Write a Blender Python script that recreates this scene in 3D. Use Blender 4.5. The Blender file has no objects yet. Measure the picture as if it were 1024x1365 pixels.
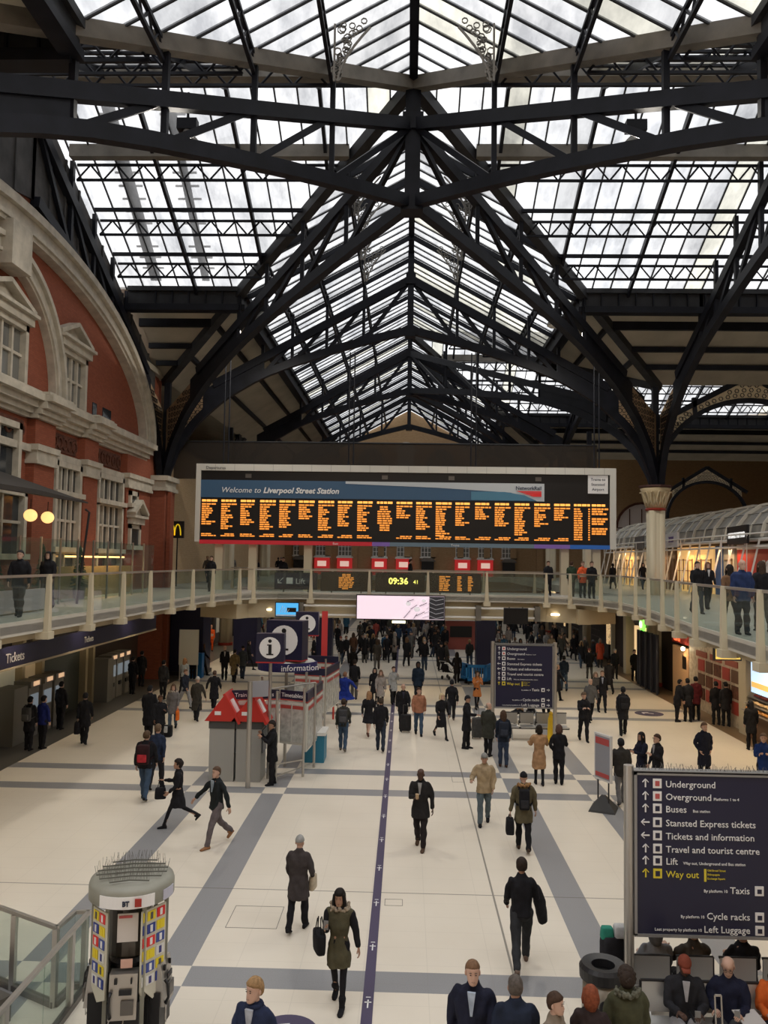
import bpy, bmesh, math, random
from mathutils import Vector, Matrix, noise
PI = math.pi
S = bpy.context.scene
COL = S.collection
# ------------------------------------------------------------------ camera
H = 6.4
yaw, pitch, roll = 0.02901292, 0.05904736, 0.01499888
fw = Vector((-math.sin(yaw)*math.cos(pitch), math.cos(yaw)*math.cos(pitch), math.sin(pitch)))
rt = fw.cross(Vector((0, 0, 1))).normalized(); up = rt.cross(fw)
r2 = rt*math.cos(roll)+up*math.sin(roll); u2 = -rt*math.sin(roll)+up*math.cos(roll)
cd = bpy.data.cameras.new('camera'); cam = bpy.data.objects.new('camera', cd); COL.objects.link(cam)
m = Matrix.Identity(4)
for i in range(3):
    m[i][0] = r2[i]; m[i][1] = u2[i]; m[i][2] = -fw[i]
m[0][3], m[1][3], m[2][3] = 0, 0, H
cam.matrix_world = m
cd.sensor_fit = 'VERTICAL'; cd.sensor_height = 24; cd.lens = 24*1100/1365
cd.clip_end = 400
S.camera = cam
# ------------------------------------------------------------------ world, lights, exposure
SKY = 2.1
w = bpy.data.worlds.new('overcast'); S.world = w; w.use_nodes = True
nt = w.node_tree; bg = nt.nodes['Background']
tc = nt.nodes.new('ShaderNodeTexCoord'); nz = nt.nodes.new('ShaderNodeTexNoise'); rp = nt.nodes.new('ShaderNodeValToRGB')
nz.inputs['Scale'].default_value = 3.0; nz.inputs['Detail'].default_value = 3
rp.color_ramp.elements[0].position = .3; rp.color_ramp.elements[0].color = (.86, .88, .91, 1)
rp.color_ramp.elements[1].position = .7; rp.color_ramp.elements[1].color = (1, .985, .97, 1)
nt.links.new(tc.outputs['Generated'], nz.inputs['Vector']); nt.links.new(nz.outputs['Fac'], rp.inputs['Fac'])
nt.links.new(rp.outputs['Color'], bg.inputs['Color']); bg.inputs['Strength'].default_value = SKY
S.view_settings.view_transform = 'Standard'; S.view_settings.look = 'None'
S.view_settings.gamma = 1; S.view_settings.exposure = 0.0
S.view_settings.use_curve_mapping = False
try:
    S.cycles.max_bounces = 6; S.cycles.transparent_max_bounces = 12; S.cycles.diffuse_bounces = 3
    S.cycles.caustics_reflective = False; S.cycles.caustics_refractive = False
    S.cycles.use_denoising = True
except Exception: pass

def area_light(x, y, z, sx, sy, power, col=(1, .85, .65), rot=(0, 0, 0)):
    l = bpy.data.lights.new('lamp_light', 'AREA'); l.shape = 'RECTANGLE'; l.size = sx; l.size_y = sy
    l.energy = power; l.color = col
    o = bpy.data.objects.new('lamp_light', l); COL.objects.link(o); o.location = (x, y, z); o.rotation_euler = rot
    return o

# ------------------------------------------------------------------ materials
MATS = {}
def mat(name, col, rough=.6, metal=0, emit=0, noise_amt=0, nscale=3, spec=.4, bump=0, bscale=40, coat=0, ecol=None):
    if name in MATS: return MATS[name]
    M = bpy.data.materials.new(name); M.use_nodes = True; n = M.node_tree; b = n.nodes['Principled BSDF']
    b.inputs['Base Color'].default_value = (*col, 1); b.inputs['Roughness'].default_value = rough
    b.inputs['Metallic'].default_value = metal; b.inputs['Specular IOR Level'].default_value = spec
    if emit:
        b.inputs['Emission Color'].default_value = (*(ecol or col), 1); b.inputs['Emission Strength'].default_value = emit
    if noise_amt or bump:
        t = n.nodes.new('ShaderNodeTexCoord')
    if noise_amt:
        z = n.nodes.new('ShaderNodeTexNoise'); z.inputs['Scale'].default_value = nscale; z.inputs['Detail'].default_value = 5
        r = n.nodes.new('ShaderNodeValToRGB')
        r.color_ramp.elements[0].position = .3; r.color_ramp.elements[1].position = .7
        r.color_ramp.elements[0].color = (*[c*(1-noise_amt) for c in col], 1)
        r.color_ramp.elements[1].color = (*[min(1, c*(1+noise_amt)) for c in col], 1)
        n.links.new(t.outputs['Object'], z.inputs['Vector']); n.links.new(z.outputs['Fac'], r.inputs['Fac'])
        n.links.new(r.outputs['Color'], b.inputs['Base Color'])
    if bump:
        z = n.nodes.new('ShaderNodeTexNoise'); z.inputs['Scale'].default_value = bscale
        bp = n.nodes.new('ShaderNodeBump'); bp.inputs['Strength'].default_value = bump; bp.inputs['Distance'].default_value = .01
        n.links.new(t.outputs['Object'], z.inputs['Vector']); n.links.new(z.outputs['Fac'], bp.inputs['Height'])
        n.links.new(bp.outputs['Normal'], b.inputs['Normal'])
    MATS[name] = M
    return M
def glass(name, tint=(.75, .85, .8), refl=.12, rough=.05, alpha=.0):
    if name in MATS: return MATS[name]
    M = bpy.data.materials.new(name); M.use_nodes = True; n = M.node_tree; n.nodes.clear()
    o = n.nodes.new('ShaderNodeOutputMaterial'); t = n.nodes.new('ShaderNodeBsdfTransparent'); g = n.nodes.new('ShaderNodeBsdfGlossy')
    mx = n.nodes.new('ShaderNodeMixShader'); mx.inputs[0].default_value = refl
    t.inputs[0].default_value = (*tint, 1); g.inputs['Roughness'].default_value = rough
    n.links.new(t.outputs[0], mx.inputs[1]); n.links.new(g.outputs[0], mx.inputs[2])
    last = mx
    if alpha:
        d = n.nodes.new('ShaderNodeBsdfDiffuse'); d.inputs[0].default_value = (.5, .55, .52, 1)
        m2 = n.nodes.new('ShaderNodeMixShader'); m2.inputs[0].default_value = alpha
        n.links.new(mx.outputs[0], m2.inputs[1]); n.links.new(d.outputs[0], m2.inputs[2]); last = m2
    n.links.new(last.outputs[0], o.inputs[0]); MATS[name] = M
    return M

def roof_glass():
    M = bpy.data.materials.new('roof_glass'); M.use_nodes = True; n = M.node_tree; n.nodes.clear()
    L = n.links.new
    o = n.nodes.new('ShaderNodeOutputMaterial'); t = n.nodes.new('ShaderNodeBsdfTransparent'); d = n.nodes.new('ShaderNodeBsdfTranslucent')
    mx = n.nodes.new('ShaderNodeMixShader'); mx.inputs[0].default_value = .3
    at = n.nodes.new('ShaderNodeAttribute'); at.attribute_name = 'pane'
    tc = n.nodes.new('ShaderNodeTexCoord'); nz = n.nodes.new('ShaderNodeTexNoise'); nz.inputs['Scale'].default_value = .45
    nz.inputs['Detail'].default_value = 5; nz.inputs['Roughness'].default_value = .65
    r = n.nodes.new('ShaderNodeValToRGB')
    e = r.color_ramp.elements; e[0].position = .32; e[0].color = (.36, .365, .38, 1); e[1].position = .6; e[1].color = (.74, .74, .745, 1)
    mp = n.nodes.new('ShaderNodeMapping'); mp.inputs['Scale'].default_value = (1.6, .55, 1)
    mu = n.nodes.new('ShaderNodeMixRGB'); mu.blend_type = 'MULTIPLY'; mu.inputs[0].default_value = 1
    L(tc.outputs['Object'], mp.inputs['Vector']); L(mp.outputs['Vector'], nz.inputs['Vector']); L(nz.outputs['Fac'], r.inputs['Fac'])
    L(r.outputs['Color'], mu.inputs[1]); L(at.outputs['Color'], mu.inputs[2])
    L(mu.outputs[0], t.inputs[0]); L(mu.outputs[0], d.inputs[0])
    L(t.outputs[0], mx.inputs[1]); L(d.outputs[0], mx.inputs[2]); L(mx.outputs[0], o.inputs[0])
    return M
ROOFGLASS = roof_glass()

def floor_mat():
    M = bpy.data.materials.new('terrazzo'); M.use_nodes = True; n = M.node_tree; b = n.nodes['Principled BSDF']; L = n.links.new
    g = n.nodes.new('ShaderNodeNewGeometry'); sx = n.nodes.new('ShaderNodeSeparateXYZ'); L(g.outputs['Position'], sx.inputs[0])
    def math_(op, a, b_=None, c=None):
        k = n.nodes.new('ShaderNodeMath'); k.operation = op
        for i, v in enumerate((a, b_, c)):
            if v is None: continue
            if isinstance(v, (int, float)): k.inputs[i].default_value = v
            else: L(v, k.inputs[i])
        return k.outputs[0]
    X, Y = sx.outputs[0], sx.outputs[1]
    def band(v, c, hw): return math_('COMPARE', v, c, hw)
    gx = None
    for c in (-5.7, -3.6, 3.2, 5.4):
        k = band(X, c, .3); gx = k if gx is None else math_('MAXIMUM', gx, k)
    gy = None
    for c in (1.5, 3.7, 12.97, 23.2, 25.35, 34.9, 37.1, 43.25, 45.6, 54, 56.1, 64.8, 66.9, 75.6, 77.6):
        k = band(Y, c, .31 if c < 30 else .28); gy = k if gy is None else math_('MAXIMUM', gy, k)
    # chequered at crossings: cross bands swap to cream where two stripes meet, as in the photo
    x_or = math_('ABSOLUTE', math_('SUBTRACT', gx, gy))
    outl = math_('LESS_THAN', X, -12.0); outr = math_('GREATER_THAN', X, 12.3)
    gray = math_('MAXIMUM', x_or, 0)
    # slab joints
    def joint(v, p, o, wdt):
        f = math_('FRACT', math_('DIVIDE', math_('ADD', v, o), p)); return math_('LESS_THAN', math_('MULTIPLY', math_('ABSOLUTE', math_('SUBTRACT', f, .5)), p), wdt)
    j = math_('MAXIMUM', joint(X, 1.0, 0.1, .006), joint(Y, .6, 0, .006))
    big = math_('MAXIMUM', band(X, 1.74, .018), band(Y, 16.35, .016))
    nz = n.nodes.new('ShaderNodeTexNoise'); nz.inputs['Scale'].default_value = .6; nz.inputs['Detail'].default_value = 6
    L(g.outputs['Position'], nz.inputs['Vector'])
    n2 = n.nodes.new('ShaderNodeTexNoise'); n2.inputs['Scale'].default_value = 60; n2.inputs['Detail'].default_value = 2
    L(g.outputs['Position'], n2.inputs['Vector'])
    def mix(f, a, c, mode='MIX'):
        k = n.nodes.new('ShaderNodeMixRGB'); k.blend_type = mode
        for i, v in ((0, f), (1, a), (2, c)):
            if isinstance(v, (int, float)): k.inputs[i].default_value = v
            elif isinstance(v, tuple): k.inputs[i].default_value = (*v, 1)
            else: L(v, k.inputs[i])
        return k.outputs[0]
    cream = mix(nz.outputs['Fac'], (.64, .58, .485), (.76, .70, .60))
    grey = mix(n2.outputs['Fac'], (.20, .205, .215), (.30, .30, .31))
    c = mix(gray, cream, grey)
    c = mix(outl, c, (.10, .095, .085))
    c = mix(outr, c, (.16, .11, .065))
    c = mix(math_('MULTIPLY', j, .13), c, (.2, .18, .16))
    c = mix(math_('MULTIPLY', big, .75), c, (.1, .09, .08))
    L(c, b.inputs['Base Color']); b.inputs['Roughness'].default_value = .38; b.inputs['Specular IOR Level'].default_value = .35
    return M

def brick_mat(name, c1, c2, mortar, sc=1.0):
    M = bpy.data.materials.new(name); M.use_nodes = True; n = M.node_tree; b = n.nodes['Principled BSDF']; L = n.links.new
    g = n.nodes.new('ShaderNodeNewGeometry'); s = n.nodes.new('ShaderNodeSeparateXYZ'); a = n.nodes.new('ShaderNodeMath'); a.operation = 'ADD'
    cb = n.nodes.new('ShaderNodeCombineXYZ'); br = n.nodes.new('ShaderNodeTexBrick')
    L(g.outputs['Position'], s.inputs[0]); L(s.outputs[0], a.inputs[0]); L(s.outputs[1], a.inputs[1]); L(a.outputs[0], cb.inputs[0]); L(s.outputs[2], cb.inputs[1])
    L(cb.outputs[0], br.inputs['Vector']); br.inputs['Scale'].default_value = 1
    br.inputs['Brick Width'].default_value = .23*sc; br.inputs['Row Height'].default_value = .075*sc; br.inputs['Mortar Size'].default_value = .006*sc
    br.inputs['Color1'].default_value = (*c1, 1); br.inputs['Color2'].default_value = (*c2, 1); br.inputs['Mortar'].default_value = (*mortar, 1)
    L(br.outputs['Color'], b.inputs['Base Color']); b.inputs['Roughness'].default_value = .85
    return M
IRON = mat('painted_iron', (.008, .009, .014), .5, spec=.22, noise_amt=.4, nscale=1.5)
IRON2 = mat('grey_iron', (.026, .027, .03), .55, spec=.25, noise_amt=.3, nscale=2)
BEIGEIRON = mat('dusty_beam', (.17, .155, .13), .6, noise_amt=.25, nscale=1.5)
SOFFIT = mat('ribbed_soffit', (.42, .38, .30), .8, noise_amt=.12, nscale=.8)
CREAM = mat('cream_paint', (.62, .55, .40), .45)
WHITEP = mat('white_paint', (.78, .77, .74), .45)
STONE = mat('white_stone', (.47, .43, .355), .75, noise_amt=.18, nscale=2.5)
REDB = brick_mat('red_brick', (.235, .058, .026), (.28, .075, .035), (.17, .06, .035))
TANB = brick_mat('tan_brick', (.36, .22, .11), (.42, .27, .14), (.25, .18, .1))
TERRA = mat('terracotta_relief', (.10, .035, .02), .8, noise_amt=.4, nscale=6, bump=1, bscale=12)
STEEL = mat('brushed_steel', (.5, .48, .45), .35, .85)
DSTEEL = mat('dark_steel', (.16, .15, .14), .4, .7)
BLACK = mat('black_plastic', (.012, .012, .014), .4)
NAVY = mat('navy_sign', (.016, .016, .045), .35)
WHITE = mat('white_print', (.82, .82, .82), .5)
BALGLASS = glass('balustrade_glass', (.80, .86, .83), .06, .02, .03)
SCRGLASS = glass('screen_glass', (.8, .88, .85), .05, .02, .03)

# ------------------------------------------------------------------ mesh builder
class MB:
    def __init__(s): s.v = []; s.f = []
    def add(s, v, f):
        n = len(s.v); s.v += [tuple(p) for p in v]; s.f += [tuple(i+n for i in q) for q in f]; return s
    def box(s, x0, x1, y0, y1, z0, z1):
        return s.add([(x, y, z) for z in (z0, z1) for y in (y0, y1) for x in (x0, x1)],
                     [(0, 2, 3, 1), (4, 5, 7, 6), (0, 1, 5, 4), (2, 6, 7, 3), (0, 4, 6, 2), (1, 3, 7, 5)])
    def cbox(s, c, d, rz=0):
        co, si = math.cos(rz), math.sin(rz); v = []
        for dz in (-.5, .5):
            for dy in (-.5, .5):
                for dx in (-.5, .5):
                    a, b = dx*d[0], dy*d[1]; v.append((c[0]+a*co-b*si, c[1]+a*si+b*co, c[2]+dz*d[2]))
        return s.add(v, [(0, 2, 3, 1), (4, 5, 7, 6), (0, 1, 5, 4), (2, 6, 7, 3), (0, 4, 6, 2), (1, 3, 7, 5)])
    def beam(s, a, b, w, h, upv=(0, 0, 1)):
        a, b = Vector(a), Vector(b); d = (b-a)
        if d.length < 1e-6: return s
        d.normalize(); U = Vector(upv)
        if abs(d.dot(U)) > .98: U = Vector((0, 1, 0)) if abs(d.y) < .9 else Vector((1, 0, 0))
        R = d.cross(U).normalized(); U = R.cross(d)
        v = [p+R*(i*w/2)+U*(j*h/2) for p in (a, b) for i, j in ((-1, -1), (1, -1), (1, 1), (-1, 1))]
        return s.add(v, [(0, 1, 2, 3), (7, 6, 5, 4), (0, 4, 5, 1), (1, 5, 6, 2), (2, 6, 7, 3), (3, 7, 4, 0)])
    def path(s, pts, w, h, upv=(0, 0, 1)):
        pts = [Vector(p) for p in pts]; rings = []
        for i, p in enumerate(pts):
            d = (pts[min(i+1, len(pts)-1)]-pts[max(i-1, 0)]).normalized(); U = Vector(upv)
            if abs(d.dot(U)) > .995: U = Vector((0, 1, 0))
            R = d.cross(U).normalized(); U = R.cross(d)
            rings.append([p+R*(a*w/2)+U*(b*h/2) for a, b in ((-1, -1), (1, -1), (1, 1), (-1, 1))])
        return s.rings(rings)
    def rings(s, rings, cap=True, closed=False):
        n = len(rings[0]); v = [p for r in rings for p in r]; f = []
        m_ = len(rings)
        for i in range(m_ if closed else m_-1):
            for j in range(n):
                a = i*n+j; b = i*n+(j+1) % n; k = (i+1) % m_
                f.append((a, b, k*n+(j+1) % n, k*n+j))
        if cap and not closed: f.append(tuple(range(n-1, -1, -1))); f.append(tuple(range((m_-1)*n, m_*n)))
        return s.add(v, f)
    def tube(s, pts, r, n=8):
        pts = [Vector(p) for p in pts]; rs = r if isinstance(r, (list, tuple)) else [r]*len(pts); rings = []
        U = None
        for i, p in enumerate(pts):
            d = (pts[min(i+1, len(pts)-1)]-pts[max(i-1, 0)]).normalized()
            if U is None or abs(U.dot(d)) > .95: U = Vector((0, 0, 1)) if abs(d.z) < .9 else Vector((0, 1, 0))
            R = d.cross(U).normalized(); U = R.cross(d).normalized()
            rings.append([p+(R*math.cos(a)+U*math.sin(a))*rs[i] for a in [2*PI*k/n for k in range(n)]])
        return s.rings(rings)
    def lathe(s, c, prof, n=16, sx=1, sy=1):
        return s.rings([[(c[0]+r*sx*math.cos(2*PI*k/n), c[1]+r*sy*math.sin(2*PI*k/n), c[2]+z) for k in range(n)] for r, z in prof])
    def ball(s, c, rx, ry=None, rz=None, n=10):
        ry = ry or rx; rz = rz or rx
        return s.rings([[(c[0]+rx*math.sin(t)*math.cos(2*PI*k/n), c[1]+ry*math.sin(t)*math.sin(2*PI*k/n), c[2]-rz*math.cos(t)) for k in range(n)]
                        for t in [PI*(i+.12)/(n-1+.24) for i in range(n)]])
    def prism(s, poly, h, axis='z', o=0):
        n = len(poly)
        def P(a, b, c): return {'z': (a, b, c), 'x': (c, a, b), 'y': (a, c, b)}[axis]
        v = [P(a, b, o) for a, b in poly]+[P(a, b, o+h) for a, b in poly]
        return s.add(v, [tuple(range(n-1, -1, -1)), tuple(range(n, 2*n))]+[(i, (i+1) % n, n+(i+1) % n, n+i) for i in range(n)])
    def build(s, name, mt, parent=None, smooth=False, fix=True):
        me = bpy.data.meshes.new(name); me.from_pydata(s.v, [], s.f)
        if fix:
            bm = bmesh.new(); bm.from_mesh(me); bmesh.ops.recalc_face_normals(bm, faces=bm.faces); bm.to_mesh(me); bm.free()
        me.materials.append(mt)
        if smooth: me.polygons.foreach_set('use_smooth', [True]*len(me.polygons))
        o = bpy.data.objects.new(name, me); COL.objects.link(o)
        if parent: o.parent = parent
        return o
def tag(o, label=None, cat=None, group=None, kind=None):
    if label: o['label'] = label
    if cat: o['category'] = cat
    if group: o['group'] = group
    if kind: o['kind'] = kind
    return o
def thing(name, label, cat, loc=(0, 0, 0), rz=0, group=None):
    o = bpy.data.objects.new(name, None); COL.objects.link(o); o.location = loc; o.rotation_euler = (0, 0, rz)
    return tag(o, label, cat, group)
def struct(name, b, mt, parent=None, **k):
    o = b.build(name, mt, parent, **k)
    if parent is None: o['kind'] = 'structure'
    return o
def text(body, size, loc, mt, parent, name='lettering', rot=(PI/2, 0, 0), align='LEFT', shear=0, ext=.004, sx=1.0, bold=0):
    c = bpy.data.curves.new('t', 'FONT'); c.body = body; c.size = size; c.align_x = align; c.extrude = ext; c.shear = shear
    c.offset = bold; c.resolution_u = 2
    o = bpy.data.objects.new('t', c); COL.objects.link(o)
    dg = bpy.context.evaluated_depsgraph_get(); me = bpy.data.meshes.new_from_object(o.evaluated_get(dg))
    bpy.data.objects.remove(o); bpy.data.curves.remove(c)
    me.materials.clear(); me.materials.append(mt)
    q = bpy.data.objects.new(name, me); COL.objects.link(q); q.location = loc; q.rotation_euler = rot; q.scale = (sx, 1, 1)
    if parent: q.parent = parent
    return q

# ------------------------------------------------------------------ roof geometry
XC, DC, YC, ZR, DZ = 13.6, 28.7, 45.0, 23.7, 7.5
L = YC-DC; TG = .6
rnd = random.Random(5)
def roof_z_n(x): return ZR-DZ*abs(x)/XC
def roof_z_t(y, c): return ZR-DZ*abs(y-c)/L
class Glaze:
    """strips of panes with a colour per pane"""
    def __init__(s): s.v = []; s.f = []; s.c = []; s.bars = MB()
    def strip(s, a0, a1, b0, b1, bar=True):
        a0, a1, b0, b1 = map(Vector, (a0, a1, b0, b1)); n = 4
        base = rnd.random(); tone = rnd.uniform(.9, 1) if base < .78 else rnd.uniform(.62, .85)
        warm = rnd.random() < .12
        for i in range(n):
            q = [a0.lerp(a1, i/n), b0.lerp(b1, i/n), b0.lerp(b1, (i+1)/n), a0.lerp(a1, (i+1)/n)]
            k = len(s.v); s.v += [tuple(p) for p in q]; s.f.append((k, k+1, k+2, k+3))
            t = tone*rnd.uniform(.9, 1); s.c.append((t, t*(.97 if warm else 1), t*(.84 if warm else 1), 1))
        if bar and (a1-a0).length > .1: s.bars.beam(a0, a1, .055, .09)
    def build(s, name):
        me = bpy.data.meshes.new(name); me.from_pydata(s.v, [], s.f); me.materials.append(ROOFGLASS)
        at = me.color_attributes.new('pane', 'FLOAT_COLOR', 'CORNER')
        k = 0
        for p, c in zip(me.polygons, s.c):
            for li in p.loop_indices: at.data[li].color = c
        o = bpy.data.objects.new(name, me); COL.objects.link(o); o['kind'] = 'structure'
        s.bars.build('glazing_bars', IRON2, o, fix=False)
        return o
def xlim(y, sgn):
    """how far out the nave glass runs at y on side sgn, (between the valleys)"""
    lim = XC*TG
    lim = min(lim, XC*abs(y-DC)/L)
    if sgn > 0: lim = min(lim, XC*abs(y-61.3)/L)
    return lim
STEP = .815
for sgn, nm in ((-1, 'left'), (1, 'right')):
    G = Glaze(); y = 12.4
    ys = []
    k = 0
    while y < 94.1:
        ys.append(y); y += STEP
    for a, b in zip(ys, ys[1:]):
        xa, xb = xlim(a, sgn), xlim(b, sgn)
        if xa < .02 and xb < .02: continue
        G.strip((0, a, ZR), (sgn*xa, a, roof_z_n(xa)), (0, b, ZR), (sgn*xb, b, roof_z_n(xb)))
    G.build('ceiling_nave_glazing')
for c, sgn in ((DC, -1), (DC, 1), (61.3, 1)):
    for ns in (-1, 1):
        G = Glaze(); x = 0
        xe = 14.5 if sgn < 0 else 42
        while x < xe-.3:
            x1 = x+.85
            v0, v1 = min(TG*L, x*L/XC), min(TG*L, x1*L/XC)
            G.strip((sgn*x, c, ZR), (sgn*x, c+ns*v0, roof_z_t(c+v0, c)), (sgn*x1, c, ZR), (sgn*x1, c+ns*v1, roof_z_t(c+v1, c)))
            x = x1
        G.build('ceiling_transept_glazing')
# solid lower slopes, ribbed cream soffit
def solid_nave(sgn, y0, y1, name='ceiling_soffit'):
    pass
def slab_poly(pts, name='ceiling_soffit', mt=None, rib=None):
    b = MB(); n = len(pts); t = Vector((0, 0, .12))
    b.add([Vector(p) for p in pts]+[Vector(p)+t for p in pts], [tuple(range(n-1, -1, -1)), tuple(range(n, 2*n))]+[(i, (i+1) % n, n+(i+1) % n, n+i) for i in range(n)])
    return struct(name, b, mt or SOFFIT)
zg = ZR-DZ*TG; zv = ZR-DZ
xg = XC*TG; yg = L*TG
for c in (DC, 61.3):
    for ns in (-1, 1):
        # transept lower slopes; triangular part beside the nave, then straight to the sides
        for sgn in ((-1, 1) if c == DC else (1,)):
            slab_poly([(sgn*xg, c+ns*yg, zg), (sgn*XC, c+ns*yg, zg), (sgn*XC, c+ns*L, zv)])
            slab_poly([(sgn*xg, c+ns*yg, zg), (sgn*XC, c+ns*L, zv), (sgn*XC, c+ns*yg*1.0, zg) if False else (sgn*XC, c+ns*L, zv), (sgn*xg, c+ns*yg, zg+.001)]) if False else None
        slab_poly([(XC, c+ns*yg, zg), (43, c+ns*yg, zg), (43, c+ns*L, zv), (XC, c+ns*L, zv)])
for sgn in (-1, 1):
    for c in (DC, 61.3):
        for ns in (-1, 1):
            if c == 61.3 and sgn < 0: continue
            slab_poly([(sgn*xg, c+ns*yg, zg), (sgn*XC, c+ns*L, zv), (sgn*xg, c+ns*L, zg)])
slab_poly([(-xg, 45, zg), (-XC, 45, zv), (-XC, 94, zv), (-xg, 94, zg)])
slab_poly([(xg, 77.6, zg), (XC, 77.6, zv), (XC, 94, zv), (xg, 94, zg)])
for ns in (-1, 1): slab_poly([(-XC+.05, DC+ns*yg, zg), (-14.5, DC+ns*yg, zg), (-14.5, DC+ns*L, zv), (-XC+.05, DC+ns*L, zv)])
slab_poly([(-XC, 45, zv), (-23, 45, zv+1.5), (-23, 94, zv+1.5), (-XC, 94, zv)])
slab_poly([(XC, 77.6, zv), (43, 77.6, zv), (43, 94, zv+6), (XC, 94, zv+6)])

# ------------------------------------------------------------------ trusses
def arch_z(t):
    P = [(0, 19.15), (.3, 18.15), (.64, 16.35), (.78, 15.1), (.88, 13.8), (.95, 12.3), (.985, 10.75)]
    for (a, za), (b, zb) in zip(P, P[1:]):
        if t <= b:
            u = (t-a)/(b-a); return za+(zb-za)*u
    return P[-1][1]
def arch_pts(n=22):
    ts = [0, .1, .2, .3, .4, .5, .58, .64, .69, .74, .78, .815, .85, .88, .905, .93, .95, .965, .978, .985]
    z = [arch_z(t) for t in ts]
    for _ in range(3): z = [z[0]]+[(z[i-1]+2*z[i]+z[i+1])/4 for i in range(1, len(z)-1)]+[z[-1]]
    return list(zip(ts, z))
ARCH = arch_pts()
def az(t):
    for (a, za), (b, zb) in zip(ARCH, ARCH[1:]):
        if t <= b: return za+(zb-za)*(t-a)/(b-a)
    return ARCH[-1][1]
LACE = mat('tracery_panel', (.36, .25, .15), .7, noise_amt=.3, nscale=3)
def truss_half(hub, colm, label, full=True, sc=1.0, group=None):
    hx, hy = hub; cx, cy = colm
    o = thing('roof_truss', label, 'roof truss', (hx, hy, 0), 0, group)
    D = Vector((cx-hx, cy-hy, 0))
    def pt(t, z): return (D.x*t, D.y*t, z)
    nrm = Vector((-D.y, D.x, 0)).normalized()
    zu = lambda t: 22.0-DZ*t
    MB().path([pt(t, z) for t, z in ARCH], .34*sc, .42*sc).build('arch_chord', IRON, o)
    MB().path([pt(t, zu(t)) for t in (0, .2, .4, .6, .72, .8)], .32*sc, .42*sc).build('upper_chord', IRON, o)
    # rafter under the glass valley / slope
    nodes = [.19, .34, .48, .6]
    prev = 0.0
    for i, t in enumerate(nodes):
        MB().beam(pt(t, az(t)), pt(t, roof_z_n(0)-DZ*t-.1), .16*sc, .2*sc).build('post', IRON, o)
        a, b_ = (prev, t)
        MB().beam(pt(a, zu(a)), pt(b_, az(b_)), .16*sc, .2*sc).build('diagonal_strut', IRON, o)
        prev = t
    # web plate where the chords run together
    ts = [.6, .66, .72, .78, .84]
    w_ = MB(); k = nrm*.06
    top = [Vector(pt(t, min(zu(t), ZR-DZ*t-.15))) for t in ts]; bot = [Vector(pt(t, az(t)+.1)) for t in ts]
    poly = top+bot[::-1]; n = len(poly)
    w_.add([p-k for p in poly]+[p+k for p in poly], [tuple(range(n-1, -1, -1)), tuple(range(n, 2*n))]+[(i, (i+1) % n, n+(i+1) % n, n+i) for i in range(n)])
    w_.build('web_plate', IRON, o)
    if full:
        # pierced tracery spandrel between the arch foot and the column shaft
        k2 = nrm*.03; tl = [.84, .87, .9, .925, .945, .96, .972, .98]
        P_ = [Vector(pt(t, zu(t)-.15)) for t in tl]+[Vector(pt(.98, 12.2))]+[Vector(pt(t, az(t)+.18)) for t in tl[::-1][1:]]; n_ = len(P_)
        MB().add([q-k2 for q in P_]+[q+k2 for q in P_], [tuple(range(n_-1, -1, -1)), tuple(range(n_, 2*n_))]+[(i, (i+1) % n_, n_+(i+1) % n_, n_+i) for i in range(n_)]).build('tracery_plate', LACE, o)
        m_ = MB(); du = D.normalized()
        for i in range(13):
            z = 11.9+i*.32
            for j in range(9):
                t = .845+j*.0165
                if az(t)+.3 < z < zu(t)-.28 and t < .975:
                    for sg in (-1, 1):
                        c = Vector(pt(t, z)); m_.path([c+nrm*sg*.04+du*(.11*math.cos(a_))+Vector((0, 0, .12*math.sin(a_))) for a_ in [2*PI*q/6 for q in range(7)]], .03, .035, nrm)
        m_.build('tracery', IRON, o, fix=False)
        edge = MB(); edge.path([pt(t, az(t)+.26) for t in (.8, .85, .9, .93, .955, .97)], .2, .05); edge.build('gilt_edge', mat('red_line', (.16, .045, .02), .6), o)
    return o
def rafter(a, b, label, name='valley_rafter', w_=.4, h_=.45, mt=None, group=None):
    A = Vector(a); o = MB().beam((0, 0, 0), Vector(b)-A, w_, h_).build(name, mt or IRON2); o.location = A
    return tag(o, label, 'roof beam', group)
sides = {-1: 'left', 1: 'right'}
for s in (-1, 1):
    truss_half((0, DC), (s*XC, YC), f'arched iron truss from the first crossing hub down to the {sides[s]} near column')
    truss_half((0, DC), (s*XC, 2*DC-YC), f'nearest arched iron truss, top {sides[s]} of the photo, running to the crossing hub', full=False)
    truss_half((0, YC), (s*XC, YC), f'{sides[s]} half of the straight iron truss spanning the nave above the departures board')
    truss_half((s*XC, DC), (s*XC, YC), f'iron side truss along the {sides[s]} edge of the first glazed crossing')
    rafter((0, DC, ZR-.2), (s*XC, YC, zv-.1), f'sloping valley beam from the first crossing to the {sides[s]} column')
    rafter((0, DC, ZR-.2), (s*XC, 2*DC-YC, zv-.1), f'sloping valley beam nearest the viewer on the {sides[s]}', mt=BEIGEIRON)
    for yy, wd in ((61.3, 'second'), (77.6, 'third')):
        truss_half((0, yy), (s*XC, yy), f'{sides[s]} half of the {wd} iron truss spanning the nave behind the departures board', full=False)
    truss_half((s*XC, 77.6), (s*XC, 61.3) if s < 0 else (s*XC, 61.4), f'far iron side truss by the {sides[s]} of the nave', full=False) if s < 0 else None
truss_half((0, 61.3), (XC, 77.6), 'far right arched truss under the second glazed crossing', full=False)
truss_half((0, 61.3), (XC, 45), 'right arched truss between the near column and the second crossing', full=False)
truss_half((XC, 61.3), (XC, 45), 'side truss behind the right column under the second crossing', full=False)
truss_half((XC, 61.3), (XC, 77.6), 'far side truss on the right under the second crossing', full=False)
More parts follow.
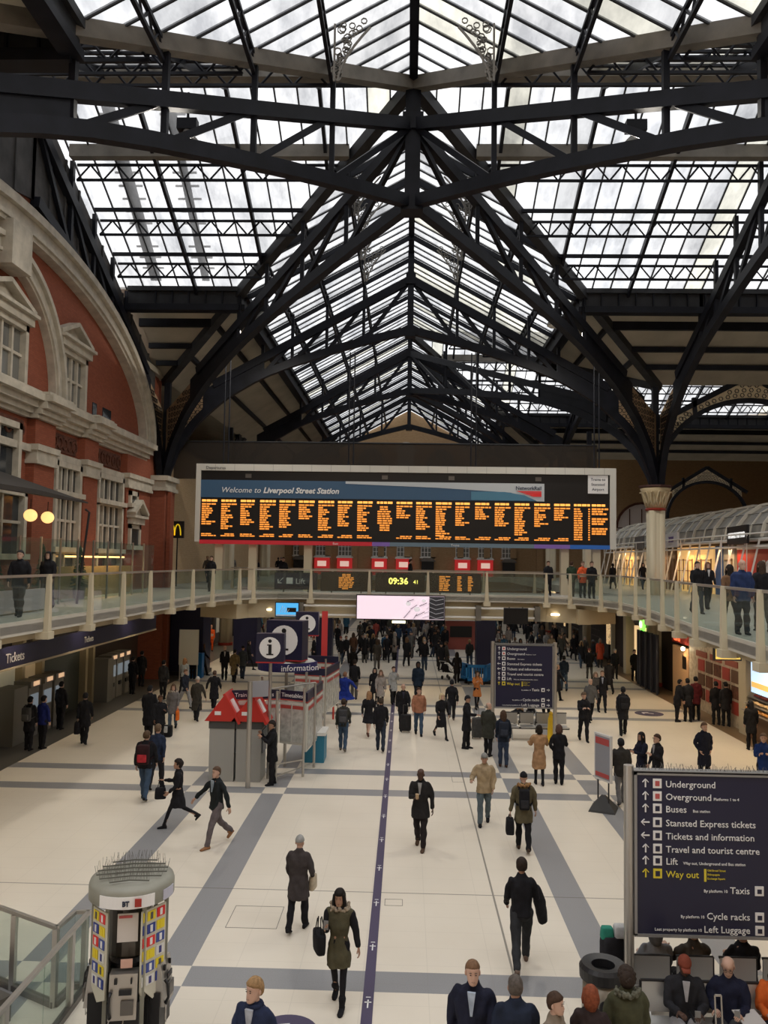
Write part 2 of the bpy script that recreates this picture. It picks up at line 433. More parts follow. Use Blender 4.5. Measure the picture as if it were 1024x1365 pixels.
rafter((0, 61.3, ZR-.2), (XC, 77.6, zv-.1), 'valley beam at the far side of the second crossing')
rafter((0, 61.3, ZR-.2), (XC, 45, zv-.1), 'valley beam at the near side of the second crossing')
for yy, nm in ((DC, 'first'), (45, 'second'), (61.3, 'third'), (77.6, 'fourth')):
    o = thing('king_post', f'hanging iron post at the ridge, {nm} from the viewer', 'roof post', (0, yy, 0), 0)
    ww = .27 if yy == DC else .17
    MB().box(-ww, ww, -ww, ww, 19.0, 23.6).build('shaft', IRON, o)
    MB().box(-ww-.12, ww+.12, -ww-.12, ww+.12, 18.75, 19.3).build('hub_plate', IRON, o)
    MB().box(-ww-.1, ww+.1, -ww-.1, ww+.1, 21.7, 22.3).build('hub_plate', IRON, o)
rafter((0, 12.4, ZR-.1), (0, 94, ZR-.1), 'long ridge beam along the top of the glazed nave roof', 'ridge_purlin', .3, .3, IRON)
for s in (-1, 1):
    rafter((0, DC, ZR-.1), (s*(13.6 if s < 0 else 42), DC, ZR-.1), f'ridge beam of the first crossing roof on the {sides[s]}', 'ridge_purlin', .25, .3, IRON)
def lattice(a, b, depth, label, group, n=None, chord=.11, mt=None):
    A, B = Vector(a), Vector(b); ln = (B-A).length; n = n or max(2, int(ln/(depth*1.6)))
    o = thing('lattice_purlin', label, 'roof purlin', A, 0, group); D = B-A; dn = Vector((0, 0, -depth))
    mt = mt or IRON
    MB().beam((0, 0, 0), D, chord, chord).build('top_chord', mt, o); MB().beam(dn, D+dn, chord, chord).build('bottom_chord', mt, o)
    k = MB()
    for i in range(n):
        p, q, r_ = D*(i/n), D*((i+.5)/n), D*((i+1)/n)
        k.beam(p+dn, q, .055, .055, (1, 1, 0)); k.beam(q, r_+dn, .055, .055, (1, 1, 0))
    k.build('lacing', mt, o, fix=False)
    return o
# along-nave lattice purlins and their continuation near the viewer
for s in (-1, 1):
    for x, nm in ((2.62, 'uppermost'), (4.65, 'middle'), (6.6, 'lower')):
        ys = DC+x*L/XC
        z = roof_z_n(x)-.12
        if s < 0:
            lattice((s*x, ys, z), (s*x, 94, z), .5, f'{nm} lattice purlin along the left slope of the nave roof', 'nave lattice purlins')
        else:
            lattice((s*x, ys, z), (s*x, 61.3-x*L/XC, z), .5, f'{nm} lattice purlin on the right nave slope before the second crossing', 'nave lattice purlins')
            lattice((s*x, 61.3+x*L/XC, z), (s*x, 94, z), .5, f'{nm} lattice purlin on the far right nave slope', 'nave lattice purlins')
        lattice((s*x, 12.4, z), (s*x, DC-x*L/XC, z), .5, f'{nm} lattice purlin on the {sides[s]} slope right above the viewer', 'nave lattice purlins')
# across-transept purlins
for c, sl in ((DC, (-1, 1)), (61.3, (1,))):
    for s in sl:
        xe = 13.5 if s < 0 else 42
        cn = 'first' if c == DC else 'second'
        for ns, fn in ((1, 'far'), (-1, 'near')):
            for off, nm in ((3.3, 'top'), (5.9, 'middle'), (8.2, 'bottom')):
                x0 = off*XC/L; z = roof_z_t(c+off, c)-.05
                lattice((s*x0, c+ns*off, z), (s*xe, c+ns*off, z), .62, f'{nm} lattice purlin on the {fn} slope of the {cn} crossing, {sides[s]} side', 'crossing lattice purlins', chord=.09)
                p = rafter((s*x0*.9, c+ns*(off-.65), z+.3-.1), (s*xe, c+ns*(off-.65), z+.2), f'{"broad pale" if off == 3.3 else "plain"} beam above the {nm} purlin, {fn} slope, {cn} crossing, {sides[s]}', 'cross_girder', .38 if off == 3.3 else .13, .5 if off == 3.3 else .14, BEIGEIRON if off == 3.3 else IRON)
            # main rafters down the slope
            x = 3.4 if True else 0; k = 0
            while x < (13.5 if s < 0 else 36):
                v = min(yg, x*L/XC)
                if abs(x-13.6) > .5:
                    k += 1
                    rafter((s*x, c, ZR-.25), (s*x, c+ns*v, roof_z_t(c+v, c)-.2), f'rafter number {k} outward from the ridge hub on the {fn} slope, {cn} crossing, {sides[s]}', 'rafter', .13, .26, IRON, 'crossing rafters')
                x += 3.4
            # gutter walkway box at the foot of the glass
            g = thing('gutter_walkway', f'iron gutter walkway at the foot of the {fn} glass of the {cn} crossing, {sides[s]}', 'walkway', (s*xg, c+ns*yg, zg), 0)
            ln = xe-xg
            MB().box(min(0, s*ln), max(0, s*ln), -.25, .25, -.12, .1).build('top_rail', IRON2, g)
            MB().box(min(0, s*ln), max(0, s*ln), -.1, .1, -.75, -.12).build('side_plate', IRON2, g)
            MB().box(min(0, s*ln), max(0, s*ln), -.25, .3, -1.05, -.75).build('bottom_girder', IRON, g)
            k = MB()
            for i in range(int(ln/.8)):
                k.box(s*i*.8-.03, s*i*.8+.03, -.2, .2, -.75, -.1)
            k.build('bracket_row', IRON, g, fix=False)
            if ns == 1:
                for tt in (.72, .82, .9):
                    xa = xg+(XC-xg)*(tt-TG)/(1-TG); yy = L*tt
                    rafter((s*xa, c+yy, ZR-DZ*tt-.15), (s*(XC if s < 0 else 42), c+yy, ZR-DZ*tt-.15), f'dark soffit beam {"nearest the glass" if tt == .72 else "midway down" if tt == .82 else "lowest above the column"}, {cn} crossing, {sides[s]}', 'soffit_joist', .22, .4 if tt == .72 else .25, IRON)
    for s in (-1, 1):
        pass
# nave side gutters
for s in (-1, 1):
    for y0, y1 in (((12.4, DC-yg), (DC+yg, 94)) if s < 0 else ((12.4, DC-yg), (DC+yg, 61.3-yg), (61.3+yg, 94))):
        g = thing('gutter_walkway', f'gutter walkway along the {sides[s]} nave glass {"near the viewer" if y0 == 12.4 else "beyond the first crossing" if y0 < 50 else "at the far end"}', 'walkway', (s*xg, y0, zg))
        MB().box(-.25, .25, 0, y1-y0, -.15, .1).build('top_rail', IRON2, g); MB().box(-.1, .1, 0, y1-y0, -.7, -.15).build('side_plate', IRON2, g)
        MB().box(-.25, .25, 0, y1-y0, -.95, -.7).build('bottom_girder', IRON, g)
    # nave rafters (down slope) and soffit beams
    y = DC+4; k = 0
    while y < 93:
        xl = xlim(y, s)
        if xl > 1.2:
            k += 1
            rafter((0, y, ZR-.25), (s*xl, y, roof_z_n(xl)-.25), f'rafter number {k} from the viewer down the {sides[s]} nave slope', 'rafter', .11, .22, IRON, 'nave rafters')
        y += 3.26
    for tt in (.72, .86):
        x = XC*tt; y0 = DC+L*tt
        rafter((s*x, y0, ZR-DZ*tt-.15), (s*x, 94 if s < 0 else 61.3-L*tt, ZR-DZ*tt-.15), f'{"upper" if tt == .72 else "lower"} soffit beam along the {sides[s]} nave eaves', 'soffit_joist', .2, .25, IRON)
# things lying above the left glass, seen through it: service gantries
for x, wd in ((-11.6, .5), (-9.2, .35)):
    a = Vector((x, DC+1.2, roof_z_t(DC+1.2, DC)+.45)); b = Vector((x-.6, DC+yg, zg+.45))
    o = MB(); o.beam(a, b, wd, .06)
    for i in range(14): q = a.lerp(b, i/14); o.beam(q+Vector((-.5, 0, .1)), q+Vector((.5, 0, .1)), .07, .07)
    struct('ceiling_service_gantry', o, BEIGEIRON)
# scrolled brackets under the nave ridge
for s in (-1, 1):
    for i, y in enumerate((23.5, 33, 35.5, 38, 41)):
        o = MB(); x0, z0 = s*2.35, roof_z_n(2.35)-.25; rr = random.Random(i)
        for j in range(30):
            v = j/30; wd = .9*(1-v)**1.6+.12; c = Vector((x0-s*wd*rr.random(), y, z0-1.6*v+.25*(1-v)*rr.random())); q = rr.uniform(.06, .12)
            o.path([c+Vector((q*math.cos(a), 0, q*math.sin(a))) for a in [2*PI*t/7 for t in range(8)]], .03, .035, (0, 1, 0))
        o.path([(x0-s*(.95*(1-v)**1.6+.1), y, z0-1.65*v) for v in (0, .15, .35, .6, .8, 1)], .06, .05, (0, 1, 0)); o.path([(x0, y, z0+.1), (x0, y, z0-1.65)], .06, .05, (0, 1, 0))
        tag(o.build('scroll_bracket', mat('grey_tracery', (.22, .21, .19), .6)), f'pierced scroll bracket under the {sides[s]} nave purlin, {["nearest the viewer", "just past the crossing", "third along", "fourth along", "furthest"][i]}', 'bracket', 'scroll brackets')

# ------------------------------------------------------------------ floodlights hung in the roof
def floodlight(x, y, z, nm, power):
    o = thing('floodlight', nm, 'lamp', (x, y, z))
    MB().lathe((0, 0, 0), [(.12, .42), (.16, .3), (.34, .12), (.4, -.06), (.38, -.1)], 16).build('lamp_shade', mat('lamp_shade', (.30, .29, .26), .4), o, smooth=True)
    MB().lathe((0, 0, 0), [(.36, -.11), (.3, -.15), (.05, -.17)], 16).build('lens', mat('lamp_lens', (.8, .8, .75), .2), o)
    MB().box(-.3, .3, -.15, .15, .42, .75).build('gear_box', IRON, o)
    MB().tube([(0, 0, .7), (0, 0, 1.6)], .04).build('hanger', IRON, o)
    area_light(x, y, z-.3, .5, .5, power, (1, .93, .82))
FL = 450
floodlight(-6.8, 24, 18.85, 'dome floodlight hanging under the near left truss', FL)
floodlight(6.62, 24, 18.8, 'dome floodlight hanging under the near right truss', FL)
floodlight(-7.32, 40, 18.2, 'dome floodlight by the left valley beam above the board', FL)
floodlight(7.08, 40, 18.1, 'dome floodlight by the right valley beam above the board', FL)
# ------------------------------------------------------------------ floor
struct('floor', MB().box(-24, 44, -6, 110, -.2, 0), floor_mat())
# ------------------------------------------------------------------ left brick hall, wall plane x = WX facing +x
WX = -13.8
wl = MB(); wl.prism([(6, 4.8), (43.3, 4.8), (43.3, 16.4), (DC, ZR-.35), (12.4, 16.2), (6, 16.2)], .6, 'x', WX-.6)
pg_ = MB(); ts_ = [i/24 for i in range(24)]
for sg_ in (-1, 1):
    lo = [(DC+sg_*L*t, az(t)+.1) for t in ts_ if t < .93]; hi = [(DC+sg_*L*t, ZR-.4-DZ*t) for t in ts_ if t < .93]
    pg_.prism(lo+hi[::-1], .08, 'x', WX)
    for t in ts_[::2]:
        if t < .9: pg_.box(WX+.08, WX+.14, DC+sg_*L*t-.06, DC+sg_*L*t+.06, az(t)+.1, ZR-.4-DZ*t)
struct('wall_left_gable', pg_, mat('dusky_panel', (.055, .052, .05), .7, noise_amt=.5, nscale=1.2))
struct('wall_left', wl, REDB)
struct('wall_left', MB().box(-16, -13.9, 43, 45.4, 10.8, 17.5), REDB)
struct('ceiling_left', MB().box(-24, -13.62, 40, 45.1, 16.3, 16.6), SOFFIT)
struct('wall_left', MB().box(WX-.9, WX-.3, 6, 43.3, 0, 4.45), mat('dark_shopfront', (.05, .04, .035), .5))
def ell(cy, z0, a, b, t): return (cy+a*math.cos(t), z0+b*math.sin(t))
def arch_ring(cy, z0, a, b, w_, x0, x1, name, n=40):
    m_ = MB(); rings = []
    for i in range(n+1):
        t = PI*i/n; yo, zo = ell(cy, z0, a, b, t); yi, zi = ell(cy, z0, a-w_, b-w_, t)
        rings.append([(x0, yo, zo), (x1, yo, zo), (x1, yi, zi), (x0, yi, zi)])
    m_.rings(rings); return struct(name, m_, STONE)
arch_ring(28.2, 12.2, 14.5, 6.5, 1.2, WX, WX+.42, 'trim_1'); arch_ring(28.2, 12.2, 14.3, 6.3, .3, WX, WX+.62, 'trim_1'); arch_ring(28.2, 12.2, 13.6, 5.6, .15, WX, WX+.52, 'trim_1')
arch_ring(26.7, 12.3, 5.0, 4.9, .85, WX, WX+.3, 'trim_2'); arch_ring(26.7, 12.3, 4.9, 4.8, .18, WX, WX+.45, 'trim_2'); arch_ring(26.7, 12.3, 4.35, 4.25, .12, WX, WX+.38, 'trim_2')
struct('trim_2', MB().box(WX, WX+.7, 26.2, 27.6, 16.0, 17.5), STONE)
k = MB()
for z0, z1, d in ((11.35, 11.5, .18), (11.5, 11.7, .32), (11.7, 11.95, .5), (11.95, 12.2, .72), (12.2, 12.3, .6)):
    k.box(WX, WX+d, 8, 42.4, z0, z1)
    for a, b in ((29.0, 31.1), (33.7, 35.5), (18.3, 20.3)): k.box(WX, WX+d+.3, a, b, z0, z1-.01)
struct('trim_3', k, STONE)
for i, (a, b) in enumerate(((29.2, 30.9), (33.8, 35.3), (39.0, 42.6), (22.5, 24.2), (17, 18.6))):
    struct('wall_left_pilaster', MB().box(WX, WX+.32, a, b, 4.8, 11.34), REDB)
    c = MB(); c.box(WX, WX+.5, a-.1, b+.1, 10.2, 10.42).box(WX, WX+.42, a-.04, b+.04, 9.85, 10.2).box(WX, WX+.46, a-.07, b+.07, 9.72, 9.85)
    struct('trim_4', c, STONE)
struct('trim_5', MB().box(WX, WX+.22, 8, 42.6, 10.12, 10.38), STONE)
for a, b in ((31.0, 33.7), (35.4, 38.9), (24.5, 29)):
    o = MB().box(WX, WX+.05, a+.15, b-.15, 10.5, 11.2)
    for i in range(5):
        yc = a+.4+(b-a-.8)*i/4; c = Vector((WX+.07, yc, 10.85))
        o.path([c+Vector((0, .22*math.cos(t), .22*math.sin(t))) for t in [2*PI*j/10 for j in range(11)]], .08, .06, (1, 0, 0))
    struct('trim_6', o, TERRA)
WINGLASS = mat('dark_window', (.03, .035, .04), .08, spec=.8)
WINGLASS2 = mat('curtained_window', (.16, .16, .15), .15, spec=.8)
wn = [0]
def window(y0, y1, z0, z1, cols, rows, ped=0, gl=None, lo=None, d=.28):
    wn[0] += 1; nm = f'window_{wn[0]}'
    f = MB(); t = .22
    f.box(WX, WX+d, y0, y0+t, z0, z1).box(WX, WX+d, y1-t, y1, z0, z1).box(WX, WX+d, y0, y1, z1-t, z1).box(WX, WX+d+.12, y0-.12, y1+.12, z0-.15, z0+.05)
    for i in range(1, cols):
        yc = y0+t+(y1-y0-2*t)*i/cols; f.box(WX, WX+.17, yc-.06, yc+.06, z0, z1)
    for i in range(1, rows):
        zc = z0+(z1-z0)*(i/rows if rows < 3 else i/rows); f.box(WX, WX+.15, y0, y1, zc-.05, zc+.05)
    if ped:
        f.box(WX, WX+d+.15, y0-.1, y1+.1, z1, z1+.3); f.box(WX, WX+d+.3, y0-.22, y1+.22, z1+.3, z1+.42)
        m_ = (y0+y1)/2
        f.beam((WX+.22, y0-.22, z1+.5), (WX+.22, m_, z1+1.15), .44, .16); f.beam((WX+.22, y1+.22, z1+.5), (WX+.22, m_, z1+1.15), .44, .16)
        f.prism([(y0-.1, z1+.42), (y1+.1, z1+.42), (m_, z1+1.1)], .12, 'x', WX)
    o = struct(nm, f, STONE)
    MB().box(WX+.02, WX+.06, y0+.1, y1-.1, z0+.05, z1-.1).build('window_pane', gl or WINGLASS, o)
    return o
window(25.1, 28.5, 12.3, 14.5, 4, 2, 1, WINGLASS2); window(31.15, 33.9, 12.3, 14.6, 4, 2, 1, WINGLASS2); window(19.5, 22.2, 12.3, 14.6, 4, 2, 1, WINGLASS2)
window(31.2, 33.75, 8.9, 10.1, 4, 1); window(35.6, 38.85, 8.9, 10.1, 4, 1); window(31.2, 33.75, 6.7, 8.9, 4, 2); window(35.6, 38.85, 6.7, 8.9, 4, 2)
window(24.4, 28.3, 8.9, 11.0, 3, 1); window(24.4, 28.9, 6.4, 8.7, 3, 2)
window(31.2, 33.75, 4.85, 6.7, 2, 1); window(35.6, 38.85, 4.85, 6.7, 2, 1)
WX += .32
window(39.3, 40.5, 8.95, 9.6, 1, 1, d=.12); window(39.4, 41.0, 6.9, 8.0, 1, 1, 1, d=.12)
WX -= .32
for a, b in ((35.2, 35.65), (36.4, 37.4)):
    struct('window_slot', MB().box(WX, WX+.04, a, b, 12.45, 13.1), WINGLASS); struct('trim_7', MB().box(WX, WX+.15, a-.1, b+.1, 12.33, 12.43), STONE)
# brick pier carrying the left fan of ribs
p = thing('brick_pier', 'tall red brick pier with stone capital left of the departures board', 'pier', (-13.7, 44.4, 0))
MB().box(-.85, .75, -.95, .9, 0, 9.95).build('shaft', REDB, p)
MB().box(-1.0, .9, -1.1, 1.05, 9.95, 10.15).box(-.9, .8, -1, .95, 10.15, 10.5).box(-1.05, .95, -1.15, 1.1, 10.5, 10.75).build('capital', STONE, p)
MB().box(.78, .98, -.6, -.3, 0, 9.9).build('downpipe', REDB, p)
def fan_column(x, y, label, mats, z1=9.3, r=.42):
    p = thing('fan_column', label, 'column', (x, y, 0))
    s_ = MB(); s_.lathe((0, 0, 0), [(r, 0), (r, z1)], 20)
    for i in range(4): a = PI/4+i*PI/2; s_.lathe((r*.72*math.cos(a), r*.72*math.sin(a), 0), [(r*.55, 0), (r*.55, z1)], 12)
    s_.build('shaft', mats, p, smooth=True)
    MB().lathe((0, 0, 0), [(r*1.3, 0), (r*1.3, .2)], 20).lathe((0, 0, z1), [(r*1.2, 0), (r*1.35, .08), (r*1.2, .14)], 24).build('neck_ring', mat('red_paint', (.30, .035, .02), .5), p)
    MB().lathe((0, 0, z1+.1), [(r*1.15, 0), (r*1.25, .4), (r*1.6, .8), (r*1.95, 1.1)], 24).build('capital', mat('capital_cream', (.5, .40, .24), .6), p, smooth=True)
    lf = MB()
    for i in range(12):
        a = 2*PI*i/12; d = Vector((math.cos(a), math.sin(a), 0)); q = Vector((-d.y, d.x, 0))
        for sgn in (-1, 1):
            lf.tube([d*r*1.2+Vector((0, 0, z1+.2)), d*r*1.35+q*sgn*.11+Vector((0, 0, z1+.55)), d*r*1.75+q*sgn*.03+Vector((0, 0, z1+1.0)), d*r*2.05+Vector((0, 0, z1+.98))], [.03, .06, .045, .02], 6)
    lf.build('leaf_ring', mat('capital_leaf', (.62, .52, .34), .5), p, smooth=True)
    MB().lathe((0, 0, z1+1.2), [(r*1.9, 0), (r*2.15, .08), (r*2.15, .16)], 8).build('abacus', mat('abacus_dark', (.07, .03, .025), .6), p)
    return p
fan_column(13.35, 44.8, 'cream clustered column with painted leaf capital right of the departures board', CREAM)
for x, y, l in ((24.3, 77.6, 'dark iron column far back on the right, nearer the nave'), (31.5, 77.6, 'dark iron column far back at the right edge'), (-13.4, 77.6, 'distant column on the left of the far nave'), (13.4, 77.6, 'distant column on the right of the far nave'), (13.4, 61.3, 'middle column on the right behind the glazed shop canopy'), (-13.4, 61.3, 'middle column on the left behind the departures board'), (23.6, 45, 'column carrying the outer end of the ornate side arch')):
    fan_column(x, y, l, CREAM if y > 46 and x > -14 and x < 14 else IRON)
# column shafts between capital and valley
for s in (-1, 1):
    for y in (45, 61.3, 77.6):
        tag(MB().box(s*13.35-.16, s*13.35+.16, y-.35, y-.05, 10.7, 16.2).build('column_stub', IRON), f'slim iron post rising from the {sides[s]} {"near" if y == 45 else "middle" if y < 70 else "far"} column head', 'post')
# ornate low arches of the right aisle
LACE2 = mat('backlit_tracery', (.82, .70, .48), .6)  # light coming through from behind is put into this lighter plate colour
def ornate_arch(cx, y, half, zs, label):
    o = thing('tracery_arch', label, 'arch', (cx, y, 0))
    rise = 4.6*half/5; a1 = [(half*math.cos(t), zs+rise*math.sin(t)) for t in [PI*i/24 for i in range(25)]]
    MB().path([(a, 0, z) for a, z in a1], .25, .28, (0, 1, 0)).build('arch_rib', IRON, o)
    top = zs+rise+1.35
    MB().beam((-half, 0, zs+rise*.72), (0, 0, top), .25, .3).beam((half, 0, zs+rise*.72), (0, 0, top), .25, .3).build('upper_rib', IRON, o)
    T_ = [PI*(.17+.66*i/16) for i in range(17)]
    def topz(ax): return top-(top-(zs+rise*.72))*abs(ax)/half
    lo = [(half*math.cos(t), zs+rise*math.sin(t)+.1) for t in T_]; hi = [(a, max(topz(a)-.1, z+.05)) for a, z in lo]
    MB().prism(lo+hi[::-1], .06, 'y', .02).build('tracery_plate', LACE2, o)
    m_ = MB()
    for i in range(25):
        t = PI*(.2+.6*i/24); ax, z0_ = half*math.cos(t), zs+rise*math.sin(t)+.3
        for j in range(6):
            z = z0_+j*.27
            if z < topz(ax)-.25: m_.path([Vector((ax+(j % 2)*.1, -.02, z))+Vector((.11*math.cos(u), 0, .11*math.sin(u))) for u in [2*PI*q/6 for q in range(7)]], .03, .04, (0, 1, 0))
    m_.build('tracery', IRON2, o, fix=False)
    bk = MB()
    for t in (PI*.3, PI*.7): bk.beam((half*math.cos(t), 0, zs+rise*math.sin(t)-.1), (half*1.02*math.cos(t), 0, zs+rise*math.sin(t)+1.0), .2, .25)
    bk.build('divider', IRON, o)
ornate_arch(18.5, 45, 5.0, 10.8, 'iron arch with pierced tracery coloured as backlit springing right from the near column')
ornate_arch(27.9, 77.6, 3.7, 10.8, 'distant iron arch with pierced tracery coloured as backlit far right')
# ------------------------------------------------------------------ end and side walls
ew = MB(); ew.prism([(-24, 0), (44, 0), (44, 24), (24, 22.5), (13.6, 16.6), (0, ZR), (-13.6, 16.4), (-24, 19)], .5, 'y', 94)
struct('wall_end', ew, TANB)
struct('wall_side_left', MB().box(-23.6, -23, 43, 94, 0, 18), TANB)
struct('wall_side_right', MB().box(43, 43.6, 0, 94, 0, 24), TANB)
struct('wall_left_return', MB().box(-23, -14.6, 44, 44.4, 4.8, 16), TANB)
struct('wall_left_beyond', MB().box(-14.3, -14.0, 46.4, 94, 4.8, 13), brick_mat('pale_tan_brick', (.5, .36, .2), (.55, .4, .24), (.35, .27, .17)))
def yarch(cx, cy, z0, w_, h_, name, mt, mt2, d=.15):
    n = 12; pts = [(cx-w_/2, z0), (cx+w_/2, z0)]+[(cx+w_/2*math.cos(PI*i/n), z0+h_+w_/2*math.sin(PI*i/n)) for i in range(n+1)]
    o = MB().prism(pts, d, 'y', cy-d); f = struct(name, o, mt)
    k = MB()
    for i in range(1, 4): k.box(cx-w_/2+w_*i/4-.05, cx-w_/2+w_*i/4+.05, cy-d-.08, cy-d, z0, z0+h_+w_*.4)
    for i in range(1, 4): k.box(cx-w_/2, cx+w_/2, cy-d-.08, cy-d, z0+h_*i/3-.04, z0+h_*i/3+.04)
    k.rings([[(cx+(w_/2+q)*math.cos(PI*i/n), cy-d-e, z0+h_+(w_/2+q)*math.sin(PI*i/n)) for q, e in ((0, 0), (.25, 0), (.25, .15), (0, .15))] for i in range(n+1)])
    k.build('window_bars', mt2, f)
yarch(-.3, 94, 17.2, 1.9, 1.6, 'window_gable', mat('pale_louvre', (.55, .52, .46), .7), STONE)
yarch(-4.3, 94, 15.5, 3.0, 2.2, 'window_gable', WINGLASS2, TANB); yarch(3.7, 94, 15.5, 3.0, 2.2, 'window_gable', WINGLASS2, TANB)
yarch(-6.8, 94, 14.5, 2.2, 1.8, 'window_gable', WINGLASS2, TANB); yarch(6.2, 94, 14.5, 2.2, 1.8, 'window_gable', WINGLASS2, TANB)
yarch(26.4, 94, 9.5, 5.4, 1.0, 'window_side', mat('lit_window', (.75, .68, .66), .3), TERRA)
k = MB().box(-13.6, 13.6, 93.6, 94, 14.2, 14.5).box(-24, 20, 93.5, 94, 9.2, 9.5)
for x in range(-24, 18, 3): k.box(x-.35, x+.35, 93.7, 94, 4.8, 9.2)
struct('trim_8', k, TANB)
REDAW = mat('red_shop', (.55, .02, .02), .5, emit=.35, ecol=(.7, .04, .04))
for i, px in enumerate((289, 320, 355, 400, 430, 460, 506, 538, 570, 616, 646, 677)):
    x = (px-543)*94/1100
    f = MB().box(x-.75, x+.75, 93.85, 93.98, 6.9, 9.0)
    o = struct(f'window_{20+i}', f, WINGLASS2)
    b_ = MB()
    for q in range(5): b_.box(x-.78+q*.37, x-.70+q*.37, 93.78, 93.86, 6.9, 9.0)
    for q in range(5): b_.box(x-.78, x+.78, 93.78, 93.86, 6.9+q*.5, 6.96+q*.5)
    b_.box(x-.9, x+.9, 93.7, 93.9, 6.75, 6.9); b_.build('window_bars', WHITEP, o)
    if i >= 4 and i != 11 and i != 8:
        s_ = thing('shop_hatch', f'small red lit shop hatch under the end wall window, {["", "", "", "", "first", "second", "third", "fourth", "", "fifth", "sixth"][i]} from the left', 'kiosk', (x, 93.6, 4.8), 0, 'red shop hatches')
        MB().box(-.85, .85, -.35, .35, 0, 1.85).build('booth', REDAW, s_)
        MB().box(-.5, .5, -.4, -.34, .9, 1.5).build('serving_window', mat('hatch_light', (.9, .6, .5), .4, emit=.6), s_)
        MB().box(-.95, .95, -.5, .4, 1.85, 2.0).build('canopy_lintel', WHITEP, s_)
    else:
        s_ = thing('doorway_canopy', f'dark doorway hood below the end wall, {["first", "second", "third", "fourth", "", "", "", "", "fifth", "", "", "sixth"][i]} from the left', 'doorway', (x, 93.6, 4.8))
        MB().box(-.7, .7, -.1, .35, 0, 1.6).build('opening', BLACK, s_); MB().prism([(-.9, 1.6), (.9, 1.6), (.5, 2.0), (-.5, 2.0)], .6, 'y', -.3).build('hood', DSTEEL, s_)

# ------------------------------------------------------------------ mezzanine
inner = [(-9.2, 8), (-9.0, 14), (-8.9, 18), (-8.7, 22), (-8.55, 27), (-8.45, 31), (-8.2, 34.2), (-7.7, 36.3), (-7.0, 37.6), (-6.0, 38.2), (-4.9, 38.4),
         (0, 38.5), (4.9, 38.4), (6.3, 38.2), (7.4, 37.5), (8.1, 36.2), (8.5, 34), (8.4, 30), (7.9, 25.5), (7.3, 21.2), (6.9, 16.5), (6.6, 12), (6.5, 8)]
def slab(poly, z0, z1, name, mt):
    bm = bmesh.new(); vs = [bm.verts.new((x, y, z0)) for x, y in poly]; f = bm.faces.new(vs)
    g = bmesh.ops.extrude_face_region(bm, geom=[f]); bmesh.ops.translate(bm, vec=(0, 0, z1-z0), verts=[v for v in g['geom'] if isinstance(v, bmesh.types.BMVert)])
    bmesh.ops.recalc_face_normals(bm, faces=bm.faces); bmesh.ops.triangulate(bm, faces=bm.faces)
    me = bpy.data.meshes.new(name); bm.to_mesh(me); bm.free(); me.materials.append(mt)
    o = bpy.data.objects.new(name, me); COL.objects.link(o); o['kind'] = 'structure'; return o
out_l = [(-WX*-1, 8)]
TILE = mat('mezzanine_tile', (.42, .40, .36), .4, noise_amt=.1)
FASC = mat('fascia_cream', (.56, .53, .46), .5); UNDER = mat('soffit_beige', (.50, .42, .28), .7)
ring = inner+[(30, 8), (30, 44.5), (9, 44.5), (-9, 44.5), (-13.8, 44.5), (-13.8, 8)]
slab(ring, 4.62, 4.8, 'floor_mezzanine', TILE)
def offset(poly, d):
    o = []
    for i, p in enumerate(poly):
        a = Vector(poly[max(0, i-1)]); b = Vector(poly[min(len(poly)-1, i+1)]); t = (b-a).normalized(); o.append((p[0]-t.y*d, p[1]+t.x*d))
    return o
in2 = offset(inner, .35)
slab(in2+[(30, 8), (30, 44.2), (-13.8, 44.2), (-13.8, 8)], 4.36, 4.62, 'ceiling_mezzanine_beam', UNDER)
slab([(-7.6, 36.9)]+[q for q in in2 if q[1] > 37.2]+[(7.6, 36.9), (9.5, 38), (9.5, 44.2), (-9.5, 44.2), (-9.5, 38)], 3.7, 4.36, 'ceiling_bridge_beam', UNDER)
slab(inner+offset(inner, .08)[::-1], 4.56, 4.88, 'trim_fascia', FASC)
slab([(-23, 44.5), (-9.5, 44.5), (-9.5, 90), (11, 90), (11, 44.5), (30, 44.5), (42, 60), (42, 94), (-23, 94)], 4.3, 4.8, 'floor_mezzanine_far', TILE)
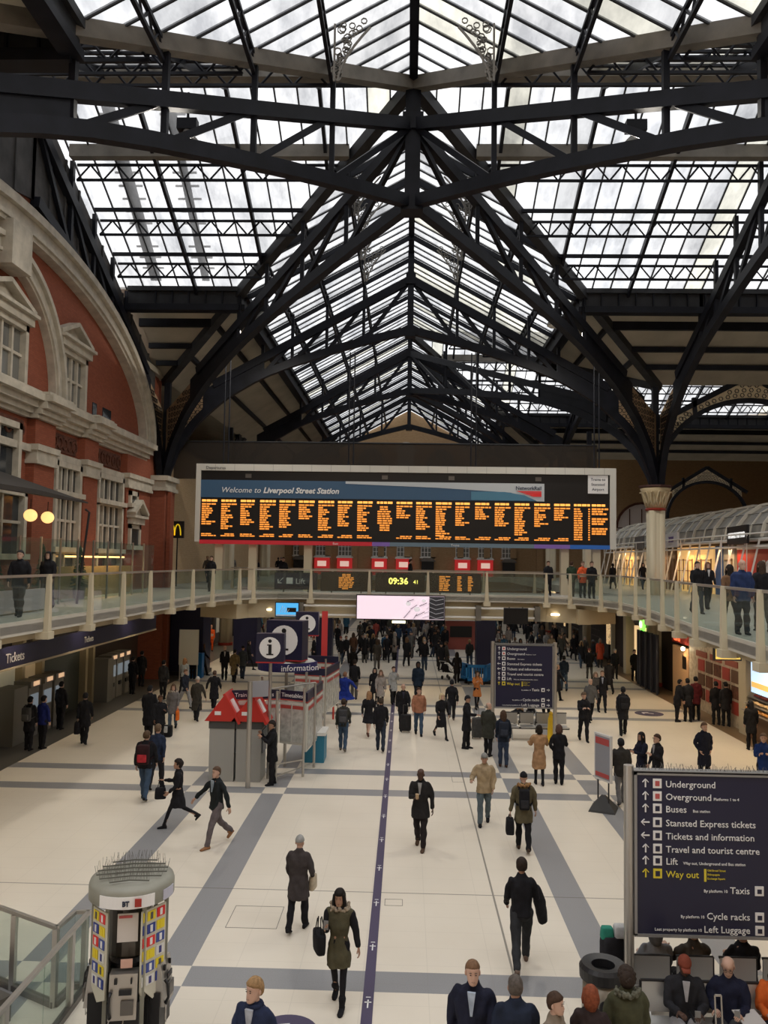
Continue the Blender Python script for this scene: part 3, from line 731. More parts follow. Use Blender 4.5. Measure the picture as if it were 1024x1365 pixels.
# balustrades
def resample(pl, step):
    P = [Vector((x, y, 0)) for x, y in pl]; out = [P[0]]; acc = 0
    for a, b in zip(P, P[1:]):
        l_ = (b-a).length; d = step-acc
        while d <= l_: out.append(a+(b-a)*(d/l_)); d += step
        acc = l_-(d-step)
    return out
def balustrade(pl, step, label, phase=None):
    o = thing('balustrade', label, 'railing'); pts = resample(pl, step)
    fine = resample(pl, .4)
    MB().path([(p.x, p.y, 5.92) for p in fine]+[(pl[-1][0], pl[-1][1], 5.92)], .07, .06).build('handrail', STEEL, o)
    for i, p in enumerate(pts):
        q = pts[min(i+1, len(pts)-1)]-pts[max(i-1, 0)]; t = q.normalized(); n_ = Vector((-t.y, t.x, 0))
        m_ = MB(); ofs = -n_*.06
        m_.rings([[p+ofs+t*a*w_+n_*b*d_+Vector((0, 0, z)) for a, b in ((-1, -1), (1, -1), (1, 1), (-1, 1))] for z, w_, d_ in ((4.5, .1, .06), (4.9, .085, .06), (5.95, .04, .05))])
        m_.box(p.x-.16, p.x+.16, p.y-.16, p.y+.16, 4.38, 4.56)
        m_.build('post', CREAM, o)
        if i < len(pts)-1:
            a, b = p, pts[i+1]; t = (b-a).normalized(); a = a+t*.06; b = b-t*.06; n_ = Vector((-t.y, t.x, 0))*.012
            MB().add([a-n_+Vector((0, 0, 4.9)), b-n_+Vector((0, 0, 4.9)), b+n_+Vector((0, 0, 4.9)), a+n_+Vector((0, 0, 4.9)), a-n_+Vector((0, 0, 5.88)), b-n_+Vector((0, 0, 5.88)), b+n_+Vector((0, 0, 5.88)), a+n_+Vector((0, 0, 5.88))],
                     [(0, 1, 2, 3), (4, 5, 6, 7), (0, 1, 5, 4), (1, 2, 6, 5), (2, 3, 7, 6), (3, 0, 4, 7)]).build('glass_pane', BALGLASS, o)
    return o
balustrade(inner[:9], 2.4, 'glass balustrade with cream tapered posts along the left balcony edge')
balustrade(inner[8:15], 2.72, 'straight glass balustrade along the bridge below the departures board')
balustrade(inner[14:], 2.4, 'glass balustrade with cream posts sweeping along the right balcony edge')
# bridge back rail
balustrade([(9.5, 44.3), (-9.5, 44.3)], 2.7, 'rear glass balustrade of the bridge behind the departures board supports')
# white conduit rails along bridge beam
for z, l in ((4.28, 'upper'), (3.86, 'lower')):
    tag(MB().tube([(-6, 38.35, z), (6, 38.35, z)], .05).build('conduit', WHITEP), f'{l} white conduit running along the bridge beam', 'pipe')
for i, x in enumerate((-4.9, -2.2, .5, 3.3, 6)):
    tag(MB().box(x-.12, x+.12, 38.15, 38.7, 3.72, 4.4).build('bridge_bracket', BEIGEIRON), f'pale bracket under the bridge edge, {["first", "second", "third", "fourth", "fifth"][i]} from the left', 'bracket', 'bridge brackets')
# strip lamps under the corner soffits
for x, y in ((-7.0, 38.35), (7.2, 38.2)):
    for k in (-.3, .45):
        o = tag(MB().box(x+k-.28, x+k+.28, y-.04, y+.04, 4.02, 4.1).build('strip_lamp', mat('warm_strip', (1, .85, .6), .4, emit=6)), f'small warm strip lamp, {"left" if k < 0 else "right"} of the pair in the {"left" if x < 0 else "right"} bridge corner', 'lamp')
        area_light(x+k, y-.2, 3.6, .5, .1, 12, (1, .75, .45))
# light under the mezzanines: recessed downlights
DL = mat('downlight_lens', (1, .85, .6), .4, emit=8)
i = 0
for x, y0, y1, st, pw in ((-11, 14, 44, 5, 24), (11, 14, 44, 5, 60), (0, 41, 42, 5, 60), (14, 48, 90, 7, 90), (-12, 48, 90, 7, 60)):
    y = y0
    while y < y1:
        i += 1; z = (3.66 if abs(x) < 1 else 4.31) if y < 44 else 4.26
        tag(MB().lathe((x, y, z), [(.14, 0), (.14, .05)], 12).build('downlight', DL), f'round recessed downlight in the soffit over the {"left" if x < -1 else "right" if x > 1 else "bridge"} passage', 'lamp', f'{"left" if x < -1 else "right" if x > 1 else "bridge"} passage downlights')
        area_light(x, y, z-.05, .25, .25, pw, (1, .8, .55)); y += st

# near end of the hall behind the viewer
struct('wall_near', MB().box(-24, 44, -7, -6.5, 0, 24), TANB)
# ------------------------------------------------------------------ departures board
AMB = mat('amber_led', (.3, .1, .01), .5, emit=1.5, ecol=(1, .42, .08)); AMBD = mat('amber_led_dim', (.25, .08, .01), .5, emit=1.0, ecol=(1, .33, .05))
BOARDBLK = mat('board_black', (.012, .012, .013), .35)
bd = thing('departures_board', 'wide black departures board with amber columns hanging over the bridge', 'departure board', (0, 42, 0))
bl, br_, bt, bb = -10.88, 10.5, 11.24, 7.24
MB().box(bl+.22, br_-.26, -.05, .35, bb, bt-.3).build('black_panel', BOARDBLK, bd)
f = MB().box(bl, br_, -.16, .4, bt-.34, bt).box(bl, bl+.24, -.16, .4, bb, bt-.34).box(br_-.3, br_, -.16, .4, bb-.1, bt-.34)
f.build('frame', mat('pale_panel', (.62, .61, .56), .5), bd)
k = MB()
for i in range(1, 22): k.box(bl+i*.99-.008, bl+i*.99+.008, -.166, -.158, bt-.34, bt)
k.build('frame_joint', mat('joint_grey', (.3, .3, .28), .6), bd)
MB().box(bl+.24, 6.9, -.08, -.05, 9.52, 10.42).build('header_band', mat('header_blue', (.035, .075, .13), .4, emit=.12, ecol=(.06, .14, .25)), bd)
sw = MB().prism([(-3.2, 10.42), (6.9, 10.42), (6.9, 9.52), (6.55, 9.52), (5.2, 9.95), (1.5, 10.15), (-3.2, 10.3)], .02, 'y', -.1); sw.build('header_swoosh', mat('swoosh_grey', (.45, .48, .5), .5, emit=.1), bd)
MB().prism([(3.2, 9.98), (4.9, 9.98), (5.9, 9.82), (6.5, 9.55), (3.2, 9.55)], .01, 'y', -.11).build('header_wave', mat('wave_blue', (.07, .19, .28), .4, emit=.1), bd)
text('Welcome to', .40, (-9.6, -.1, 9.78), WHITE, bd, shear=.25)
text('Liverpool Street Station', .40, (-7.42, -.1, 9.78), WHITE, bd, shear=.25, bold=.012)
text('NetworkRail', .25, (5.45, -.13, 10.1), mat('dark_letter', (.03, .04, .07), .5), bd, bold=.006)
k = MB()
for i in range(3): k.prism([(5.5+.3*i, 10.03-.1*i), (6.75, 10.03-.07*i), (6.75, 9.97-.11*i), (5.75+.3*i, 9.95-.1*i)], .02, 'y', -.13)
k.build('rail_logo_stripes', mat('logo_red', (.6, .03, .03), .5, emit=.2), bd)
text('Departures', .22, (bl+.5, -.17, bt-.27), mat('dark_letter2', (.1, .1, .1), .5), bd)
MB().box(9.1, 10.1, -.12, -.05, 9.95, 10.88).build('notice_panel', WHITE, bd)
for i, s_ in enumerate(('Trains to', 'Stansted', 'Airport')): text(s_, .2, (9.6, -.125, 10.6-i*.25), mat('dark_letter', (0, 0, 0)), bd, align='CENTER')
for x in (-8.2, -1.2, 2.2, 6.6): MB().box(x-.15, x+.15, -.09, -.05, 10.55, 10.75).build('camera_dome', DSTEEL, bd)
for a, b, nm, c in ((bl+.24, -1.8, 'red_strip', (.45, .02, .03)), (-1.8, -.9, 'purple_strip', (.16, .09, .3)), (-.9, 6.4, 'slate_strip', (.10, .14, .17)), (6.4, 8.2, 'purple_strip', (.16, .09, .3)), (8.2, 10.2, 'blue_strip', (.02, .10, .35))):
    MB().box(a, b, -.1, .36, bb-.1, bb+.1).build(nm, mat(nm, c, .5, emit=.25), bd)
text('East', .17, (-3.8, -.11, bb-.06), WHITE, bd); text('Trains', .17, (2.2, -.11, bb-.06), WHITE, bd)
rn = random.Random(11)
lens = [9, 11, 9, 11, 10, 6, 11, 9, 11, 0, 5, 10, 13, 8, 5, 8, 12, 8, 5]
def words_row(m_, x, z, wmax, h=.075):
    while wmax > .1:
        w_ = min(wmax, rn.uniform(.12, .3)); m_.box(x, x+w_, -.075, -.05, z, z+h)
        # notches so the row reads as dot lettering
        x += w_+.035; wmax -= w_+.035
def listing(x, n, kind=0):
    m_ = MB(); h_ = MB()
    words_row(h_, x, 9.3, .8, .11)
    if kind == 0:
        words_row(m_, x, 9.14, .8)
        for r in range(n): words_row(m_, x, 9.02-r*.112, rn.uniform(.32, .62) if r != n-2 else .7)
        words_row(m_, x+(.0 if rn.random() < .5 else .2), 7.62, .6, .06); words_row(m_, x, 7.53, .75, .06)
    if kind == 1:
        for r in range(11): w_ = (.74 if 1 < r < 8 else .5); words_row(m_, x+.4-w_/2, 9.1-r*.118, w_)
    if kind == 2:
        for r in range(14):
            words_row(m_, x, 9.12-r*.118, .42); m_.box(x+.72, x+.8, -.075, -.05, 9.12-r*.118, 9.19-r*.118)
    if kind == 3:
        for r in range(12):
            if r % 4 != 3 or r < 3: words_row(m_, x, 9.12-r*.125, rn.uniform(.6, .82), .09)
    g = thing_part('listing_column', m_, AMBD, bd); h_.build('listing_heading', AMB, g)
def thing_part(nm, b, mt, par): return b.build(nm, mt, par, fix=False)
step_ = 1.0
for i, n in enumerate(lens): listing(bl+.32+i*.998, n, 1 if i == 9 else 0)
listing(bl+.32+19*.998, 0, 2); listing(bl+.32+20*.998-.0, 0, 3) if False else listing(9.3, 0, 3)
for x in (-9.7, -7.95, 8.0, 9.6, -5.1):
    tag(MB().box(x-.2, x+.2, 42.2, 42.6, 4.8, 7.24).build('board_support', CREAM), f'cream post carrying the departures board, {"leftmost" if x < -9 else "second from the left" if x < -7 else "third from the left" if x < 0 else "second from the right" if x < 9 else "rightmost"}', 'post')
for x in (-9.6, -3.1, 3.2, 9.5):
    tag(MB().tube([(x, 42.3, 11.2), (x, 42.3, 17.2)], .035).tube([(x+.25, 42.3, 11.2), (x+.25, 42.3, 17.2)], .035).build('hanging_cable', IRON), f'pair of cables from the roof down to the departures board, {"far left" if x < -9 else "centre left" if x < 0 else "centre right" if x < 9 else "far right"}', 'cable')
NET = glass('grey_net', (.36, .33, .30), 0, .4, .22); NET.node_tree.nodes['Diffuse BSDF'].inputs[0].default_value = (.16, .14, .125, 1)
n_ = thing('net_screen', 'translucent grey netting stretched across the nave behind the top of the departures board', 'screen', (0, 46.5, 0))
MB().box(-13.4, 10.6, 0, .04, 10.9, 13.05).build('netting', NET, n_); MB().tube([(-13.4, 0, 13.05), (10.6, 0, 13.05)], .05).build('top_cable', IRON2, n_)
# small things on the bridge
def panel(name, label, cat, x0, x1, z0, z1, y, mt, d=.12, frame=None):
    o = thing(name, label, cat, ((x0+x1)/2, y, z0)); w_ = (x1-x0)/2
    hz = (-z0+4.8, 0) if z0 > 4.8 else (z1-z0, 4.4-z0)
    MB().box(-w_*.6, -w_*.6+.06, .02, .08, *hz).box(w_*.6-.06, w_*.6, .02, .08, *hz).build('bracket', DSTEEL, o)
    MB().box(-w_, w_, 0, d, 0, z1-z0).build('casing', frame or BLACK, o); MB().box(-w_+.04, w_-.04, -.01, .01, .04, z1-z0-.04).build('display', mt, o); return o, w_
SCRBLK = mat('screen_black', (.01, .01, .012), .25)
o, w_ = panel('lift_sign', 'navy Lift direction sign behind the bridge glass', 'sign', -6.3, -4.25, 4.98, 5.78, 39.2, NAVY)
text('Lift', .36, (-.02, -.02, .27), WHITE, o)
MB().box(-.45, -.15, -.03, -.01, .26, .56).build('pictogram', WHITE, o); MB().beam((-.6, -.02, .55), (-.85, -.02, .3), .02, .06, (0, 1, 0)).box(-.87, -.68, -.03, -.01, .28, .32).box(-.87, -.83, -.03, -.01, .28, .47).build('arrow', WHITE, o)
o, w_ = panel('information_display', 'amber text display left of the station clock', 'screen', -4.1, -1.65, 4.93, 5.85, 39.2, SCRBLK)
k = MB()
for r in range(10): ww = .36 if 0 < r < 8 else .2; words_row(k, -ww, .1+r*.075, ww*2, .045)
k.v = [(x, y+.045, z) for x, y, z in k.v]; k.build('listing', AMBD, o, fix=False)
o, w_ = panel('station_clock', 'digital clock panel reading 09:36 in the middle of the bridge', 'clock', -1.5, .85, 4.93, 5.85, 39.2, SCRBLK)
CLK = mat('clock_led', (1, .85, .2), .5, emit=2.5, ecol=(1, .8, .15))
text('09:36', .42, (-.55, -.03, .38), CLK, o, bold=.012); text('41', .26, (.62, -.03, .4), CLK, o)
o, w_ = panel('arrivals_display', 'amber arrivals list display right of the station clock', 'screen', 1.05, 3.5, 4.93, 5.85, 39.2, SCRBLK)
k = MB()
for r in range(9):
    words_row(k, -.75, .1+r*.08, rn.uniform(.35, .6), .05); words_row(k, .1, .1+r*.08, .22, .05); words_row(k, .6, .1+r*.08, .24, .05)
k.v = [(x, y+.045, z) for x, y, z in k.v]; k.build('listing', AMBD, o, fix=False)
PINK = mat('pink_screen', (.8, .66, .74), .4, emit=.78, ecol=(.85, .68, .78))
o, w_ = panel('advertising_screen', 'wide pink advertising screen with black and white shapes below the bridge', 'screen', -2.3, 1.75, 3.72, 4.85, 37.75, PINK, .3)
k = MB(); k.box(1.3, 1.98, -.03, -.02, .06, 1.08); k.build('artwork_dark', mat('art_dark', (.03, .03, .035), .4, emit=.1, ecol=(.1, .1, .12)), o)
k = MB()
for i in range(5): k.path([(1.0+.09*i, -.04, .12+.2*i), (1.3, -.04, .22+.2*i), (1.6, -.04, .1+.2*i), (1.95, -.04, .18+.2*i)], .02, .07, (0, 1, 0))
k.build('artwork_waves', mat('art_grey', (.4, .4, .43), .4, emit=.35), o)
k = MB()
for (a, b, c, d) in ((.15, .1, .45, .45), (.45, .5, .75, .7), (.3, .85, .6, .95), (.7, .2, 1.1, .4), (.85, .65, 1.2, .8), (.6, .08, .75, .3)): k.beam((a, -.04, b), (c, -.04, d), .02, .12, (0, 1, 0))
k.build('artwork_strokes', mat('art_black', (.02, .02, .02), .4), o)
k = MB()
for a, b, r in ((.35, .75, .13), (.75, .5, .15), (1.05, .9, .1)): k.ball((a, -.035, b), r, .01, r*.8, 8)
k.build('artwork_blobs', mat('art_white', (.75, .72, .75), .4, emit=.6), o)
tag(MB().box(-.65, -.05, 37.7, 37.9, 3.58, 3.68).build('lit_lamp', mat('lamp_yellow', (1, .9, .5), .4, emit=3)), 'small lit yellow lamp under the advertising screen', 'lamp')
o, w_ = panel('television', 'small blue television hung below the left side of the bridge', 'television', -6.0, -4.9, 3.78, 4.45, 37.7, mat('tv_blue', (.05, .3, .6), .3, emit=.9, ecol=(.08, .42, .8)))
k = MB()
for i in range(4): k.beam((-.3+.1*i, -.02, .2), (-.2+.1*i, -.02, .5-.05*i), .02, .06, (0, 1, 0))
k.box(-.5, .5, -.02, -.01, .05, .1).build('picture', WHITE, o)
k = MB().box(.0, .42, -.025, -.01, .22, .42).build('picture_dark', SCRBLK, o)
panel('television', 'blank black television hung below the right side of the bridge', 'television', 4.4, 5.5, 3.62, 4.35, 37.7, SCRBLK)
# golden arches sign
o = thing('restaurant_sign', 'small black sign with yellow double arches beside the brick pier', 'sign', (-13.05, 46, 7.5))
MB().box(-.5, .5, -.1, .05, 0, .95).build('board', BLACK, o); MB().box(-.5, -.4, -1.2, -.1, .4, .5).box(.1, .16, -.03, .03, -2.7, 0).build('bracket', BLACK, o)
k = MB()
for s_ in (-1, 1):
    k.path([(s_*.17+.17*math.cos(t), -.13, .15+.62*math.sin(t)) for t in [PI*i/12 for i in range(13)]], .05, .07, (0, 1, 0))
k.build('double_arch', mat('sign_yellow', (.9, .6, .02), .4, emit=.5), o)
# ------------------------------------------------------------------ balcony left: glass screen, canopy, lanterns
o = thing('glass_screen', 'tall glass wind screen of the cafe terrace on the left balcony', 'screen', (-11.6, 20, 4.8))
y = 0; 
while y < 17.5:
    MB().box(-.03, .03, y-.03, y+.03, 0, 2.2).build('mullion', STEEL, o)
    MB().box(-.008, .008, y+.04, y+1.42, .05, 2.15).build('pane', SCRGLASS, o); y += 1.46
MB().box(-.03, .03, 0, 17.5, .95, 1.0).build('mid_rail', STEEL, o)
o = thing('cafe_canopy', 'dark grey fabric canopy over the cafe terrace on the left balcony', 'canopy', (-12.1, 19, 8.2))
MB().add([(-1.4, 0, 1.0), (1.3, 0, .05), (1.3, 4.6, .12), (1.15, 8.9, .05), (-1.4, 7.4, 1.0), (-1.4, 0, .92), (1.3, 0, -.08), (1.3, 4.6, -.02), (1.15, 8.9, 0), (-1.4, 7.4, .92)],
         [(0, 1, 2, 3, 4), (9, 8, 7, 6, 5), (0, 1, 6, 5), (1, 2, 7, 6), (2, 3, 8, 7), (3, 4, 9, 8), (4, 0, 5, 9)]).build('fabric', mat('canopy_grey', (.035, .03, .026), .7), o)
MB().tube([(1.1, 8.8, -.2), (1.2, 8.9, -.3), (1.0, 8.6, -3.4)], .04).tube([(.9, 3, -.2), (.9, 3, -3.4)], .05).build('canopy_pole', BLACK, o)
text('BARISTA', .55, (1.35, 1.2, .0), mat('faded_letter', (.3, .29, .27), .7), o, rot=(PI/2-.35, 0, PI/2)) if False else None
for y, l in ((24.8, 'nearer'), (26.0, 'farther')):
    g = thing('globe_lantern', f'round glowing paper lantern under the cafe canopy, the {l} one', 'lantern', (-11.5, y, 7.62))
    MB().ball((0, 0, 0), .2, .2, .19, 12).build('globe', mat('globe_glow', (1, .6, .22), .4, emit=1.25, ecol=(1, .62, .22)), g, smooth=True); MB().tube([(0, 0, .18), (0, 0, .5)], .012).build('cord', BLACK, g)
    area_light(-11.5, y, 7.3, .2, .2, 10, (1, .6, .25))
tag(MB().box(-12.6, -12.5, 20, 24, 7.95, 8.02).build('strip_lamp', mat('warm_strip', (1, .8, .5), .4, emit=6)), 'warm strip lamp under the inner edge of the cafe canopy', 'lamp')
tag(MB().box(-13.2, -12.8, 30, 38, 4.8, 6.0).build('cafe_counter', mat('counter_wood', (.4, .25, .1), .4)), 'long wooden cafe counter in front of the brick wall on the balcony', 'counter')
tag(MB().box(-13.0, -12.95, 31, 37.5, 6.35, 6.42).build('strip_lamp', mat('orange_strip', (1, .45, .15), .4, emit=5)), 'thin orange strip lamp above the cafe counter', 'lamp')
area_light(-12.6, 34, 6.3, .3, 5, 40, (1, .6, .3))
tag(MB().box(-10.7, -10.6, 18, 24, 4.85, 5.45).build('lilac_banner', mat('lilac_panel', (.42, .38, .40), .5)), 'pale lilac banner panel standing on the left balcony', 'banner')
for i, y in enumerate((24.5, 27.8, 31)):
    g = thing('potted_conifer', f'dark potted conifer behind the terrace glass, {["first", "second", "third"][i]} from the viewer', 'plant', (-12.4, y, 4.8))
    MB().lathe((0, 0, 0), [(.2, 0), (.25, .45)], 12).build('pot', BLACK, g)
    k = MB(); rr = random.Random(i)
    for j in range(160):
        t = rr.random(); a = rr.uniform(0, 2*PI); r_ = .32*(1-t)+.05; k.beam((0, 0, .5+t*1.5), (r_*math.cos(a), r_*math.sin(a), .4+t*1.5), .03, .03)
    k.build('foliage', mat('conifer_green', (.03, .07, .03), .8), g, fix=False)
# ------------------------------------------------------------------ lower left: ticket hall
g = thing('fascia_sign', 'long dark navy Tickets fascia sign along the left arcade', 'sign', (-11.6, 14, 3.12))
MB().box(-.1, .05, 0, 24, 0, .6).build('sign_band', NAVY, g); MB().box(-.12, .08, 0, 24, -.06, 0).build('lower_trim', mat('trim_tan', (.35, .3, .22), .6), g)
text('Tickets', .4, (.06, 9.7, .15), mat('dim_white', (.45, .45, .45), .5), g, rot=(PI/2, 0, PI/2)); text('i', .42, (.06, 9.1, .15), mat('dim_white', (.45, .45, .45), .5), g, rot=(PI/2, 0, PI/2), shear=.2)
text('Tickets', .3, (.06, 15.5, .18), mat('dim_white', (.45, .45, .45), .5), g, rot=(PI/2, 0, PI/2))
for y0, y1, m_, l in ((26.2, 29.4, mat('poster_pale', (.5, .48, .36), .5, emit=.12), 'pale poster wall panel above the near ticket machines'), (29.6, 31.0, mat('poster_cream', (.55, .42, .24), .5, emit=.15), 'cream lit doorway panel beyond the poster'),
                      (31.2, 35.2, mat('ticket_window', (.06, .07, .06), .2), 'dark glazed ticket office window')):
    tag(MB().box(-14.08, -13.95, y0, y1, .9 if 'poster' in l else 0, 3.1).build('ticket_hall_poster', m_), l, 'panel')
for y in (26.1, 29.5, 31.1, 35.4, 36.2): tag(MB().box(-14.1, -13.7, y-.12, y+.12, 0, 3.7).build('pilaster', mat('tan_pilaster', (.38, .32, .2), .6)), 'tan pilaster of the ticket hall front on the left', 'pilaster', 'ticket hall pilasters')
def ticket_machine(y, l):
    g = thing('ticket_machine', l, 'ticket machine', (-13.45, y, 0), 0, 'ticket machines')
    MB().box(-.3, .25, -.4, .4, 0, 1.75).build('cabinet', mat('machine_grey', (.22, .21, .19), .5), g)
    MB().box(.25, .28, -.3, .3, 1.0, 1.5).build('touch_screen', mat('touch_screen', (.25, .3, .35), .3, emit=.4), g)
    MB().box(-.3, .32, -.4, .4, 1.75, 1.98).build('header', mat('machine_grey2', (.2, .19, .17), .5), g); MB().box(.32, .35, -.22, .22, 1.8, 1.95).build('lit_header', mat('machine_header', (.8, .5, .3), .4, emit=.7), g)
    MB().box(.25, .3, -.15, .15, .55, .72).build('ticket_slot', BLACK, g)
for i, y in enumerate((29.3, 30.4, 31.4, 37.2, 38.1, 39.0)): ticket_machine(y, f'ticket machine with warm lit header on the left, {["first", "second", "third", "fourth", "fifth", "last"][i]} from the viewer')
tag(MB().box(-13.8, -13.1, 27.6, 28.6, 0, 1.9).build('grey_cabinet', mat('cab_grey', (.2, .195, .175), .6)), 'tall plain grey cabinet before the near ticket machines', 'cabinet')
tag(MB().box(-13.8, -13.1, 36.3, 37.0, 0, 1.9).build('grey_cabinet', mat('cab_grey', (.2, .195, .175), .6)), 'tall plain grey cabinet before the far ticket machines', 'cabinet')
# ------------------------------------------------------------------ lower right: shops
RX = 13.2
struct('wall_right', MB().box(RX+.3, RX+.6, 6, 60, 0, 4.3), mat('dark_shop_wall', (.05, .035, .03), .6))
def shopfront(label, y0, y1, items, cat='shop'):
    g = thing('small_shop', label, cat, (RX, y0, 0))
    MB().box(0, .25, 0, y1-y0, 3.0, 3.7).build('fascia', DSTEEL, g); MB().box(0, .25, -.1, .1, 0, 3.7).build('jamb', CREAM, g)
    for nm, a, b, z0, z1, m_ in items: MB().box(-.06, .12, a, b, z0, z1).build(nm, m_, g)
    return g
WARM = mat('warm_shop_light', (.7, .5, .28), .5, emit=.75, ecol=(1, .66, .32)); WARM2 = mat('dim_shop_light', (.4, .24, .12), .5, emit=.12)
MENU = mat('menu_board', (.42, .36, .28), .5, noise_amt=.3, nscale=5); MENUR = mat('menu_red', (.30, .04, .03), .5)
g = shopfront('narrow warmly lit shop with a round green sign on the right', 45.4, 48.7, [('lit_interior', .3, 2.9, 0, 2.9, WARM)])
k = MB()
for i in range(7): k.box(-.12, -.05, .35, 1.2, .3+.38*i, .36+.38*i)
k.build('shelf', BLACK, g)
MB().ball((-.35, .2, 3.15), .08, .55, .42, 12).build('green_sign', mat('green_neon', (.25, 1, .1), .4, emit=2, ecol=(.2, 1, .08)), g, smooth=True)
MB().ball((-.45, .2, 3.15), .04, .25, .2, 10).build('sign_centre', mat('green_white', (.8, 1, .7), .4, emit=1.5), g)
g = thing('folded_shutter', 'tall dark navy concertina shutter beside the green signed shop', 'shutter', (RX-.75, 41.7, 0))
for i in range(8): MB().cbox((.1*(i % 2), i*.48, 1.45), (.08, .5, 2.9), .2 if i % 2 else -.2).build('shutter_leaf', mat('shutter_navy', (.015, .017, .03), .5), g)
g = shopfront('cosy red signed shop with a bright bulb on the right', 38.9, 41.4, [('lit_interior', .2, 2.5, 0, 2.5, WARM2), ('red_fascia', .1, 2.6, 2.65, 3.15, MENUR), ('picture_panel', .5, 1.1, 1.5, 2.1, BLACK)])
text('Cards', .4, (-.08, 2.3, 2.75), mat('red_neon', (1, .15, .05), .4, emit=2), g, rot=(PI/2, 0, -PI/2))
MB().ball((-.25, .4, 2.5), .1).build('bulb', mat('bulb_glow', (1, .8, .5), .3, emit=15), g); area_light(RX-.4, 39.5, 2.4, .2, .2, 14, (1, .7, .4))
g = shopfront('food outlet hoarding with a grid of picture menus on the right', 32.8, 38.9, [('hoarding', .1, 6.2, 0, 3.6, MENU)])
for i in range(5):
    for j in range(3): MB().box(-.1, -.06, .4+i*.95, 1.15+i*.95, .5+j*.62, 1.0+j*.62).build('menu_picture', [MENUR, TERRA, mat('menu_dark', (.1, .05, .03), .6)][(i+j) % 3], g)
for i in range(3): MB().box(-.1, -.06, .5+i*1.7, 1.8+i*1.7, 2.35, 2.6).build('menu_heading', mat('menu_maroon', (.25, .07, .05), .6), g)
for i in range(2): MB().box(-.1, -.06, 1.4+i*.6, 1.85+i*.6, 2.75, 3.4).build('black_picture', BLACK, g)
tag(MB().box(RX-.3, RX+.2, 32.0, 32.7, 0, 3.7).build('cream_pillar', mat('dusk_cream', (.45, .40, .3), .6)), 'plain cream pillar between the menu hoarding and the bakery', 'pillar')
tag(MB().box(RX-.3, RX+.2, 49.2, 49.8, 0, 4.3).build('cream_pillar', CREAM), 'plain cream pillar beyond the green signed shop', 'pillar')
g = thing('hanging_sign', 'small yellow lit hanging sign in a black frame at the right arcade', 'sign', (11.9, 31.2, 2.9))
MB().box(-.5, .5, -.08, .08, 0, .5).build('frame', BLACK, g); MB().box(-.45, .45, -.1, -.06, .06, .44).build('lit_face', mat('sign_gold', (.8, .55, .12), .4, emit=.7), g)
k = MB()
for r in range(3): 
    x = -.36
    while x < .3: ww = random.Random(int(x*100)+r).uniform(.06, .16); k.box(x, x+ww, -.115, -.1, .12+r*.1, .17+r*.1); x += ww+.04
k.build('lettering_rows', BLACK, g); MB().tube([(0, 0, .5), (0, 0, .9)], .03).build('hanger', STEEL, g)
g = thing('bakery_stall', 'bakery stall with a blue screen and heaped pastries at the right edge', 'stall', (RX-.3, 25.0, 0))
MB().box(0, .5, 0, 6.9, 0, 1.0).build('counter', mat('stall_wood', (.12, .06, .03), .5), g)
MB().box(-.3, .4, 0, 7.0, 3.0, 3.45).build('timber_fascia', mat('timber', (.35, .19, .07), .5), g); MB().box(-.34, -.28, 6.85, 7.0, 2.95, 3.5).build('lit_edge', WARM, g)
MB().box(-.05, .0, 4.6, 6.4, 1.75, 2.95).build('menu_screen', mat('sky_screen', (.45, .65, .9), .3, emit=1.0, ecol=(.5, .7, .95)), g)
MB().box(-.08, -.05, 4.7, 6.3, 1.95, 2.15).build('screen_lettering', mat('screen_gold', (.8, .5, .15), .3, emit=.7), g)
for i in range(3): MB().box(-.25+.12*i, .5, 3.5, 6.9, 1.0+.25*i, 1.04+.25*i).build('shelf', STEEL, g)
rr = random.Random(7)
for i in range(46):
    r_ = rr.uniform(.06, .1); o = MB().ball((0, 0, 0), r_, r_*1.5, r_*.7, 8).build('pastry', [mat('pastry_gold', (.55, .26, .07), .5, emit=.05), mat('pastry_pale', (.7, .5, .28), .6), mat('pastry_red', (.4, .06, .03), .5)][i % 3], None, smooth=True)
    sh = i % 3; o.location = (RX-.45+.12*sh+.08, 28.7+(i//3)*.2, 1.05+.25*sh+r_*.7); o.rotation_euler = (0, 0, rr.uniform(0, 3))
    tag(o, f'small pastry on the bakery display, {["lower", "middle", "upper"][sh]} shelf', 'pastry', f'pastries on the {["lower", "middle", "upper"][sh]} bakery shelf')
area_light(RX-.8, 29, 2.9, .3, 3, 40, (1, .7, .4), (0, .4, 0))
# dark shops under far right
for i in range(5):
    g = shopfront(f'distant dark shop front beyond the bridge on the right, {["first", "second", "third", "fourth", "fifth"][i]} in the row', 54+i*7, 60+i*7, [('dark_window', .4, 5.6, .3, 2.9, BLACK), ('lit_strip', .4+i*.3, 1.0+i*.4, 1.2, 2.7, WARM2 if i % 2 else WARM)])
    for j in range(5): MB().box(-.1, -.06, 2.6, 5.2, .5+j*.45, .56+j*.45).build('shelf_line', DSTEEL, g)
for i in range(6):
    g = thing('small_shop', f'distant dark shop front beyond the bridge on the left, {["first", "second", "third", "fourth", "fifth", "sixth"][i]} in the row', 'shop', (-14.3, 46+i*7.5, 0))
    MB().box(-.2, 0, 0, 7, 0, 4.3).build('front_wall', mat('left_shop_dark', (.04, .035, .04), .6), g); MB().box(0, .05, 1, 5.5, .8, 2.8).build('display_window', mat('left_shop_glow', (.35, .33, .28), .5, emit=.15), g)
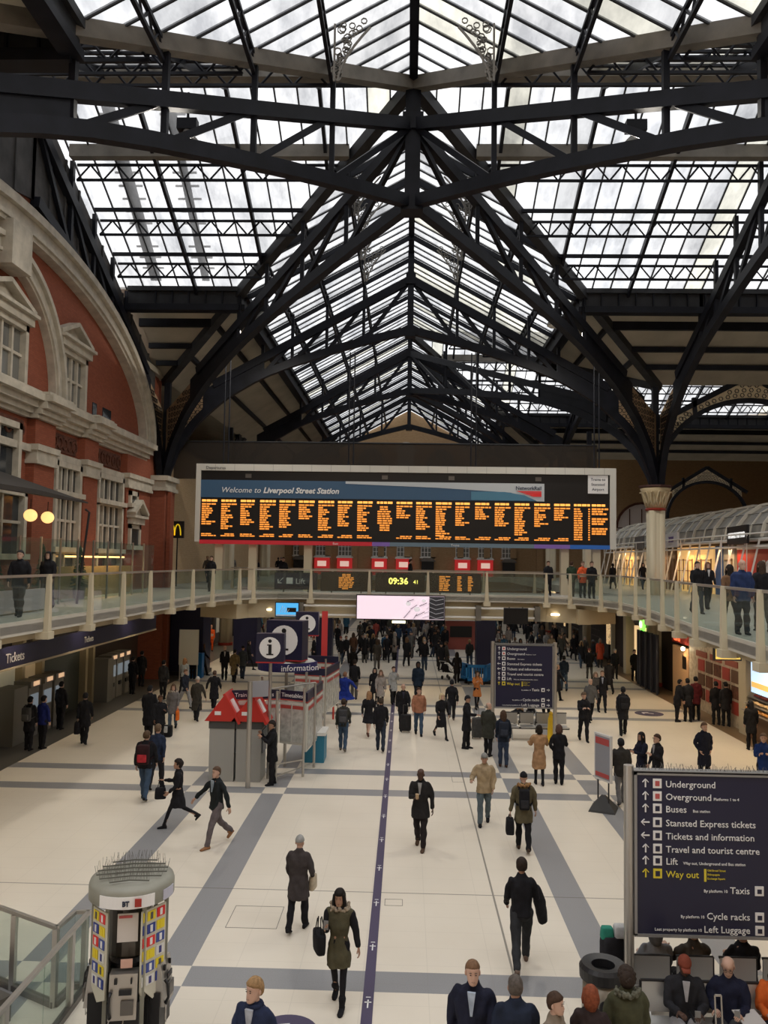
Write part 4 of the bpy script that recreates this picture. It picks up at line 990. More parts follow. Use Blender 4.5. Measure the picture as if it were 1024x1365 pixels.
# ------------------------------------------------------------------ upper right: ribbed glazed shop canopy
CX_ = 17.0
g = thing('glazed_canopy', 'long barrel vaulted slatted glass canopy with white ribs over the upper right shops', 'canopy', (CX_, 24, 0))
prof = [(0, 7.75), (.15, 8.4), (.6, 9.0), (1.3, 9.45), (2.2, 9.65), (4, 9.65)]
NV = 47
for i in range(0, 30):
    y = i*1.6
    MB().path([(a, y, z+.05) for a, z in prof], .26 if i % 2 == 0 else .07, .12, (0, 1, 0)).build('rib', mat('rib_cream', (.8, .76, .66), .5), g)
m_ = MB(); m_.rings([[(a, y, z) for a, z in prof]+[(a+.05, y, z-.06) for a, z in prof[::-1]] for y in (0, 46.4)])
m_.build('vault_glazing', mat('vault_grey', (.33, .31, .27), .4, noise_amt=.5, nscale=.9), g)
k = MB()
for j in range(7):
    t = j/6; a, z = prof[min(4, int(t*4.5))]; 
for (a, z), (b, y_) in zip(prof[:5], prof[1:]):
    for u in (0, ): k.beam((a+(b-a)*u, 0, z+(y_-z)*u+.06), (a+(b-a)*u, 46.4, z+(y_-z)*u+.06), .035, .03)
k.build('glazing_rail', DSTEEL, g)
MB().tube([(-.1, 0, 7.7), (-.1, 46.4, 7.7)], .09).tube([(-.75, 0, 7.95), (-.75, 46.4, 7.95)], .04).tube([(-.3, 0, 7.35), (-.3, 46.4, 7.35)], .05).build('gutter_pipe', WHITEP, g)
for i in range(30):
    y = i*1.6; MB().beam((-.15, y, 7.7), (-.75, y+.25, 4.8), .07, .09).build('leaning_prop', WHITEP, g)
    if i % 2 == 0: MB().beam((-.75, y, 7.95), (-.4, y+1.0, 4.8), .05, .05).build('leaning_tie', WHITEP, g)
struct('wall_upper_shops', MB().box(CX_+.5, CX_+.7, 24, 70.4, 4.8, 7.7), mat('shop_back', (.2, .15, .1), .6))
rr = random.Random(3)
cols = [mat('shop_warm_a', (.95, .6, .25), .5, emit=.5, ecol=(1, .6, .22)), mat('shop_grey', (.35, .34, .31), .5), mat('shop_brown', (.18, .1, .05), .5), mat('shop_warm_b', (.6, .45, .28), .5, emit=.25), mat('shop_blue', (.05, .13, .35), .4), mat('shop_red', (.45, .03, .025), .5)]
SEQ = [(24, 35.8, 5), (36, 43.9, 5), (44.2, 45.8, 1), (45.9, 47.0, 4), (47.2, 50.2, 0), (50.3, 53.5, 0), (53.7, 56, 2), (56.2, 58.5, 1), (58.7, 61, 3), (61.2, 63.5, 1), (63.7, 67, 0), (67.2, 70, 3)]
for i, (a, b, c) in enumerate(SEQ):
    g2 = thing('shop_bay', f'upper right shop bay with {["glowing", "grey", "brown", "pale lit", "blue", "red"][c]} frontage, {["first", "second", "third", "fourth", "fifth", "sixth", "seventh", "eighth", "ninth", "tenth", "eleventh", "twelfth", "thirteenth", "last"][i]} from the viewer', 'shop', (CX_+.3, a, 4.8))
    MB().box(0, .15, .05, b-a-.05, .0, 2.7).build('frontage', cols[c], g2)
    k = MB()
    for j in range(3): k.box(-.05, 0, .3, b-a-.3, .6+j*.65, .64+j*.65)
    for j in range(int((b-a)/.8)): k.box(-.05, 0, .3+j*.8, .36+j*.8, .1, 2.0)
    if c not in (5, 4): k.build('shelf_grid', mat('grid_brown', (.16, .1, .05), .6), g2)
    if i == 1 or i == 0: MB().box(-.04, .0, .1, b-a-.1, 2.45, 2.7).build('white_strip', WHITEP, g2)
    if i == 1: text('FOOD', .78, (-.06, 4.7, 1.35), WHITE, g2, rot=(PI/2, 0, -PI/2), bold=.02)
for y in (44, 50, 57, 64): area_light(CX_-.1, y, 7.2, .3, 3, 60, (1, .62, .3), (0, .3, 0))
def hang_panel(y0, y1, label, mt, txt, tm):
    w_ = y1-y0; s_ = thing('shop_sign', label, 'sign', (16.3, y0, 7.5), -.12)
    MB().box(-.06, .06, 0, w_, 0, .9).build('sign_panel', mt, s_); MB().tube([(0, w_, .9), (.1, w_+.1, -2.7)], .03).build('sign_stay', WHITEP, s_)
    if txt: text(txt, .36 if len(txt) > 8 else .5, (-.07, w_/2, .32), tm, s_, rot=(PI/2, 0, -PI/2), align='CENTER', bold=.015, sx=.75)
hang_panel(40.0, 43.6, 'black fast food sign with white capitals above the upper right shops', BLACK, 'NATURALLY FAST FOOD', mat('lit_letters', (.9, .9, .88), .4, emit=.8))
hang_panel(50.2, 53.9, 'white sign with purple lettering right of the cream column', mat('sign_white', (.62, .6, .6), .5), 'EMPORIO', mat('purple_letter', (.12, .08, .25), .5))
hang_panel(57.5, 61.2, 'dull grey sign left of the cream column', mat('sign_grey', (.12, .12, .125), .5), '', WHITE)

# ------------------------------------------------------------------ direction sign totems
YEL = mat('sign_yellow2', (.75, .62, .05), .5)
def totem(x, y, label):
    g = thing('direction_sign', label, 'sign', (x, y, 0))
    W_ = 2.06; z0, z1 = 1.24, 3.47
    sp_ = MB().box(.06, W_+.02, -.05, .08, z0, z1).build('sign_panel', NAVY, g)
    MB().box(.02, W_+.06, -.07, -.05, z1-.03, z1+.02).box(.02, W_+.06, -.07, -.05, z0-.02, z0+.02).box(.02, .06, -.07, .09, z0, z1).box(W_+.02, W_+.06, -.07, .09, z0, z1).box(.02, W_+.06, -.07, .1, z1, z1+.03).build('sign_frame', mat('frame_grey', (.3, .3, .3), .4, .5), g)
    for px in (-.04, W_+.12): MB().lathe((px, 0, 0), [(.07, 0), (.07, 3.56)], 16).build('steel_post', STEEL, g, smooth=False)
    k = MB(); rr = random.Random(2)
    for i in range(80):
        q = .1+i*(W_-.1)/80; k.beam((q, 0, z1), (q+rr.uniform(-.05, .05), rr.uniform(-.06, .06), z1+rr.uniform(.07, .13)), .004, .004)
    k.build('pigeon_spikes', DSTEEL, g, fix=False)['kind'] = 'stuff'
    def Z(p): return 3.33-(p-1044.5)*.01033
    rows = [('Underground', 1044.5, 0), ('Overground', 1061.5, 0), ('Buses', 1078, 0), ('Stansted Express tickets', 1096.5, 1), ('Tickets and information', 1114, 1), ('Travel and tourist centre', 1131.5, 0), ('Lift', 1147.5, 0)]
    for t_, p, ar in rows+[('Way out', 1164.5, 0)]:
        z = Z(p)-.04; mt = YEL if t_ == 'Way out' else WHITE
        text(t_, .128, (.46, -.055, z-.015), mt, sp_)
        ic = MB().box(.285, .405, -.06, -.05, z-.03, z+.1).build('pictogram', mt, sp_)
        kk = MB().box(.315, .375, -.066, -.06, z-.0, z+.07).build('pictogram_mark', mat('mark_red', (.5, .1, .1), .5) if p < 1070 else NAVY, sp_)
        a = MB(); cx, cz = .18, z+.035
        if ar == 0: a.box(cx-.009, cx+.009, -.06, -.05, cz-.055, cz+.055).beam((cx, -.055, cz+.06), (cx-.042, -.055, cz+.015), .01, .02, (0, 1, 0)).beam((cx, -.055, cz+.06), (cx+.042, -.055, cz+.015), .01, .02, (0, 1, 0))
        else: a.box(cx-.055, cx+.055, -.06, -.05, cz-.009, cz+.009).beam((cx-.06, -.055, cz), (cx-.015, -.055, cz-.042), .01, .02, (0, 1, 0)).beam((cx-.06, -.055, cz), (cx-.015, -.055, cz+.042), .01, .02, (0, 1, 0))
        a.build('arrow', mt, sp_)
    for t_, x_, p in (('Platforms 1 to 4', 1.13, 1061.5), ('Bus station', .84, 1078), ('Way out, Underground and Bus station', .70, 1147.5)): text(t_, .054, (x_, -.055, Z(p)-.05), WHITE, sp_)
    for i, t_ in enumerate(('Old Broad Street', 'Bishopsgate', 'Exchange Square')): text(t_, .036, (1.035, -.055, Z(1164.5)+.04-.055*i), YEL, sp_)
    MB().box(.99, 1.02, -.06, -.05, Z(1164.5)-.1, Z(1164.5)+.07).build('exit_bar', YEL, sp_)
    for t_, p, pre in (('Taxis', 1184.5, 'By platform 10'), ('Cycle racks', 1219, 'By platform 10'), ('Left Luggage', 1236.5, 'Lost property by platform 10')):
        z = Z(p)-.05; o = text(t_, .128, (1.62, -.055, z), WHITE, sp_, align='RIGHT'); wd = max(v.co.x for v in o.data.vertices)-min(v.co.x for v in o.data.vertices)
        text(pre, .055, (1.62-wd-.04, -.055, z+.01), WHITE, sp_, align='RIGHT')
        MB().box(1.69, 1.81, -.06, -.05, z-.02, z+.11).build('pictogram', WHITE, sp_); MB().box(1.72, 1.78, -.066, -.06, z+.01, z+.07).build('pictogram_mark', NAVY, sp_)
        MB().box(1.88, 1.98, -.06, -.05, z+.035, z+.055).beam((1.98, -.055, z+.045), (1.94, -.055, z+.09), .01, .02, (0, 1, 0)).beam((1.98, -.055, z+.045), (1.94, -.055, z), .01, .02, (0, 1, 0)).build('arrow', WHITE, sp_)
    return g
totem(3.22, 12, 'large navy direction sign with pigeon spikes at the lower right')
totem(3.16, 30, 'navy direction sign in the middle distance behind the seats')
# ------------------------------------------------------------------ information cluster
def i_sign(x, y, z0, s_, label, rz=0, depth=.35):
    g = thing('information_sign', label, 'sign', (x, y, 0), rz)
    MB().box(-s_/2, s_/2, -depth/2, depth/2, z0, z0+s_).build('sign_cube', NAVY, g); MB().box(-s_/2, s_/2, -depth/2, depth/2, z0-.04, z0).build('red_edge', mat('edge_red', (.4, .03, .03), .5), g)
    k = MB()
    for yy in (-depth/2-.01, ):
        k.rings([[(s_*.38*math.cos(a), yy+e, z0+s_/2+s_*.38*math.sin(a)) for a in [2*PI*j/24 for j in range(24)]] for e in (0, -.012)])
    k.build('white_disc', WHITE, g); yy = -depth/2-.03; c = z0+s_/2
    MB().ball((0, yy+.005, c+s_*.24), s_*.065, .012, s_*.065, 8).box(-s_*.05, s_*.06, yy, yy+.012, c-s_*.22, c+s_*.12).box(-s_*.1, s_*.02, yy, yy+.012, c+s_*.08, c+s_*.12).box(-s_*.12, s_*.13, yy, yy+.012, c-s_*.26, c-s_*.21).build('letter', BLACK, g)
    MB().lathe((0, 0, 0), [(.05, 0), (.05, z0)], 12).build('steel_post', STEEL, g)
i_sign(-3.98, 24.4, 3.4, .82, 'navy information cube with white i in the centre left, in front')
i_sign(-3.72, 25.9, 3.3, 1.2, 'larger navy information cube behind the front one', -.25, .5)
i_sign(-3.7, 31, 3.6, .85, 'small navy information sign further back by the crowd')
g = thing('information_kiosk', 'round information kiosk with navy ring fascia and glass poster screens', 'kiosk', (-3.75, 26.4, 0))
n = 28; ring_ = []
for i in range(n+1):
    a = PI*.62+PI*1.35*i/n; ring_.append((.95*math.cos(a), .95*math.sin(a)))
MB().rings([[(x*k1, y*k1, z) for k1, z in ((1, 2.93), (1, 3.2), (.96, 3.2), (.96, 2.93))] for x, y in ring_]).build('ring_fascia', mat('fascia_navy', (.02, .02, .11), .4), g)
MB().lathe((0, 0, 3.1), [(.95, 0), (.8, .12), (.3, .2)], 28).build('roof_disc', mat('roof_pale', (.5, .5, .47), .5), g)
tx = text('information', .26, (0, 0, 0), WHITE, g, align='CENTER')
tx.location = (.5, -.88, 2.99); tx.rotation_euler = (PI/2, 0, .45)
for i, (px, py) in enumerate(((-.75, -1.9), (.05, -2.4), (.95, -.6), (.75, -1.7), (.95, .9), (-.9, .5))):
    MB().lathe((px, py, 0), [(.04, 0), (.04, 2.6)], 10).build('steel_post', STEEL, g)
GP = mat('poster_glass', (.46, .46, .43), .25, noise_amt=.25, nscale=8); FR = mat('poster_frame', (.6, .59, .54), .5)
def poster(par, a, b, z0, z1, head=True, hm=None, txt=None):
    A, B = Vector((*a, 0)), Vector((*b, 0)); t = (B-A).normalized(); n_ = Vector((-t.y, t.x, 0)); 
    if n_.y > 0: n_ = -n_
    MB().beam(A+Vector((0, 0, (z0+z1)/2)), B+Vector((0, 0, (z0+z1)/2)), .06, z1-z0).build('poster_frame', FR, par)
    for i in range(2):
        p, q = A.lerp(B, .04+.49*i)+n_*.04, A.lerp(B, .47+.49*i)+n_*.04; zc = (z0+z1)/2
        f_ = MB().beam(p+Vector((0, 0, zc)), q+Vector((0, 0, zc)), .02, z1-z0-.14).build('poster', GP, par)
        MB().beam(p+n_*.015+Vector((0, 0, z1-.15)), q+n_*.015+Vector((0, 0, z1-.15)), .01, .1).build('red_heading', mat('head_red', (.4, .07, .06), .5), f_)
    if head:
        MB().beam(A+Vector((0, 0, z1+.2)), B+Vector((0, 0, z1+.2)), .08, .26).build('header_board', NAVY, par)
        MB().beam(A+Vector((0, 0, z1+.05)), B+Vector((0, 0, z1+.05)), .085, .04).build('header_red_line', mat('head_red', (.4, .07, .06)), par)
        if txt:
            o = text(txt, .17, (0, 0, 0), WHITE, par, align='CENTER'); o.location = A.lerp(B, .5)+n_*.05+Vector((0, 0, z1+.14)); o.rotation_euler = (PI/2, 0, math.atan2(t.y, t.x))
poster(g, (-1.5, -1.7), (-.05, -1.35), .9, 2.15, txt='Train departures'); poster(g, (.0, -1.35), (.78, -2.6+.9), .9, 2.15, txt='Timetables'); poster(g, (.8, -1.6), (1.0, .9), .7, 2.1, txt='')
MB().beam((.0, -2.4, .5), (.75, -1.7, .5), .03, .03).beam((.0, -2.4, .15), (.95, -.6, .15), .03, .03).tube([(-.75, -1.9, 2.5), (.95, -.6, 2.6)], .025).build('tie_rail', STEEL, g)
MB().box(.5, 1.2, 0, .9, 0, .85).build('leaflet_desk', mat('desk_blue', (.03, .2, .32), .5), g); MB().box(.45, 1.25, -.05, .95, .85, .95).build('desk_top', WHITEP, g)
g = thing('timetable_stand', 'row of framed timetable posters on steel posts beyond the information kiosk', 'poster stand', (-3.6, 32.5, 0))
poster(g, (-.6, -1.0), (.6, -1.4), .7, 2.0, txt=''); poster(g, (.6, -1.4), (.9, .9), .7, 2.0, txt=''); poster(g, (-.6, 1.2), (.9, .9), .9, 2.2)
for p in ((-.6, -1), (.6, -1.4), (.9, .9), (-.6, 1.2)): MB().lathe((*p, 0), [(.035, 0), (.035, 2.7)], 8).build('steel_post', STEEL, g)
tag(MB().lathe((-2.9, 33.6, 1.9), [(.22, 0), (.12, .3), (.03, .38)], 14).tube([(-2.9, 33.6, 0), (-2.9, 33.6, 1.9)], .04).build('red_lamp_stand', mat('lamp_red', (.6, .05, .04), .5)), 'red cone topped stand behind the information signs', 'stand')
i_p = thing('banner_stand', 'tall thin red banner post by the small information sign', 'banner', (-3.35, 34, 0)); MB().box(-.12, .12, -.03, .03, 2.3, 4.3).build('banner_cloth', mat('banner_red', (.6, .05, .05), .6), i_p); MB().tube([(0, 0, 0), (0, 0, 4.3)], .03).build('banner_pole', STEEL, i_p)
# red roofed ticket kiosk pair
REDK = mat('kiosk_red', (.55, .035, .025), .4); KG = mat('kiosk_grey', (.36, .36, .34), .45)
def red_machine(x, y, label):
    g = thing('ticket_kiosk', label, 'ticket kiosk', (x, y, 0), 0)
    MB().box(-.36, .36, -.3, .55, 0, 1.5).build('cabinet', KG, g); MB().box(-.38, .38, -.32, .57, 1.5, 1.72).build('dark_band', mat('band_dark', (.07, .07, .07), .5), g)
    MB().prism([(-.5, 1.72), (.45, 1.72), (.05, 2.45)], .9, 'y', -.38).build('red_gable', REDK, g)
    MB().box(-.2, -.02, -.41, -.38, 1.9, 2.0).build('white_emblem', WHITE, g)
    MB().beam((.05, .1, 2.5), (.52, .1, 1.65), 1.0, .08, (1, 0, .6)).build('red_roof_slab', REDK, g)
    o = MB().beam((.2, -.1, 2.3), (.4, -.1, 1.95), .25, .1, (1, 0, .6)).build('white_lettering_patch', WHITE, g)
    MB().box(.36, .4, -.2, .45, .8, 1.45).build('screen_panel', mat('kiosk_screen', (.08, .09, .1), .2), g)
    MB().box(-.34, .34, -.28, .53, -.0, .1).build('plinth', DSTEEL, g)
red_machine(-5.28, 24.3, 'left of two grey ticket machines with red gabled roofs'); red_machine(-4.5, 24.3, 'right of two grey ticket machines with red gabled roofs')
tag(MB().lathe((-4.38, 23.4, 0), [(.07, 0), (.07, 2.95)], 12).build('steel_pole', STEEL), 'plain steel pole in front of the red roofed ticket machines', 'pole')
g = thing('angled_sign', 'grey angled sign panel on a steel pole beside the information kiosk', 'sign', (-4.38, 23.6, 0)); MB().box(0, .55, .1, .16, 2.45, 2.9).build('sign_panel', mat('faded_grey', (.3, .3, .33), .4), g)
g.rotation_euler = (0, 0, .5)
# ------------------------------------------------------------------ phone kiosk
PX, PY = -3.47, 10.75
g = thing('phone_kiosk', 'oval topped payphone pillar with flag posters and steel telephone, lower left', 'phone booth', (PX, PY, 0), .22); g.scale = (.88, .88, 1.03)
OLV = mat('kiosk_olive', (.27, .27, .225), .4, noise_amt=.08)
MB().lathe((0, 0, 2.0), [(.56, .03), (.6, .05), (.6, .2), (.58, .25), (.45, .29), (.2, .31), (0.01, .315)], 40).build('oval_roof', OLV, g, smooth=True)
k = MB(); rr = random.Random(4)
for j in range(6):
    yy = -.42+j*.16; half = math.sqrt(max(0, .5**2-yy**2))
    for i in range(26):
        x = -half+2*half*i/25; z = 2.31+.02*(1-abs(x)/.6)
        k.beam((x, yy, z), (x+rr.uniform(-.04, .04), yy+rr.uniform(-.03, .03), z+.12), .003, .003)
k.build('pigeon_spikes', DSTEEL, g, fix=False)['kind'] = 'stuff'
k = MB()
for j in range(6):
    yy = -.42+j*.16; half = math.sqrt(max(0, .5**2-yy**2)); k.path([(-half+2*half*i/10, yy, 2.315+.018*(1-abs(-1+2*i/10))) for i in range(11)], .02, .012)
k.build('spike_strip', mat('spike_strip', (.12, .12, .1), .6), g)
MB().rings([[(r_*math.cos(a), r_*math.sin(a), z) for r_, z in ((.6, 2.05), (.6, 2.19), (.61, 2.19), (.61, 2.05))] for a in [PI*1.28+PI*.42*i/14 for i in range(15)]]).build('name_plate', WHITE, g)
text('BT', .08, (-.07, -.617, 2.09), mat('dark_letter', (0, 0, 0)), g, bold=.004); MB().box(.1, .19, -.63, -.612, 2.08, 2.17).build('red_mark', mat('mark_red2', (.35, .03, .02), .5), g)
MB().rings([[(r_*math.cos(a), r_*math.sin(a), z) for r_, z in ((.6, 2.06), (.6, 2.18), (.61, 2.18), (.61, 2.06))] for a in [PI*1.78+PI*.14*i/6 for i in range(7)]]).build('side_plate', mat('plate_lilac', (.5, .5, .6), .5), g)
for x, y in ((-.5, -.12), (-.28, -.42), (.22, -.45), (.5, -.1), (.0, .45), (.32, .35), (-.32, .35)): MB().box(x-.03, x+.03, y-.03, y+.03, 0, 2.02).build('upright', OLV, g)
MB().lathe((0, .05, 0), [(.3, 0), (.3, 2.0)], 20).build('core', DSTEEL, g)
FLAGS = [((.75, .6, .03), (.1, .1, .1)), ((.03, .05, .25), (.7, .7, .7)), ((.7, .03, .03), (.8, .8, .8)), ((.75, .6, .03), (.75, .6, .03)), ((.05, .08, .3), (.8, .8, .8)), ((.7, .7, .68), (.05, .05, .2))]
def flagpanel(x0, y0, x1, y1, nm):
    A, B = Vector((x0, y0, 0)), Vector((x1, y1, 0)); t = (B-A).normalized(); n_ = Vector((t.y, -t.x, 0))
    o = MB().add([A+Vector((0, 0, 1.05)), A.lerp(B, .45)+Vector((0, 0, .9)), B+Vector((0, 0, .98)), B+Vector((0, 0, 1.98)), A+Vector((0, 0, 1.98))]+[p-n_*.02 for p in (A+Vector((0, 0, 1.05)), A.lerp(B, .45)+Vector((0, 0, .9)), B+Vector((0, 0, .98)), B+Vector((0, 0, 1.98)), A+Vector((0, 0, 1.98)))],
                 [(0, 1, 2, 3, 4), (9, 8, 7, 6, 5)]+[(i, (i+1) % 5, 5+(i+1) % 5, 5+i) for i in range(5)]).build('poster_panel', mat('panel_white', (.6, .58, .48), .4), g)
    for i in range(6):
        for j in range(2):
            c1 = FLAGS[(i+j*2) % 6]; zc = 1.9-i*.15; p = A.lerp(B, .08+.46*j)+n_*.008; q = A.lerp(B, .46+.46*j)+n_*.008
            MB().beam(p+Vector((0, 0, zc)), q+Vector((0, 0, zc)), .008, .11).build('flag', mat(f'flag{(i+j*2)%6}', c1[0], .5), o)
            MB().beam(p.lerp(q, .35)+n_*.006+Vector((0, 0, zc)), p.lerp(q, .65)+n_*.006+Vector((0, 0, zc)), .008, .08).build('flag_detail', mat(f'flagb{(i+j*2)%6}', c1[1], .5), o)
flagpanel(-.5, -.2, -.28, -.5, 'l'); flagpanel(.2, -.52, .28, -.3, 'r') ; flagpanel(.24, -.48, .5, -.2, 'r2')
def phone(par, ang, z=0):
    ph = bpy.data.objects.new('telephone', None)
    ox = .34*math.cos(ang); oy = .34*math.sin(ang); rz = ang+PI/2
    mrot = Matrix.Translation((ox, oy, z)) @ Matrix.Rotation(rz, 4, 'Z')
    def mk(b, nm, mt, smooth=False, p=None):
        b.v = [tuple(mrot @ Vector(v)) for v in b.v]; return b.build(nm, mt, p or par, smooth)
    base = mk(MB().box(-.22, .22, -.2, .0, .5, .95), 'phone_housing', BLACK)
    mk(MB().box(-.26, .26, -.05, .1, .55, 1.25), 'back_housing', BLACK)
    bd_ = mk(MB().prism([(-.26, .78), (-.19, 1.28), (0, 1.28), (0, .78)], .38, 'x', -.19), 'phone_body', STEEL)
    mk(MB().box(-.02, .15, -.275, -.245, .84, 1.0), 'keypad', DSTEEL, p=bd_); mk(MB().box(-.05, .12, -.255, -.235, 1.06, 1.12), 'phone_display', BLACK, p=bd_); mk(MB().box(-.12, -.08, -.235, -.2, 1.18, 1.24).box(.1, .12, -.235, -.2, 1.18, 1.24), 'coin_slot', BLACK, p=bd_)
    mk(MB().tube([(-.16, -.27, .82), (-.17, -.31, .9), (-.17, -.29, 1.05), (-.16, -.25, 1.1)], [.028, .018, .018, .028], 8), 'handset', BLACK, True, bd_)
    mk(MB().tube([(-.16, -.27, .82), (-.2, -.28, .65), (-.1, -.26, .58), (.0, -.22, .66), (.02, -.22, .78)], .008, 6), 'phone_cord', STEEL, True, bd_)
phone(g, PI*1.5-.05); phone(g, -.28); phone(g, PI*1.0)
MB().box(-.14, .14, -.45, -.43, 1.62, 1.95).build('notice', mat('notice_white', (.62, .58, .55), .5), g); MB().box(-.12, .06, -.46, -.449, 1.9, 1.93).build('notice_heading', mat('mark_red', (.5, .1, .1)), g)
MB().lathe((0, -.1, 1.28), [(.26, 0), (.27, .05), (.2, .08)], 24).build('arm_shelf', BLACK, g)
MB().box(-.08, .08, -.46, -.44, 1.32, 1.42).build('coin_sticker', mat('sticker', (.65, .4, .32), .5), g)
MB().box(-.35, .35, -.4, .4, 0, .42).build('plinth', OLV, g)
# ------------------------------------------------------------------ stair balustrade lower left
GRG = glass('stair_glass', (.84, .89, .87), .05, .02, .04)
g = thing('stair_railing', 'low glass balustrade with steel handrail in the lower left corner', 'railing')
def runrail(pts, posts):
    MB().path([(x, y, 1.1) for x, y in pts], .06, .05).build('handrail', STEEL, g)
    for (a, b), (c, d) in zip(pts, pts[1:]):
        A, B = Vector((a, b, 0)), Vector((c, d, 0)); MB().beam(A+Vector((0, 0, .56)), B+Vector((0, 0, .56)), .014, 1.0).build('glass_pane', GRG, g)
        MB().beam(A+Vector((0, 0, .04)), B+Vector((0, 0, .04)), .1, .08).build('floor_channel', DSTEEL, g)
    for x, y in posts: MB().box(x-.035, x+.035, y-.05, y+.05, 0, 1.08).build('post', STEEL, g)
runrail([(-7.6, 13.75), (-6.1, 12.62), (-4.93, 11.98)], [(-6.9, 13.2), (-5.75, 12.42), (-4.95, 12.0)])
runrail([(-4.93, 11.98), (-4.88, 12.5), (-4.68, 12.54)], [(-4.72, 12.5)])
runrail([(-4.68, 12.54), (-4.67, 11.0), (-4.66, 9.6), (-4.65, 7.5)], [(-4.68, 11.9), (-4.66, 9.9), (-4.66, 8.2)])
st = MB()
for i in range(5): st.box(-7.4, -5.0, 8.2+i*.35, 8.55+i*.35, 0, .02)
k = thing('escalator', 'dark escalator head with steel side plates behind the glass balustrade', 'escalator', (-6.3, 12.0, 0), -.5)
MB().box(-1.2, 1.0, -.3, .1, 0, .35).build('newel_casing', DSTEEL, k); MB().tube([(-1.2, -.3, .55), (.8, -.3, .55), (.98, -.3, .45), (.98, -.3, .3), (.8, -.3, .2)], .045, 8).build('moving_handrail', BLACK, k)
MB().box(-1.2, .9, -.95, -.35, 0, .06).build('comb_plate', mat('ribbed_steel', (.3, .3, .29), .4, .6), k)
# ------------------------------------------------------------------ bin, seats, a-board, cone etc
g = thing('litter_bin', 'round steel litter bin with black lid beside the large sign', 'bin', (2.69, 11.45, 0))
MB().lathe((0, 0, 0), [(.24, 0), (.27, .1), (.28, .5), (.265, .9)], 28).build('bin_body', mat('bin_steel', (.30, .28, .24), .35, .6, noise_amt=.3, nscale=6), g, smooth=True)
MB().rings([[(r_*math.cos(a), r_*math.sin(a), z) for r_, z in ((.27, .88), (.31, .9), (.315, 1.03), (.28, 1.08), (.155, 1.06), (.15, .95))] for a in [2*PI*i/28 for i in range(28)]], closed=True).build('lid', BLACK, g)
MB().lathe((0, 0, .9), [(.17, 0), (.17, .04)], 20).build('bin_opening', mat('void_black', (.003, .003, .003), .9), g)
MB().ball((-.06, -.28, .62), .06, .015, .1, 10).build('bin_emblem', BLACK, g)
def bench(x0, y, n, label, rz=0):
    g = thing('bench', label, 'bench', (x0, y, 0), rz)
    SE = mat('seat_metal', (.5, .5, .49), .35, .5)
    for i in range(n):
        x = i*.6
        MB().path([(x+.02+.26, -.42, .43), (x+.28, -.1, .41), (x+.28, .02, .45)], .52, .03, (0, 0, 1)).build('seat', SE, g)
        k = MB().box(x+.03, x+.53, .04, .07, .5, .9)
        k.build('backrest', SE, g); MB().tube([(x+.02, .05, .9), (x+.54, .05, .9)], .02).tube([(x+.02, .05, .5), (x+.02, .05, .9)], .018).build('back_frame', BLACK, g)
        MB().tube([(x-.02, -.4, .62), (x-.02, -.05, .62), (x-.02, .0, .45)], .018).build('armrest', BLACK, g)
    MB().box(0, n*.6, -.2, -.12, .34, .4).build('beam', BLACK, g)
    for x in (.3, n*.6-.3): MB().tube([(x, -.45, .02), (x, -.16, .35), (x, .15, .02)], .025).build('leg', STEEL, g)
    return g
bench(3.15, 11.35, 5, 'row of perforated steel seats in the lower right, facing the viewer')
bench(6.2, 12.15, 5, 'row of steel seats back to back behind the large sign, facing away', PI)
bench(3.6, 30.9, 4, 'row of steel seats under the distant direction sign')
g = thing('poster_stand', 'free standing white poster sign on a black pyramid base', 'sign', (5.2, 22.1, 0), -1.15)
MB().lathe((0, 0, 0), [(.48, 0), (.45, .05), (.07, .38)], 4).build('pyramid_base', mat('base_dark', (.035, .035, .035), .6), g)
for x in (-.22, .22): MB().tube([(x, 0, .15), (x, 0, .85)], .02).build('leg', BLACK, g)
MB().box(-.34, .34, -.03, .03, .75, 1.95).build('frame', mat('frame_white', (.6, .6, .6), .5), g); MB().box(-.3, .3, -.035, .035, .8, 1.9).build('poster', mat('poster_grey', (.25, .26, .3), .5), g)
MB().box(-.28, .28, -.04, .04, 1.68, 1.85).box(-.28, .28, -.04, .04, .84, .95).build('red_picture', mat('poster_red', (.4, .06, .06), .5), g)
g = thing('caution_cone', 'yellow tapered wet floor cone beside the distant sign post', 'cone', (5.25, 30.3, 0)); MB().lathe((0, 0, 0), [(.24, 0), (.22, .06), (.13, .1), (.1, .8), (.06, .95), (.05, 1.0)], 16).build('cone_body', mat('cone_yellow', (.8, .52, .02), .5), g); MB().lathe((0, 0, .95), [(.06, 0), (.08, .05), (.02, .12)], 12).build('cone_cap', mat('cone_yellow', (.8, .52, .02)), g)
BLUEB = mat('barrier_blue', (.01, .17, .5), .5)
def barrier(x, y, l, rz=0):
    g = thing('plastic_barrier', l, 'barrier', (x, y, 0), rz)
    MB().box(-.55, .55, -.05, .05, .85, 1.0).box(-.55, .55, -.05, .05, .15, .3).box(-.55, -.45, -.05, .05, .15, 1).box(.45, .55, -.05, .05, .15, 1).build('rail_frame', BLUEB, g)
    k = MB()
    for i in range(7): k.box(-.4+i*.13, -.34+i*.13, -.03, .03, .3, .85)
    k.build('bars', BLUEB, g)
    for x_ in (-.4, .4): MB().box(x_-.04, x_+.04, -.25, .25, 0, .15).build('foot', BLACK, g)
barrier(3.7, 44.0, 'blue plastic barrier in front of the navy column'); barrier(4.4, 44.4, 'blue plastic barrier right of the first one by the navy column', 1.2); barrier(3.2, 44.6, 'blue plastic barrier left behind the first one', -1.2)
tag(MB().box(-11.7, -10.9, 44.2, 44.7, 0, 1.3).build('blue_cabinet', BLUEB), 'blue cabinet in the left distance beside the orange worker', 'cabinet')
